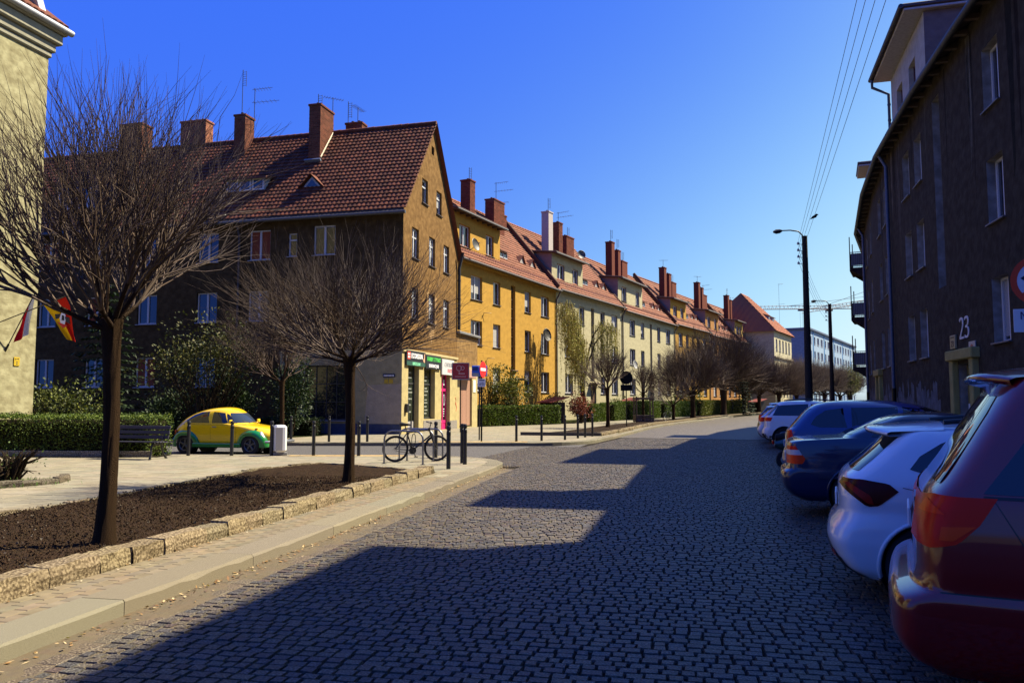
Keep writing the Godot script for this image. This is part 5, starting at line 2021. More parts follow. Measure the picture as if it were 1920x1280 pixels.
# ---------------------------------------------------------------- the pale house at the left edge
func make_left_building() -> void:
	var t := thing("pale_house", "pale cream house with stone plinth and heavy cornice, two flags on it", "building")
	var c := P(-15.75, 26.0)
	var dirn := Vector3(-0.24, 0, 0.97).normalized()
	var u := -dirn
	var L := 14.0
	var o := c + dirn * L
	var n := u.cross(Vector3.UP).normalized()
	var bs := Basis(u, Vector3.UP, n)
	var ev := 13.75
	var mb := MB.new()
	mb.col = Color(0.46, 0.43, 0.25)
	wall(mb, o, u, PackedVector2Array([Vector2(0, 0.8), Vector2(L, 0.8), Vector2(L, ev), Vector2(0, ev)]), [], 0.2)
	var bk := -n
	mb.quad(c + Vector3.UP * 0.8, c + bk * 11.0 + Vector3.UP * 0.8, c + bk * 11.0 + Vector3.UP * ev, c + Vector3.UP * ev)
	part("wall", mb, M.rough_plaster, t)
	# stone plinth
	for i in 22:
		for r in 2:
			var s := MB.new()
			s.col = tint(Color(0.3, 0.28, 0.25), 0.25)
			s.bbox(c - u * (0.32 + i * 0.64 + 0.3 * r) + Vector3.UP * (0.2 + 0.41 * r) + n * -0.04, Vector3(0.58, 0.36, 0.2 + R(-0.02, 0.02)), 0.04, bs)
			part("plinth_stone", s, M.stone, t)
	var mo := MB.new()
	mo.col = Color(0.6, 0.55, 0.42)
	mo.box(o + u * L * 0.5 + Vector3.UP * 0.41 - n * 0.1, Vector3(L, 0.82, 0.2), bs)
	part("mortar", mo, M.plaster, t)
	# cornice: stepped boards, brackets, tiled edge and gutter
	var co := MB.new()
	for q in [[ev - 0.35, 0.08, 0.2], [ev - 0.1, 0.16, 0.3], [ev + 0.22, 0.3, 0.35], [ev + 0.5, 0.4, 0.2]]:
		co.col = Color(0.36, 0.34, 0.25)
		co.bbox(o + u * (L * 0.5 + q[1] * 0.5) + Vector3.UP * q[0] + n * (q[1] * 0.5 - 0.1), Vector3(L + q[1], q[2], q[1] + 0.2), 0.04, bs)
	part("cornice", co, M.plaster, t)
	var ct := MB.new()
	for k in 40:
		ct.col = tint(Color(0.25, 0.09, 0.05), 0.2)
		var q := c + u * (0.3 - k * 0.26) + Vector3.UP * (ev + 0.68) + n * 0.35
		ct.tube([q, q - n * 0.9 + Vector3.UP * 0.7], [0.13, 0.12], 6)
	part("roof_edge", ct, M.tile, t)
	gutter(t, c + u * 0.5 + n * 0.45 + Vector3.UP * (ev + 0.55), c - u * L + n * 0.45 + Vector3.UP * (ev + 0.55), 0.11, Color(0.35, 0.36, 0.38))
	var at := MB.new()
	at.col = Color(0.46, 0.34, 0.16)
	var ao := o - n * 0.3
	wall(at, ao, u, PackedVector2Array([Vector2(0, ev + 0.4), Vector2(L - 0.1, ev + 0.4), Vector2(L - 1.6, ev + 4.0), Vector2(0, ev + 4.0)]), [], 0.2)
	part("attic_wall", at, M.plaster, t)
	var vb := MB.new()
	vb.col = Color(0.55, 0.56, 0.58)
	var v0 := ao + u * (L - 0.05) + Vector3.UP * (ev + 0.6)
	var v1 := ao + u * (L - 1.6) + Vector3.UP * (ev + 4.1)
	vb.bbox((v0 + v1) * 0.5, Vector3(0.3, (v1 - v0).length(), 0.5), 0.02, Basis((v1 - v0).normalized().cross(n).normalized(), (v1 - v0).normalized(), n))
	part("verge", vb, M.zinc, t)
	# flags on crossed poles, plates, lamp box
	flag(P(-16.02, 24.9, 3.3), P(-15.1, 24.8, 5.12), [Color(0.75, 0.74, 0.72), Color(0.6, 0.01, 0.02)], false, "white and red flag on a slanting pole at the pale house", 0.85, [1.3, 0.85], [-0.14, -0.22])
	flag(P(-16.15, 24.3, 4.0), P(-13.32, 23.5, 4.85), [Color(0.62, 0.02, 0.01), Color(0.75, 0.45, 0.01)], true, "yellow and red flag with round black emblem on a slanting pole", 0.95, [1.4, 1.05], [0.28, 0.8])
	var bx := MB.new()
	bx.col = Color(0.015, 0.015, 0.03)
	var lb := thing("letter_box", "dark letter box on the graffiti-marked pale wall", "box")
	bx.bbox(c - u * 2.05 + n * 0.12 + Vector3.UP * 1.75, Vector3(0.6, 0.55, 0.26), 0.04, bs)
	part("body", bx, M.paint, lb)
	var bl := MB.new()
	bl.col = Color(0.03, 0.03, 0.05)
	bl.bbox(c - u * 2.05 + n * 0.14 + Vector3.UP * 2.06, Vector3(0.68, 0.08, 0.34), 0.03, bs)
	part("lid", bl, M.paint, lb)
	var yp := thing("marker_plate", "small yellow utility plate alone on the pale house wall", "sign")
	var ym := MB.new()
	ym.col = Color(0.65, 0.45, 0.02)
	var yc := c - u * 0.72 + n * 0.02 + Vector3.UP * 2.95
	ym.bbox(yc, Vector3(0.22, 0.28, 0.02), 0.004, bs)
	part("plate", ym, M.paint, yp)
	var yt := MB.new()
	yt.col = Color(0.03, 0.03, 0.03)
	for q in [Vector2(-0.05, 0.07), Vector2(0.04, 0.08), Vector2(0.0, -0.02), Vector2(0.0, -0.08)]:
		yt.box(yc + u * q.x + Vector3.UP * q.y + n * 0.012, Vector3(0.06, 0.025, 0.003), bs)
	part("print", yt, M.print, yp)
	# graffiti scrawl
	var gr := MB.new()
	gr.col = Color(0.05, 0.05, 0.05)
	for k in 6:
		var p0 := Vector2(0.5 + (k % 3) * 0.35, 0.95 + (k / 3) * 0.3)
		var pts := []
		var rr := []
		for q in 9:
			var w := p0 + Vector2(0.12 * sin(q * 1.9 + k), 0.1 * cos(q * 1.3 + 2 * k)) + Vector2(0.02 * q, 0)
			pts.append(c - u * w.x + Vector3.UP * w.y + n * 0.002)
			rr.append(0.007)
		gr.tube(pts, rr, 4)
	part("graffiti", gr, M.print, t)

func flag(a: Vector3, b: Vector3, cols: Array, emblem: bool, label: String, w: float, drops: Array, shifts: Array) -> void:
	var t := thing("flag", label, "flag")
	var m := MB.new()
	m.col = Color(0.12, 0.09, 0.06)
	m.rod(a, b, 0.018, 6)
	part("pole", m, M.wood, t)
	var br := MB.new()
	br.col = Color(0.06, 0.06, 0.06)
	br.rod(a - (b - a).normalized() * 0.05, a + (b - a).normalized() * 0.2, 0.035, 6)
	part("bracket", br, M.metal, t)
	# cloth: hoist edge along the upper pole, hanging and gathered
	var dirn := (b - a).normalized()
	for half in 2:
		var cl := MB.new()
		cl.col = cols[half]
		var rows := []
		for i in 15:
			var q := i / 14.0
			var row := PackedVector3Array()
			for j in 9:
				var s := (half + j / 8.0) * 0.5
				var h := b - dirn * w * s
				var fold := 0.06 * q * sin(11.0 * s + 3.5 * q)
				var p: Vector3 = h + Vector3.DOWN * lerpf(drops[0], drops[1], s) * q + Vector3.RIGHT * (lerpf(shifts[0], shifts[1], s) * q + 0.025 * sin(7.0 * s + 5.0 * q) * q) + Vector3(0, 0, 1) * fold
				row.append(p)
			rows.append(row)
		cl.grid(rows)
		part("stripe", cl, M.cloth, t)
	if emblem:
		var em := MB.new()
		var o := b - dirn * w * 0.48 + Vector3.DOWN * 0.6 + Vector3.RIGHT * 0.28 + Vector3(0.0, 0.0, 0.1)
		var x := Vector3(0.95, -0.3, 0).normalized()
		var y := Vector3.UP
		em.col = Color(0.75, 0.74, 0.72)
		em.prism(PackedVector2Array([Vector2(-0.05, 0.2), Vector2(0.06, 0.2), Vector2(0.1, 0.05), Vector2(0.05, -0.2), Vector2(-0.05, -0.2), Vector2(-0.1, 0.0)]), o, x, y, Vector3(0, 0, 0.006))
		em.col = Color(0.015, 0.015, 0.015)
		em.prism(PackedVector2Array([Vector2(-0.26, 0.08), Vector2(-0.08, 0.14), Vector2(-0.12, 0.0), Vector2(-0.22, -0.06)]), o, x, y, Vector3(0, 0, 0.009))
		em.prism(PackedVector2Array([Vector2(0.06, 0.1), Vector2(0.2, 0.12), Vector2(0.24, -0.08), Vector2(0.1, -0.04)]), o, x, y, Vector3(0, 0, 0.009))
		em.prism(PackedVector2Array([Vector2(-0.03, 0.12), Vector2(0.04, 0.12), Vector2(0.05, -0.02), Vector2(-0.04, -0.04)]), o, x, y, Vector3(0, 0, 0.009))
		em.col = Color(0.6, 0.02, 0.01)
		em.prism(PackedVector2Array([Vector2(-0.18, -0.12), Vector2(0.16, -0.14), Vector2(0.02, -0.26)]), o, x, y, Vector3(0, 0, 0.008))
		part("emblem", em, M.print, t)

# ---------------------------------------------------------------- far background
func make_background() -> void:
	# hipped end house of the terrace, standing forward
	var t := thing("hipped_end_house", "cream end house with a tall steep red hipped roof closing the terrace", "building")
	var o := P(41.0, 123.0)
	var u := Vector3(0.5, 0, -0.866)
	var n := u.cross(Vector3.UP).normalized()
	var L := 14.0
	var D := 12.0
	var ev := 12.8
	var rd := 19.5
	var mb := MB.new()
	mb.col = Color(0.58, 0.52, 0.34)
	var holes := []
	for y in [2.4, 5.4, 9.6]:
		for k in 5:
			holes.append(rect(1.2 + k * 2.5, 2.4 + k * 2.5, y, y + 1.9))
	wall(mb, o, u, PackedVector2Array([Vector2(0, 0), Vector2(L, 0), Vector2(L, ev), Vector2(0, ev)]), holes, 0.2)
	mb.quad(o - n * D, o, o + Vector3.UP * ev, o - n * D + Vector3.UP * ev)
	mb.quad(o + u * L, o + u * L - n * D, o + u * L - n * D + Vector3.UP * ev, o + u * L + Vector3.UP * ev)
	part("wall", mb, M.plaster, t)
	var band := MB.new()
	band.col = Color(0.35, 0.3, 0.2)
	band.bbox(o + u * L * 0.5 + Vector3.UP * 8.6 + n * 0.1, Vector3(L + 0.3, 0.3, 0.3), 0.05, Basis(u, Vector3.UP, n))
	part("string_course", band, M.plaster, t)
	for r in holes:
		window(t, o, u, r, "two", Color(0.7, 0.7, 0.7), 0.16, Color(0.2, 0.18, 0.15))
	var rt := MB.new()
	var a := o - u * 0.5 + n * 0.5 + Vector3.UP * (ev - 0.2)
	var b := o + u * (L + 0.5) + n * 0.5 + Vector3.UP * (ev - 0.2)
	var c := o + u * (L + 0.5) - n * (D + 0.5) + Vector3.UP * (ev - 0.2)
	var d := o - u * 0.5 - n * (D + 0.5) + Vector3.UP * (ev - 0.2)
	var r0 := o + u * 4.0 - n * D * 0.5 + Vector3.UP * rd
	var r1 := o + u * 9.0 - n * D * 0.5 + Vector3.UP * rd
	rt.col = Color(0.45, 0.15, 0.07)
	rt.quad(a, b, r1, r0)
	rt.quad(c, d, r0, r1)
	rt.tri(d, a, r0)
	rt.tri(b, c, r1)
	var up := (r0 - a)
	up = (up - u * up.dot(u))
	roof_tiles(rt, a + Vector3.UP * 0.03, u, up.normalized(), L + 1.0, up.length(), 0.4, 0.45, Color(0.45, 0.15, 0.07), PackedVector2Array([Vector2(0, 0), Vector2(L + 1, 0), Vector2(9.5, up.length()), Vector2(4.5, up.length())]), 0.12, true)
	part("roof", rt, M.tile, t)
	for q in [4.5, 7.5]:
		roof_dormer(t, o + u * q - n * 1.6 + Vector3.UP * (ev + 1.9), u, n, 1.2, 0.8, 0.9, 1)
	# prefab block beyond
	var bk := thing("apartment_block", "long pale blue prefab block of flats with a plain blue end wall", "building")
	var p0 := P(56.5, 150.0)
	var p1 := P(88.0, 202.0)
	var v := (p1 - p0)
	var BL := v.length()
	v = v.normalized()
	var bn := v.cross(Vector3.UP).normalized()
	var H := 15.4
	var bw := MB.new()
	bw.col = Color(0.36, 0.48, 0.6)
	var bh := []
	for f in 5:
		for k in 15:
			bh.append(rect(1.2 + k * 3.95, 3.3 + k * 3.95, 1.6 + f * 2.8, 3.1 + f * 2.8))
	wall(bw, p0, v, PackedVector2Array([Vector2(0, 0), Vector2(BL, 0), Vector2(BL, H), Vector2(0, H)]), bh, 0.15)
	bw.quad(p0 + Vector3.UP * H, p1 + Vector3.UP * H, p1 - bn * 11.0 + Vector3.UP * H, p0 - bn * 11.0 + Vector3.UP * H)
	part("long_wall", bw, M.plaster, bk)
	var be := MB.new()
	be.col = Color(0.2, 0.28, 0.4)
	be.quad(p0 - bn * 11.0, p0, p0 + Vector3.UP * H, p0 - bn * 11.0 + Vector3.UP * H)
	part("end_wall", be, M.plaster, bk)
	var cap := MB.new()
	cap.col = Color(0.1, 0.13, 0.2)
	cap.bbox((p0 + p1) * 0.5 - bn * 5.5 + Vector3.UP * (H + 0.15), Vector3(BL + 0.6, 0.4, 11.8), 0.05, Basis(v, Vector3.UP, bn))
	part("roof", cap, M.zinc, bk)
	for r in bh:
		window(bk, p0, v, r, "two", Color(0.72, 0.72, 0.72), 0.1, Color(0.5, 0.55, 0.6))
	for k in 5:
		var st := MB.new()
		st.col = Color(0.12, 0.3, 0.55)
		st.box(p0 + v * (5.0 + k * 11.85) + bn * 0.03 + Vector3.UP * H * 0.5, Vector3(0.7, H - 0.2, 0.08), Basis(v, Vector3.UP, bn))
		part("blue_panel", st, M.plaster, bk)
	antenna(P(52.5, 154.0, H + 0.3), 9.0, 1, "tall far antenna mast on the blue block's roof", 0.3)
	# low far hedge line / trees closing the street are in make_trees; tower cranes behind
	crane("tower_crane", "tower crane whose level jib reaches furthest towards the hipped red roof", P(111.5, 240.0), 30.0, Vector3(-0.99, 0.0, 0.1), 38.0, -0.02)
	crane("tower_crane", "tower crane with a shorter rising jib ending at the balconies", P(104.0, 225.0), 30.0, Vector3(-0.98, 0.0, 0.2), 23.0, -0.16)

func crane(called: String, label: String, at: Vector3, h: float, dirn: Vector3, reach: float, tilt: float) -> void:
	var t := thing(called, label, "crane")
	var m := MB.new()
	m.col = Color(0.4, 0.36, 0.28)
	var d := (dirn.normalized() + Vector3.UP * tilt).normalized()
	var side := d.cross(Vector3.UP).normalized()
	var top := at + Vector3.UP * h
	for s in [Vector3(0.8, 0, 0.8), Vector3(-0.8, 0, 0.8), Vector3(0.8, 0, -0.8), Vector3(-0.8, 0, -0.8)]:
		m.rod(at + s, top + s, 0.1, 4)
	for k in int(h / 1.6):
		var y := k * 1.6
		m.rod(at + Vector3(0.8, y, 0.8), at + Vector3(-0.8, y + 1.6, 0.8), 0.06, 4)
		m.rod(at + Vector3(0.8, y, -0.8), at + Vector3(0.8, y + 1.6, 0.8), 0.06, 4)
	part("mast", m, M.paint, t)
	var j := MB.new()
	j.col = Color(0.55, 0.5, 0.4)
	for s in [side * 0.6, -side * 0.6, Vector3.UP * 1.1]:
		j.rod(top + s, top + d * reach + s * 0.8, 0.09, 4)
	var k := 0.0
	while k < reach - 1.0:
		j.rod(top + d * k + side * 0.6, top + d * (k + 0.6) + Vector3.UP * 1.1, 0.06, 4)
		j.rod(top + d * (k + 0.6) + Vector3.UP * 1.1, top + d * (k + 1.2) - side * 0.6, 0.06, 4)
		j.rod(top + d * k - side * 0.6, top + d * k + side * 0.6, 0.06, 4)
		k += 1.2
	part("jib", j, M.paint, t)
	var cb := MB.new()
	cb.col = Color(0.12, 0.14, 0.18)
	cb.bbox(top + Vector3.UP * 0.2 - d * 1.0, Vector3(2.4, 2.4, 2.0), 0.1)
	part("cab", cb, M.paint, t)
	var w := MB.new()
	w.col = Color(0.15, 0.15, 0.15)
	w.rod(top + Vector3.UP * 4.0, top + d * reach * 0.75 + Vector3.UP * 0.9, 0.05, 4)
	w.rod(top, top + Vector3.UP * 4.2, 0.15, 4)
	w.rod(top + d * reach * 0.62, top + d * reach * 0.62 - Vector3.UP * 9.0, 0.035, 4)
	w.rod(top + d * (reach * 0.62 + 0.8), top + d * (reach * 0.62 + 0.8) - Vector3.UP * 9.0, 0.035, 4)
	part("cable", w, M.metal, t)
	var tr := MB.new()
	tr.col = Color(0.25, 0.12, 0.06)
	tr.box(top + d * (reach * 0.62 + 0.4) - Vector3.UP * 0.35, Vector3(1.8, 0.5, 1.0))
	part("trolley", tr, M.paint, t)

# ---------------------------------------------------------------- trees and shrubs
func bough(mb: MB, p: Vector3, d: Vector3, len: float, r0: float, r1: float, sides: int, segs: int, bend: float, lift: float, tips: Array) -> void:
	var pts := [p]
	var rad := [r0]
	var q := p
	var dd := d
	for i in segs:
		dd = (dd + Vector3(R(-bend, bend), R(-bend, bend) + lift, R(-bend, bend))).normalized()
		q += dd * len / segs
		pts.append(q)
		rad.append(lerpf(r0, r1, float(i + 1) / segs))
	mb.tube(pts, rad, sides, false)
	tips.append([q, dd])
	if segs > 2:
		tips.append([pts[segs - 1], dd])

func globe_tree(called: String, label: String, at: Vector3, fork: float, size: float, spread: float, group: String, trunk_r := 0.1, levels := [12, 4, 4, 4, 2]) -> Node3D:
	var t := thing(called, label, "tree", at, 0.0, group)
	var tk := MB.new()
	# trunk with ridged bark
	var rows := []
	var n := 28
	for i in 13:
		var y := fork * i / 12.0
		var row := PackedVector3Array()
		var base := trunk_r * (1.0 + 0.45 * exp(-y * 4.0) - 0.1 * y / fork + (0.5 * pow(y / fork, 8.0)))
		for j in n:
			var a := TAU * j / n
			var k := base * (0.95 + 0.13 * absf(sin(5.5 * a + 0.7 * sin(y * 3.0))) + R(-0.04, 0.04))
			row.append(Vector3(cos(a) * k + 0.02 * sin(y * 1.7), y - 0.05, -sin(a) * k + 0.015 * cos(y * 2.1)))
		rows.append(row)
	tk.col = Color(0.1, 0.062, 0.035)
	tk.grid(rows, false, true)
	part("trunk", tk, M.bark, t)
	var br := MB.new()
	var tips := []
	var next := []
	for i in levels[0]:
		var az: float = TAU * (i + R(-0.3, 0.3)) / levels[0]
		var el := R(0.15, 0.75) if i % 3 else R(0.8, 1.4)
		el *= spread
		var d := Vector3(cos(az) * cos(el), sin(el), sin(az) * cos(el))
		br.col = tint(Color(0.1, 0.065, 0.042), 0.15)
		bough(br, Vector3(0, fork - R(0.05, 0.2), 0), d, size * R(0.16, 0.25), trunk_r * 0.42, trunk_r * 0.26, 5, 3, 0.1, 0.06, next)
	part("limb", br, M.bark, t)
	var tw := MB.new()
	var lens := [0.2, 0.2, 0.2, 0.18]
	var rads := [0.2, 0.12, 0.07, 0.045]
	for lv in range(1, levels.size()):
		var cur := next
		next = []
		for c in cur:
			var k: int = levels[lv]
			if c == cur[cur.size() - 1] or cur.find(c) % 2 == 1 and lv > 1:
				k = maxi(1, k - 2)
			for j in k:
				var dev := Vector3(R(-1, 1), R(-1, 1), R(-1, 1)).normalized() * R(0.25, 0.62)
				var d: Vector3 = (c[1] + dev + Vector3.UP * 0.1).normalized()
				tw.col = tint([Color(0.13, 0.085, 0.055), Color(0.16, 0.11, 0.075), Color(0.1, 0.065, 0.045)][rng.randi() % 3], 0.2)
				var r: float = trunk_r * rads[lv - 1]
				bough(tw, c[0], d, size * lens[lv - 1] * R(0.5, 1.55), r, r * (0.6 if lv < levels.size() - 1 else 0.25), 4 if lv < 3 else 3, 3 if lv < 3 else 2, 0.14, 0.035, next)
	part("twigs", tw, M.twig, t).set_meta("kind", "stuff")
	return t

func make_trees() -> void:
	globe_tree("globe_tree", "large bare globe-headed tree with a dark ridged trunk opposite the red van", P(-4.36, 8.58, 0.17), 2.45, 2.6, 0.95, "bare globe-headed street trees", 0.082, [10, 4, 3, 3, 2])
	globe_tree("globe_tree", "wide bare globe-headed tree standing in the soil bed before the bicycle", P(-3.08, 15.0, 0.17), 2.4, 2.7, 0.74, "bare globe-headed street trees", 0.088, [10, 4, 3, 3, 2])
	var far := globe_tree("globe_tree", "bare globe tree beside the parked far bicycle, dense dark crown", P(16.1, 70.5, 0.12), 2.2, 4.6, 0.85, "bare globe-headed street trees", 0.2, [11, 4, 4, 3, 2])
	var spots := [[23.0, 86.1, 1.45, "largest dense bare globe tree in front of the orange dormer house"], [28.2, 96.0, 1.15, "bare globe tree next beyond the largest one"], [31.9, 102.0, 1.1, "bare globe tree half hidden by the silver parked cars"], [38.5, 114.0, 1.2, "bare globe tree before the hipped end house"], [42.5, 118.0, 1.2, "bare globe tree between the end house and the tall lamp post"], [47.0, 125.0, 1.25, "bare globe tree before the blue end wall"], [53.0, 134.0, 1.25, "bare globe tree behind the tall concrete lamp post"], [58.5, 141.0, 1.2, "bare globe tree between the two lamp posts"], [64.0, 150.0, 1.25, "bare globe tree behind the farther lamp post"]]
	for s in spots:
		copy(far, s[3], P(s[0], s[1], 0.0), R(0, 6.0), s[2])
	# slim trees by the far bed
	var y := globe_tree("young_tree", "slender young street tree with a thin dark trunk beside the black disc sign", P(5.63, 46.6, 0.15), 2.35, 2.9, 1.15, "young street trees", 0.1, [8, 4, 3, 3])
	copy(y, "young street tree held inside a wooden guard", P(9.66, 58.2, 0.15), 2.0, 0.95)
	var g := thing("tree_guard", "wooden tree guard of posts and rails with a slatted base", "tree guard", P(9.66, 58.2, 0.12))
	var i := 0
	for q in [Vector3(-0.6, 0, -0.6), Vector3(0.6, 0, -0.6), Vector3(0.6, 0, 0.6), Vector3(-0.6, 0, 0.6)]:
		var m := MB.new()
		m.col = Color(0.12, 0.08, 0.05)
		m.bbox(q + Vector3.UP * 0.95, Vector3(0.09, 1.9, 0.09), 0.01)
		part("post", m, M.wood, g)
	for s in 4:
		for yy in [0.12, 0.3, 0.48, 1.75]:
			var m := MB.new()
			m.col = tint(Color(0.13, 0.085, 0.05), 0.15)
			var b := Basis(Vector3.UP, s * PI * 0.5)
			m.bbox(b * Vector3(0, yy, 0.66), Vector3(1.35, 0.13, 0.03), 0.006, b)
			part("rail", m, M.wood, g)
	globe_tree("sparse_tree", "sparse spreading bare tree with a bicycle leaning at its foot", P(12.47, 61.2, 0.15), 1.3, 4.2, 0.9, "", 0.11, [6, 3, 3, 2])
	globe_tree("slim_bare_tree", "slim pale bare tree between the big shrub and the shop side wall", P(-9.6, 33.0, 0.0), 2.6, 4.6, 1.35, "", 0.09, [7, 4, 4, 3])
	willow()
	spruce(P(-18.0, 35.0), 7.2, 2.4, "broad dark spruce behind the trunk of the large globe tree")
	spruce(P(27.0, 92.5), 5.0, 1.9, "dark conifer behind the far globe trees by the street")
	# distant grove closing the street
	var back := thing("yellow_green_tree", "fresh yellow-green tree at the street end below the balconies", "tree", P(60.0, 140.0))
	var st := MB.new()
	st.col = Color(0.1, 0.08, 0.06)
	st.tube([Vector3.ZERO, Vector3(0.1, 3, 0), Vector3(0, 6.5, 0.2)], [0.25, 0.18, 0.05], 7)
	part("trunk", st, M.bark, back)
	var lf := MB.new()
	clump(lf, Vector3(0, 5.5, 0), Vector3(2.6, 4.0, 2.6), 2600, 0.16, [Color(0.16, 0.17, 0.03), Color(0.22, 0.2, 0.05), Color(0.1, 0.12, 0.03)], 0.2)
	part("crown", lf, M.leaf, back).set_meta("kind", "stuff")

func clump(mb: MB, c: Vector3, r: Vector3, n: int, size: float, cols: Array, hollow := 0.45, lumps := 9) -> void:
	# leaves through an uneven volume made of overlapping lumps
	var ls := []
	for i in lumps:
		var d := Vector3(R(-1, 1), R(-1, 1), R(-1, 1))
		d = d.normalized() * R(0.1, 0.62)
		ls.append([c + d * r, R(0.35, 0.6)])
	for i in n:
		var l: Array = ls[rng.randi() % lumps]
		var d := Vector3(rng.randfn(), rng.randfn(), rng.randfn()).normalized()
		var k := lerpf(hollow, 1.0, sqrt(rng.randf()))
		var p: Vector3 = l[0] + d * r * l[1] * k
		if p.y < 0.03:
			continue
		var a := (d + Vector3(R(-1, 1), R(-0.6, 0.9), R(-1, 1)) * 0.9).normalized()
		var s := a.cross(Vector3(R(-1, 1), R(-1, 1), R(-1, 1))).normalized()
		mb.col = tint(cols[rng.randi() % cols.size()], 0.3)
		mb.leaf(p, a, s, size * R(0.7, 1.4), size * R(0.25, 0.4))

func willow() -> void:
	var t := thing("weeping_tree", "weeping tree with hanging yellow-green shoots in front of the cream house", "tree", P(5.4, 60.0, 0.1))
	var w := MB.new()
	w.col = Color(0.16, 0.13, 0.08)
	var crown := []
	w.tube([Vector3.ZERO, Vector3(0.1, 1.6, 0), Vector3(-0.1, 3.4, 0.1)], [0.2, 0.16, 0.12], 8)
	for i in 11:
		var az := R(0, TAU)
		var out := R(0.6, 2.3)
		var top := R(5.4, 9.2)
		var a := Vector3(-0.1, R(1.8, 3.4), 0.1)
		var b := Vector3(cos(az) * out * 0.5, top - 1.2, sin(az) * out * 0.5)
		var c := Vector3(cos(az) * out, top, sin(az) * out)
		var d := Vector3(cos(az) * (out + 0.7), top - 0.5, sin(az) * (out + 0.7))
		w.tube([a, a.lerp(b, 0.5) + Vector3.UP * 0.2, b, c, d], [0.09, 0.07, 0.05, 0.03, 0.012], 5)
		for k in 12:
			crown.append(b.lerp(c, rng.randf()) if rng.randf() < 0.6 else c.lerp(d, rng.randf()))
	part("trunk", w, M.bark, t)
	var s := MB.new()
	for i in 620:
		var p: Vector3 = crown[rng.randi() % crown.size()] + Vector3(R(-0.5, 0.5), R(-0.2, 0.3), R(-0.5, 0.5))
		var len := R(0.8, 3.6)
		len = minf(len, p.y - 1.2)
		if len < 0.4:
			continue
		var pts := [p]
		var dd := Vector3(R(-0.5, 0.5), -0.4, R(-0.5, 0.5))
		var q := p
		for k in 5:
			dd = (dd * 0.5 + Vector3.DOWN + Vector3(R(-0.15, 0.15), 0, R(-0.15, 0.15))).normalized()
			q += dd * len / 5.0
			pts.append(q)
		s.col = tint(Color(0.25, 0.2, 0.06), 0.2)
		s.tube(pts, [0.016, 0.014, 0.012, 0.01, 0.008, 0.005], 3, false)
		for k in int(len * 9):
			var f := rng.randf() * 4.99
			var lp: Vector3 = pts[int(f)].lerp(pts[int(f) + 1], f - int(f))
			var ld := Vector3(R(-1, 1), R(-1.2, 0.2), R(-1, 1)).normalized()
			s.col = tint([Color(0.3, 0.28, 0.04), Color(0.24, 0.25, 0.04), Color(0.36, 0.32, 0.07)][rng.randi() % 3], 0.2)
			s.leaf(lp, ld, ld.cross(Vector3(R(-1, 1), 0.3, R(-1, 1))).normalized(), R(0.08, 0.15), R(0.02, 0.035))
	part("hanging_shoots", s, M.leaf, t).set_meta("kind", "stuff")

func spruce(at: Vector3, h: float, r: float, label: String) -> void:
	var t := thing("spruce", label, "tree", at)
	var tk := MB.new()
	tk.col = Color(0.06, 0.045, 0.03)
	tk.tube([Vector3.ZERO, Vector3(0, h * 0.95, 0)], [0.16, 0.02], 7)
	part("trunk", tk, M.bark, t)
	var m := MB.new()
	var y := 0.5
	while y < h:
		var rr := r * pow(1.0 - y / h, 0.8) + 0.1
		var k := int(9 + rr * 4)
		for i in k:
			var az := TAU * (i + R(0, 1)) / k
			var out := Vector3(cos(az), 0, sin(az))
			var len := rr * R(0.7, 1.1)
			for q in int(7 + len * 10):
				var f := sqrt(rng.randf())
				var p := Vector3(0, y, 0) + out * len * f + Vector3(0, -0.28 * len * f + 0.1 * len * f * f, 0)
				var side := out.cross(Vector3.UP)
				var d := (out * R(0.2, 1.0) + side * R(-1, 1) + Vector3(0, R(-0.6, 0.15), 0)).normalized()
				m.col = tint([Color(0.018, 0.034, 0.016), Color(0.028, 0.045, 0.018), Color(0.014, 0.026, 0.014)][rng.randi() % 3], 0.3)
				m.leaf(p, d, d.cross(Vector3.UP).normalized(), R(0.16, 0.34), R(0.03, 0.06))
		y += 0.32
	part("needles", m, M.leaf, t).set_meta("kind", "stuff")

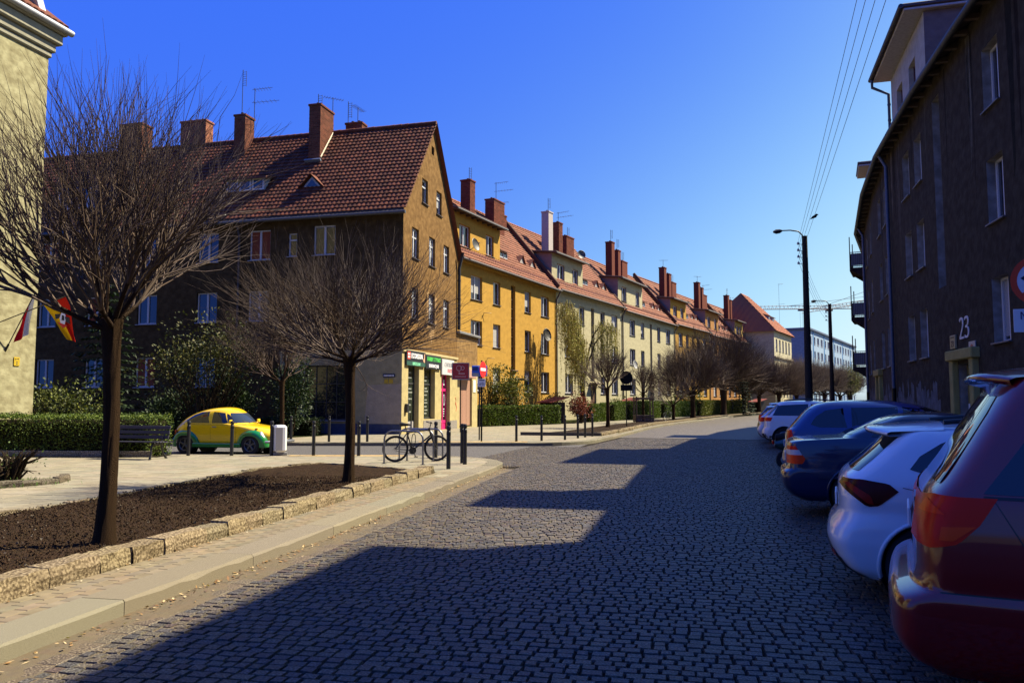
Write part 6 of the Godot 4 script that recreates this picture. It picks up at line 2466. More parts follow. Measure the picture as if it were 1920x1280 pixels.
func hedge(a: Vector2, b: Vector2, thick: float, h: float, label: String, dens: float, cols: Array, size := 0.06, group := "clipped box hedges") -> void:
	var t := thing("hedge", label, "hedge", Vector3.ZERO, 0.0, group)
	var o := P(a.x, a.y, 0.1)
	var u := P(b.x, b.y, 0.1) - o
	var L := u.length()
	u = u.normalized()
	var n := u.cross(Vector3.UP)
	var core := MB.new()
	core.col = Color(0.06, 0.05, 0.028)
	core.bbox(o + u * L * 0.5 + Vector3.UP * h * 0.46, Vector3(L - 0.16, h * 0.86, thick - 0.2), 0.08, Basis(u, Vector3.UP, n))
	part("inner_branches", core, M.bark, t)
	var m := MB.new()
	var nz := FastNoiseLite.new()
	nz.seed = int(L * 100)
	nz.frequency = 0.9
	var cnt := int(dens * (L * h * 2 + L * thick + 2 * h * thick))
	for i in cnt:
		var k := rng.randf() * (L * h + L * thick + h * thick * 0.8 + L * h * 0.4)
		var x := R(-L * 0.5, L * 0.5)
		var y := R(0.0, h)
		var z := R(-thick * 0.5, thick * 0.5)
		var out := Vector3()
		if k < L * h:
			z = thick * 0.5; out = n
		elif k < L * h + L * thick:
			y = h; out = Vector3.UP
		elif k < L * h + L * thick + h * thick * 0.8:
			var s := -1.0 if rng.randf() < 0.4 else 1.0
			x = s * L * 0.5; out = u * s
		else:
			z = -thick * 0.5; out = -n
		var p := o + u * (L * 0.5 + x) + Vector3.UP * y + n * z
		var w := 0.06 * nz.get_noise_3dv(p * 1.3) + 0.03 * nz.get_noise_3dv(p * 5.0)
		p += out * (w - absf(rng.randfn(0.0, 0.045)) + (0.07 if rng.randf() < 0.04 else 0.0))
		var d := (out * R(0.2, 1.2) + Vector3(R(-1, 1), R(-0.5, 1), R(-1, 1))).normalized()
		m.col = tint(cols[rng.randi() % cols.size()], 0.3)
		m.leaf(p, d, d.cross(Vector3(R(-1, 1), R(-1, 1), R(-1, 1))).normalized(), size * R(0.7, 1.3), size * R(0.25, 0.42))
	part("foliage", m, M.leaf, t).set_meta("kind", "stuff")

func shrub(called: String, label: String, at: Vector3, r: Vector3, lift: float, n: int, size: float, cols: Array, stems: int, hollow := 0.4) -> void:
	var t := thing(called, label, "shrub", at)
	var s := MB.new()
	for i in stems:
		var az := R(0, TAU)
		var k := R(0.2, 0.85)
		var tip := Vector3(cos(az) * r.x * k, lift + r.y * R(0.1, 0.95), sin(az) * r.z * k)
		s.col = tint(Color(0.11, 0.08, 0.05), 0.25)
		s.tube([Vector3(cos(az) * 0.12, 0, sin(az) * 0.12), tip * 0.45 + Vector3(R(-0.1, 0.1), 0.15, R(-0.1, 0.1)), tip], [0.028, 0.018, 0.005], 4, false)
	part("stems", s, M.bark, t).set_meta("kind", "stuff")
	if n > 0:
		var m := MB.new()
		clump(m, Vector3(0, lift + r.y * 0.4, 0), r, n, size, cols, hollow, 14)
		part("foliage", m, M.leaf, t).set_meta("kind", "stuff")

func make_gardens() -> void:
	var G := [Color(0.085, 0.125, 0.016), Color(0.12, 0.155, 0.02), Color(0.055, 0.09, 0.015)]
	var Y := [Color(0.12, 0.13, 0.02), Color(0.09, 0.11, 0.02), Color(0.16, 0.15, 0.035)]
	var Dk := [Color(0.022, 0.04, 0.014), Color(0.03, 0.05, 0.016), Color(0.016, 0.03, 0.012)]
	hedge(Vector2(-16.0, 23.3), Vector2(-10.1, 22.9), 1.2, 1.16, "long clipped hedge behind the slatted bench", 900.0, G, 0.05)
	hedge(Vector2(-11.6, 36.9), Vector2(-8.8, 36.2), 1.0, 0.8, "low clipped hedge behind the yellow and green car", 500.0, Dk, 0.07)
	hedge(Vector2(-2.3, 50.6), Vector2(3.0, 56.3), 1.2, 1.25, "clipped hedge in front of the yellow house's bush", 420.0, G, 0.09)
	hedge(Vector2(5.6, 60.8), Vector2(7.2, 64.2), 1.2, 1.3, "short clipped hedge block beside the red-leaved bush", 400.0, G, 0.09)
	hedge(Vector2(7.8, 65.0), Vector2(9.2, 68.2), 1.3, 1.4, "short clipped hedge block behind the young street tree", 400.0, G, 0.09)
	hedge(Vector2(9.7, 68.6), Vector2(13.6, 76.0), 1.3, 1.5, "clipped hedge behind the wooden tree guard", 320.0, G, 0.1)
	hedge(Vector2(14.2, 77.0), Vector2(19.5, 86.5), 1.4, 1.5, "clipped hedge behind the sparse tree and its bicycle", 260.0, [Color(0.09, 0.12, 0.02), Color(0.06, 0.1, 0.015)], 0.11)
	hedge(Vector2(20.2, 87.5), Vector2(31.0, 107.0), 1.4, 1.6, "farthest clipped hedge along the terrace", 200.0, Y, 0.13)
	shrub("leafy_shrub", "yellow-green leafy shrub above the hedge beside the pale house", P(-15.6, 27.2), Vector3(2.1, 1.3, 1.2), 0.9, 2600, 0.11, [Color(0.11, 0.12, 0.02), Color(0.07, 0.085, 0.018), Color(0.04, 0.05, 0.012)], 26)
	shrub("large_shrub", "tall loose olive-leaved shrub behind the yellow and green car", P(-12.6, 32.5), Vector3(3.1, 1.9, 1.8), 2.6, 3600, 0.12, [Color(0.09, 0.085, 0.02), Color(0.06, 0.065, 0.015), Color(0.03, 0.04, 0.012)], 60, 0.2)
	shrub("dark_evergreen", "dark evergreen bush behind the car's roof", P(-11.9, 34.2), Vector3(1.5, 1.8, 1.2), 0.9, 3600, 0.12, Dk, 10)
	shrub("dark_evergreen", "dark conical evergreen right of the car's bonnet beside the shop", P(-9.7, 34.6), Vector3(1.3, 2.3, 1.1), 1.1, 4200, 0.11, Dk, 8)
	shrub("dark_evergreen", "dark evergreen below the large shrub, left of the car", P(-14.6, 33.6), Vector3(1.6, 1.3, 1.2), 0.6, 2600, 0.13, Dk, 8)
	shrub("yellow_bush", "big yellow-green bush by the yellow house's brown door", P(-0.5, 53.6), Vector3(2.3, 2.1, 1.6), 1.5, 3600, 0.14, [Color(0.1, 0.11, 0.015), Color(0.17, 0.15, 0.03), Color(0.05, 0.07, 0.014)], 26)
	shrub("dry_bush", "dry straw-coloured bush at the yellow house's far downpipe", P(3.1, 60.5), Vector3(1.3, 1.3, 1.0), 0.9, 700, 0.14, [Color(0.28, 0.2, 0.07), Color(0.2, 0.15, 0.05)], 60)
	shrub("red_bush", "reddish leaved bush between the hedges under the weeping tree", P(5.0, 58.2), Vector3(1.1, 1.2, 0.9), 0.7, 1800, 0.12, [Color(0.22, 0.05, 0.03), Color(0.15, 0.045, 0.03), Color(0.3, 0.1, 0.06)], 22)
	shrub("green_bush", "green bush before the cream house's doorway", P(9.6, 70.5), Vector3(1.2, 0.9, 0.9), 0.9, 1300, 0.14, Y, 8)
	shrub("green_bush", "yellow-green bush by the cream wall behind the disc sign", P(12.6, 77.0), Vector3(1.6, 1.1, 1.0), 0.9, 1300, 0.15, Y, 8)
	shrub("green_bush", "spreading bush in front of the yellow house behind the globe trees", P(20.0, 90.0), Vector3(2.6, 1.8, 1.4), 1.2, 1800, 0.18, Y, 14)
	shrub("twiggy_shrub", "low bare twiggy shrub on a stone-edged patch near the soil bed", P(-9.6, 15.2, 0.12), Vector3(0.75, 0.6, 0.6), 0.1, 160, 0.05, [Color(0.06, 0.1, 0.02)], 90)
	var gp := part("grass_patch", grass_patch(), M.leaf, self)
	gp.set_meta("kind", "stuff")
	tag(gp, "green grass tufts under the low twiggy shrub", "grass")
	var et := thing("stone_edging", "rough stone edging round the twiggy shrub's patch", "edging")
	edging(et, [Vector2(-10.4, 14.0), Vector2(-9.6, 14.1), Vector2(-8.9, 14.6), Vector2(-8.6, 15.4), Vector2(-9.0, 16.2)], 0.16, 0.24, 0.08, Color(0.2, 0.17, 0.12))
	var he := thing("concrete_edging", "low concrete edging under the long hedge", "edging")
	for i in 6:
		var m := MB.new()
		m.col = tint(Color(0.36, 0.33, 0.26), 0.1)
		m.bbox(P(-15.6 + i * 1.0, 22.62 - i * 0.068, 0.17), Vector3(0.97, 0.24, 0.1), 0.012, Basis(Vector3.UP, 0.068))
		part("edging_slab", m, M.stone, he)
	# front-garden strip under the hedges and shrubs
	var so := sheet([Vector2(-17.5, 22.3), Vector2(-9.9, 22.2), Vector2(-9.9, 23.2), Vector2(-17.5, 23.4)], 0.135, Color(0.07, 0.06, 0.03))
	setting("hedge_soil", so, M.soil)
	var lawn := sheet([Vector2(-40, 32.2), Vector2(-11.8, 31.4), Vector2(-8.6, 35.6), Vector2(-8.6, 38.3), Vector2(-40, 47)], 0.13, Color(0.05, 0.06, 0.02))
	setting("garden_ground", lawn, M.soil)
	var lawn2 := sheet([Vector2(-2.4, 49.6), Vector2(3.4, 56.0), Vector2(8.4, 66.0), Vector2(14.6, 76.5), Vector2(32.0, 107.0), Vector2(28, 109), Vector2(10.5, 77.5), Vector2(3.4, 64.2), Vector2(-2.6, 50.0)], 0.125, Color(0.07, 0.085, 0.025))
	setting("front_gardens", lawn2, M.soil)
	# small red-roofed bin shelters in the front gardens
	for q in [[3.0, 58.6, "dark bin shelter with a small red roof by the yellow house"], [10.6, 71.0, "dark bin shelter with a red roof before the cream house"], [33.5, 108.0, "far bin shelter with a red roof by the ochre house"]]:
		var bs := thing("bin_shelter", q[2], "shelter", P(q[0], q[1], 0.1), -1.05, "red-roofed bin shelters")
		var m := MB.new()
		m.col = Color(0.03, 0.02, 0.018)
		for s in [-0.75, 0.75]:
			m.bbox(Vector3(s, 0.75, 0), Vector3(0.08, 1.5, 1.2), 0.01)
		m.bbox(Vector3(0, 0.75, -0.6), Vector3(1.5, 1.5, 0.06), 0.01)
		part("panel", m, M.wood, bs)
		var rf := MB.new()
		rf.col = Color(0.28, 0.06, 0.05)
		for k in 6:
			rf.bbox(Vector3(-0.9 + 0.36 * k, 1.68, 0), Vector3(0.34, 0.07, 1.7), 0.02, Basis(Vector3(1, 0, 0), 0.25))
		part("roof", rf, M.tile, bs)

func grass_patch() -> MB:
	var m := MB.new()
	for i in 900:
		var p := P(-9.5 + rng.randfn(0.0, 0.4), 15.0 + rng.randfn(0.0, 0.35), 0.11)
		var d := Vector3(R(-0.5, 0.5), 1.0, R(-0.5, 0.5)).normalized()
		m.col = tint(Color(0.07, 0.13, 0.02), 0.3)
		m.leaf(p, d, Vector3(R(-1, 1), 0, R(-1, 1)).normalized(), R(0.05, 0.14), 0.006)
	return m

# ---------------------------------------------------------------- cars
# A body is a stack of plan outlines: rows of [height, rear x, front x, half width]; x runs from the tail to the nose, z to the car's right.
func car_row(s: Dictionary, h: float) -> Array:
	var r: Array = s.rows
	if h <= r[0][0]:
		return r[0]
	if not s.has("slopes"):
		# monotone tangents, so that the profile is smooth and never overshoots
		var sl := []
		for i in r.size():
			var row := [0.0, 0.0, 0.0, 0.0]
			if i > 0 and i < r.size() - 1:
				for c in range(1, 4):
					var d0: float = (r[i][c] - r[i - 1][c]) / (r[i][0] - r[i - 1][0])
					var d1: float = (r[i + 1][c] - r[i][c]) / (r[i + 1][0] - r[i][0])
					row[c] = 0.0 if d0 * d1 <= 0.0 else 2.0 * d0 * d1 / (d0 + d1)
			else:
				var a := 0 if i == 0 else r.size() - 2
				for c in range(1, 4):
					row[c] = (r[a + 1][c] - r[a][c]) / (r[a + 1][0] - r[a][0])
			sl.append(row)
		s.slopes = sl
	for i in r.size() - 1:
		if h <= r[i + 1][0]:
			var w: float = r[i + 1][0] - r[i][0]
			var k: float = (h - r[i][0]) / w
			var out := [h, 0.0, 0.0, 0.0]
			for c in range(1, 4):
				var k2 := k * k
				var k3 := k2 * k
				out[c] = (2 * k3 - 3 * k2 + 1) * r[i][c] + (k3 - 2 * k2 + k) * w * s.slopes[i][c] + (3 * k2 - 2 * k3) * r[i + 1][c] + (k3 - k2) * w * s.slopes[i + 1][c]
			return out
	return r[r.size() - 1]

func car_pt(s: Dictionary, e: float, h: float, side: float) -> Vector3:
	var r := car_row(s, h)
	var span: float = (r[2] - r[1]) * 0.48
	var a: float = minf(s.ar, span)
	var f: float = minf(s.af, span)
	if e <= 1.0:
		var th := e * PI * 0.5
		return Vector3(r[1] + a * (1.0 - pow(maxf(cos(th), 0.0), 2.0 / s.pr)), h, side * r[3] * pow(maxf(sin(th), 0.0), 2.0 / s.pr))
	if e <= 2.0:
		return Vector3(lerpf(r[1] + a, r[2] - f, e - 1.0), h, side * r[3])
	var th2 := (3.0 - e) * PI * 0.5
	return Vector3(r[2] - f * (1.0 - pow(maxf(cos(th2), 0.0), 2.0 / s.pf)), h, side * r[3] * pow(maxf(sin(th2), 0.0), 2.0 / s.pf))

func car_e(s: Dictionary, mode: String, q: float, h: float) -> float:
	var r := car_row(s, h)
	var span: float = (r[2] - r[1]) * 0.48
	var a: float = minf(s.ar, span)
	var f: float = minf(s.af, span)
	if mode == "rear":
		return asin(pow(clampf(absf(q) / r[3], 0.0, 1.0), s.pr * 0.5)) / (PI * 0.5)
	if mode == "front":
		return 3.0 - asin(pow(clampf(absf(q) / r[3], 0.0, 1.0), s.pf * 0.5)) / (PI * 0.5)
	if q < r[1] + a:
		return acos(clampf(pow(clampf(1.0 - (q - r[1]) / a, 0.0, 1.0), s.pr * 0.5), 0.0, 1.0)) / (PI * 0.5)
	if q > r[2] - f:
		return 3.0 - acos(clampf(pow(clampf(1.0 - (r[2] - q) / f, 0.0, 1.0), s.pf * 0.5), 0.0, 1.0)) / (PI * 0.5)
	return 1.0 + (q - r[1] - a) / maxf(1e-4, r[2] - f - r[1] - a)

func car_patch(mb: MB, s: Dictionary, mode: String, poly: Array, side: float, off: float, nc := 12, nr := 6) -> void:
	# a panel that lies on the body: poly in (x, h) on a flank, or (z, h) at the tail or nose
	var lo := 1e9
	var hi := -1e9
	for p in poly:
		lo = minf(lo, p.x)
		hi = maxf(hi, p.x)
	var rows := []
	for i in nc + 1:
		var q := lerpf(lo + 0.0005, hi - 0.0005, float(i) / nc)
		var y0 := 1e9
		var y1 := -1e9
		for k in poly.size():
			var a: Vector2 = poly[k]
			var b: Vector2 = poly[(k + 1) % poly.size()]
			if (a.x <= q and b.x > q) or (b.x <= q and a.x > q):
				var y := lerpf(a.y, b.y, (q - a.x) / (b.x - a.x))
				y0 = minf(y0, y)
				y1 = maxf(y1, y)
		var row := PackedVector3Array()
		for j in nr + 1:
			var h := lerpf(y0, y1, float(j) / nr)
			var e := car_e(s, mode, q, h)
			var sd := side
			if mode != "side":
				sd = 1.0 if q >= 0 else -1.0
			var p := car_pt(s, e, h, sd)
			var out := car_normal(s, e, h, sd)
			row.append(p + out * off)
		rows.append(row)
	var mid: Vector3 = rows[nc / 2][nr / 2]
	var du: Vector3 = rows[nc / 2][nr / 2 + 1] - mid
	var dv: Vector3 = rows[nc / 2 + 1][nr / 2] - mid
	var nn := du.cross(dv)
	var c := Vector3(s.rows[s.rows.size() - 1][1], mid.y - 0.12, 0)
	var outw := mid - c
	if mode == "side":
		outw = Vector3(0, 0, side)
	elif mode == "rear":
		outw = Vector3(-1, 0.1, 0)
	else:
		outw = Vector3(1, 0.1, 0)
	mb.grid(rows, nn.dot(outw) < 0)

func car_normal(s: Dictionary, e: float, h: float, side: float) -> Vector3:
	var du := car_pt(s, minf(e + 0.03, 2.999), h, side) - car_pt(s, maxf(e - 0.03, 0.001), h, side)
	var dv := car_pt(s, e, h + 0.02, side) - car_pt(s, e, h - 0.02, side)
	var n := du.cross(dv).normalized()
	return n if n.dot(Vector3(0, 0, side) + Vector3(-1.0 if e < 1.0 else (1.0 if e > 2.0 else 0.0), 0.3, 0) * 0.6) > 0 else -n

func car_body(s: Dictionary, col: Color) -> MB:
	var mb := MB.new()
	mb.col = col
	var es := []
	for i in 19:
		es.append(pow(i / 18.0, 1.2))
	for i in range(1, 46):
		es.append(1.0 + i / 45.0)
	for i in range(1, 13):
		es.append(3.0 - pow((12 - i) / 12.0, 1.2))
	var hs := []
	var r: Array = s.rows
	for i in r.size() - 1:
		var k := maxi(1, int(ceil((r[i + 1][0] - r[i][0]) / 0.022)))
		for j in k:
			hs.append(lerpf(r[i][0], r[i + 1][0], float(j) / k))
	hs.append(r[r.size() - 1][0])
	for side in [1.0, -1.0]:
		var pts := []
		for h in hs:
			var row := PackedVector3Array()
			for e in es:
				var p := car_pt(s, e, h, side)
				for w in s.wheels:
					# pull the skin's edge onto the round wheel opening
					var dv := Vector2(p.x - w, p.y - s.wr)
					var RR: float = s.wr * 1.13
					if absf(p.z) > 0.45 and dv.length() < RR and dv.length() > RR * 0.76:
						dv = dv.normalized() * RR
						var y2: float = maxf(s.wr + dv.y, s.rows[0][0])
						p = car_pt(s, car_e(s, "side", w + dv.x, y2), y2, side)
				row.append(p)
			pts.append(row)
		var nrm := []
		for i in hs.size():
			var row := PackedVector3Array()
			for j in es.size():
				var du: Vector3 = pts[i][mini(j + 1, es.size() - 1)] - pts[i][maxi(j - 1, 0)]
				var dv: Vector3 = pts[mini(i + 1, hs.size() - 1)][j] - pts[maxi(i - 1, 0)][j]
				var n: Vector3 = du.cross(dv).normalized() * -side
				if j == 0 or j == es.size() - 1:
					n.z = 0.0
					n = n.normalized()
				row.append(n)
			nrm.append(row)
		for i in hs.size() - 1:
			for j in es.size() - 1:
				var cut := false
				for w in s.wheels:
					for q in [pts[i][j], pts[i][j + 1], pts[i + 1][j], pts[i + 1][j + 1]]:
						if absf(q.z) > 0.45 and absf(q.x - w) < s.wr * 1.2 and Vector2(q.x - w, q.y - s.wr).length() < s.wr * 1.115:
							cut = true
				if cut:
					continue
				if side > 0:
					mb.quadn(pts[i][j], pts[i + 1][j], pts[i + 1][j + 1], pts[i][j + 1], nrm[i][j], nrm[i + 1][j], nrm[i + 1][j + 1], nrm[i][j + 1])
				else:
					mb.quadn(pts[i][j], pts[i][j + 1], pts[i + 1][j + 1], pts[i + 1][j], nrm[i][j], nrm[i][j + 1], nrm[i + 1][j + 1], nrm[i + 1][j])
	return mb

var wheel_cache := {}

func wheel(parent: Node, at: Vector3, r: float, side: float, rim := Color(0.45, 0.46, 0.48)) -> void:
	var key := "%s %s" % [r, rim]
	if not wheel_cache.has(key):
		var ax := Basis(Vector3.RIGHT, Vector3(0, 0, 1), Vector3.DOWN)
		var ty := MB.new()
		ty.col = Color(0.018, 0.018, 0.019)
		var w := 0.1
		ty.lathe([Vector2(r * 0.64, -w), Vector2(r * 0.93, -w), Vector2(r, -w * 0.75), Vector2(r, w * 0.75), Vector2(r * 0.93, w), Vector2(r * 0.64, w * 0.92), Vector2(r * 0.63, w * 0.5)], 28, ax)
		var rm := MB.new()
		rm.col = rim
		rm.lathe([Vector2(r * 0.66, w * 0.9), Vector2(r * 0.62, w * 0.98), Vector2(r * 0.57, w * 0.85), Vector2(r * 0.55, w * 0.2)], 28, ax)
		rm.lathe([Vector2(r * 0.17, w * 0.6), Vector2(r * 0.16, w * 0.85), Vector2(0.0, w * 0.88)], 16, ax)
		for k in 5:
			var b := Basis(Vector3(0, 0, 1), TAU * k / 5.0)
			rm.bbox(b * Vector3(0, r * 0.36, w * 0.72), Vector3(r * 0.17, r * 0.5, w * 0.3), 0.008, b)
		var dk := MB.new()
		dk.col = Color(0.03, 0.03, 0.03)
		dk.lathe([Vector2(r * 0.6, w * 0.25), Vector2(0.0, w * 0.25)], 20, ax)
		wheel_cache[key] = [ty.mesh(), rm.mesh(), dk.mesh()]
	var c: Array = wheel_cache[key]
	var o := part("wheel", c[2], M.plastic, parent)
	o.transform = Transform3D(Basis() if side > 0 else Basis(Vector3.UP, PI), at)
	part("tyre", c[0], M.rubber, o)
	part("rim", c[1], M.metal, o)

func car(label: String, s: Dictionary, at: Vector3, turn: float, size := 1.0) -> Node3D:
	var t := thing("parked_car", label, "car", at, -deg_to_rad(turn), s.get("group", "cars parked nose-in before the dark tenements"))
	t.scale = Vector3.ONE * size
	var col: Color = s.col
	var body := part("body", car_body(s, col), M.car_paint, t)
	# underside and wheel wells
	var un := MB.new()
	un.col = Color(0.012, 0.012, 0.012)
	var r0: Array = s.rows[0]
	un.box(Vector3((r0[1] + r0[2]) * 0.5, r0[0] + 0.02, 0), Vector3(r0[2] - r0[1] - 0.3, 0.03, r0[3] * 1.7))
	var ax := Basis(Vector3.RIGHT, Vector3(0, 0, 1), Vector3.DOWN)
	part("underside", un, M.plastic, t)
	var W: float = s.rows[4][3]
	for w in s.wheels:
		for side in [1.0, -1.0]:
			var well := MB.new()
			well.col = Color(0.01, 0.01, 0.01)
			var R0: float = s.wr * 1.14
			well.lathe([Vector2(0.0, W - 0.34), Vector2(R0, W - 0.34), Vector2(R0, W - 0.02)], 26, Basis(Vector3.RIGHT, Vector3(0, 0, side), Vector3(0, -side, 0)), Vector3(w, s.wr, 0))
			part("wheel_well", well, M.plastic, t)
			var lip := []
			var rr := []
			for k in 23:
				var a := lerpf(-0.25, PI + 0.25, k / 22.0)
				var q := Vector2(w + cos(a) * R0, s.wr + sin(a) * R0)
				if q.y < s.rows[0][0]:
					q.y = s.rows[0][0]
				var e := car_e(s, "side", q.x, q.y)
				lip.append(car_pt(s, e, q.y, side) - Vector3(0, 0, side * 0.004))
				rr.append(0.02)
			var lm := MB.new()
			lm.col = s.get("lip", col)
			lm.tube(lip, rr, 6)
			part("wheel_arch", lm, M.car_paint, t)
			wheel(t, Vector3(w, s.wr, side * (W - 0.12)), s.wr, side, s.get("rim", Color(0.4, 0.41, 0.43)))
	for g in s.glass:
		if g[0] == "side":
			for side in [1.0, -1.0]:
				var m := MB.new()
				m.col = Color(0.008, 0.009, 0.011)
				car_patch(m, s, "side", g[1], side, 0.004)
				part("side_window", m, M.car_glass, t)
		else:
			var m := MB.new()
			m.col = Color(0.008, 0.009, 0.011)
			car_patch(m, s, g[0], g[1], 1.0, 0.004, 24, 6)
			part("rear_window" if g[0] == "rear" else "windscreen", m, M.car_glass, t)
	for l in s.lights:
		for side in ([1.0, -1.0] if l[0] == "side" else [1.0]):
			var m := MB.new()
			m.col = l[2]
			car_patch(m, s, l[0], l[1], side, l[3], 14, 6)
			part("tail_light", m, M.lamp_glass, t)
	for l in s.get("trim", []):
		for side in ([1.0, -1.0] if l[0] == "side" else [1.0]):
			var m := MB.new()
			m.col = l[2]
			car_patch(m, s, l[0], l[1], side, l[3], 20, 4)
			part(l[4], m, M.plastic, t)
	# mirrors, handles, plate
	for side in [1.0, -1.0]:
		var mi := MB.new()
		mi.col = col
		var mx: float = s.mirror[0]
		var mh: float = s.mirror[1]
		var p := car_pt(s, car_e(s, "side", mx, mh), mh, side)
		mi.bbox(p + Vector3(0, 0.04, side * 0.12), Vector3(0.1, 0.13, 0.2), 0.03)
		part("mirror", mi, M.car_paint, t)
		for hx in s.handles:
			var hm := MB.new()
			hm.col = s.get("handle_col", col)
			var q := car_pt(s, car_e(s, "side", hx, 0.88), 0.88, side)
			hm.bbox(q + Vector3(0, 0, side * 0.012), Vector3(0.2, 0.035, 0.035), 0.01)
			part("door_handle", hm, M.car_paint, t)
	if s.has("plate"):
		var pl := MB.new()
		pl.col = Color(0.7, 0.7, 0.7)
		var q := car_pt(s, 0.0, s.plate, 1.0)
		pl.bbox(q + Vector3(-0.012, 0, 0), Vector3(0.015, 0.11, 0.5), 0.004)
		part("number_plate", pl, M.print, t)
	if s.has("rails"):
		for side in [1.0, -1.0]:
			var rm := MB.new()
			rm.col = Color(0.012, 0.012, 0.014)
			var pts := []
			var rr := []
			for k in 9:
				var x := lerpf(s.rails[0], s.rails[1], k / 8.0)
				pts.append(Vector3(x, s.rails[2] + 0.05 * sin(PI * clampf(k / 8.0, 0.02, 0.98)), side * s.rails[3]))
				rr.append(0.022)
			rm.tube(pts, rr, 6)
			part("roof_rail", rm, M.plastic, t)
	if s.has("spoiler"):
		var sp: Array = s.spoiler
		var sm := MB.new()
		sm.col = s.get("spoiler_col", col)
		var rows := []
		for k in 15:
			var z := lerpf(-sp[4], sp[4], k / 14.0)
			var rnd: float = 0.16 * pow(absf(z) / sp[4], 4.0)
			rows.append(PackedVector3Array([Vector3(sp[1], sp[3] - 0.03 - rnd * 0.3, z), Vector3(sp[0] + rnd, sp[2] - 0.02 - rnd * 0.2, z), Vector3(sp[0] - 0.012 + rnd, sp[2] + 0.008 - rnd * 0.2, z), Vector3(sp[0] + 0.02 + rnd, sp[2] + 0.03 - rnd * 0.25, z), Vector3(sp[1], sp[3] + 0.02 - rnd * 0.4, z)]))
		sm.grid(rows)
		part("spoiler", sm, M.car_paint, t)
	return t

func V(a: Array) -> Array:
	var o := []
	for i in range(0, a.size(), 2):
		o.append(Vector2(a[i], a[i + 1]))
	return o

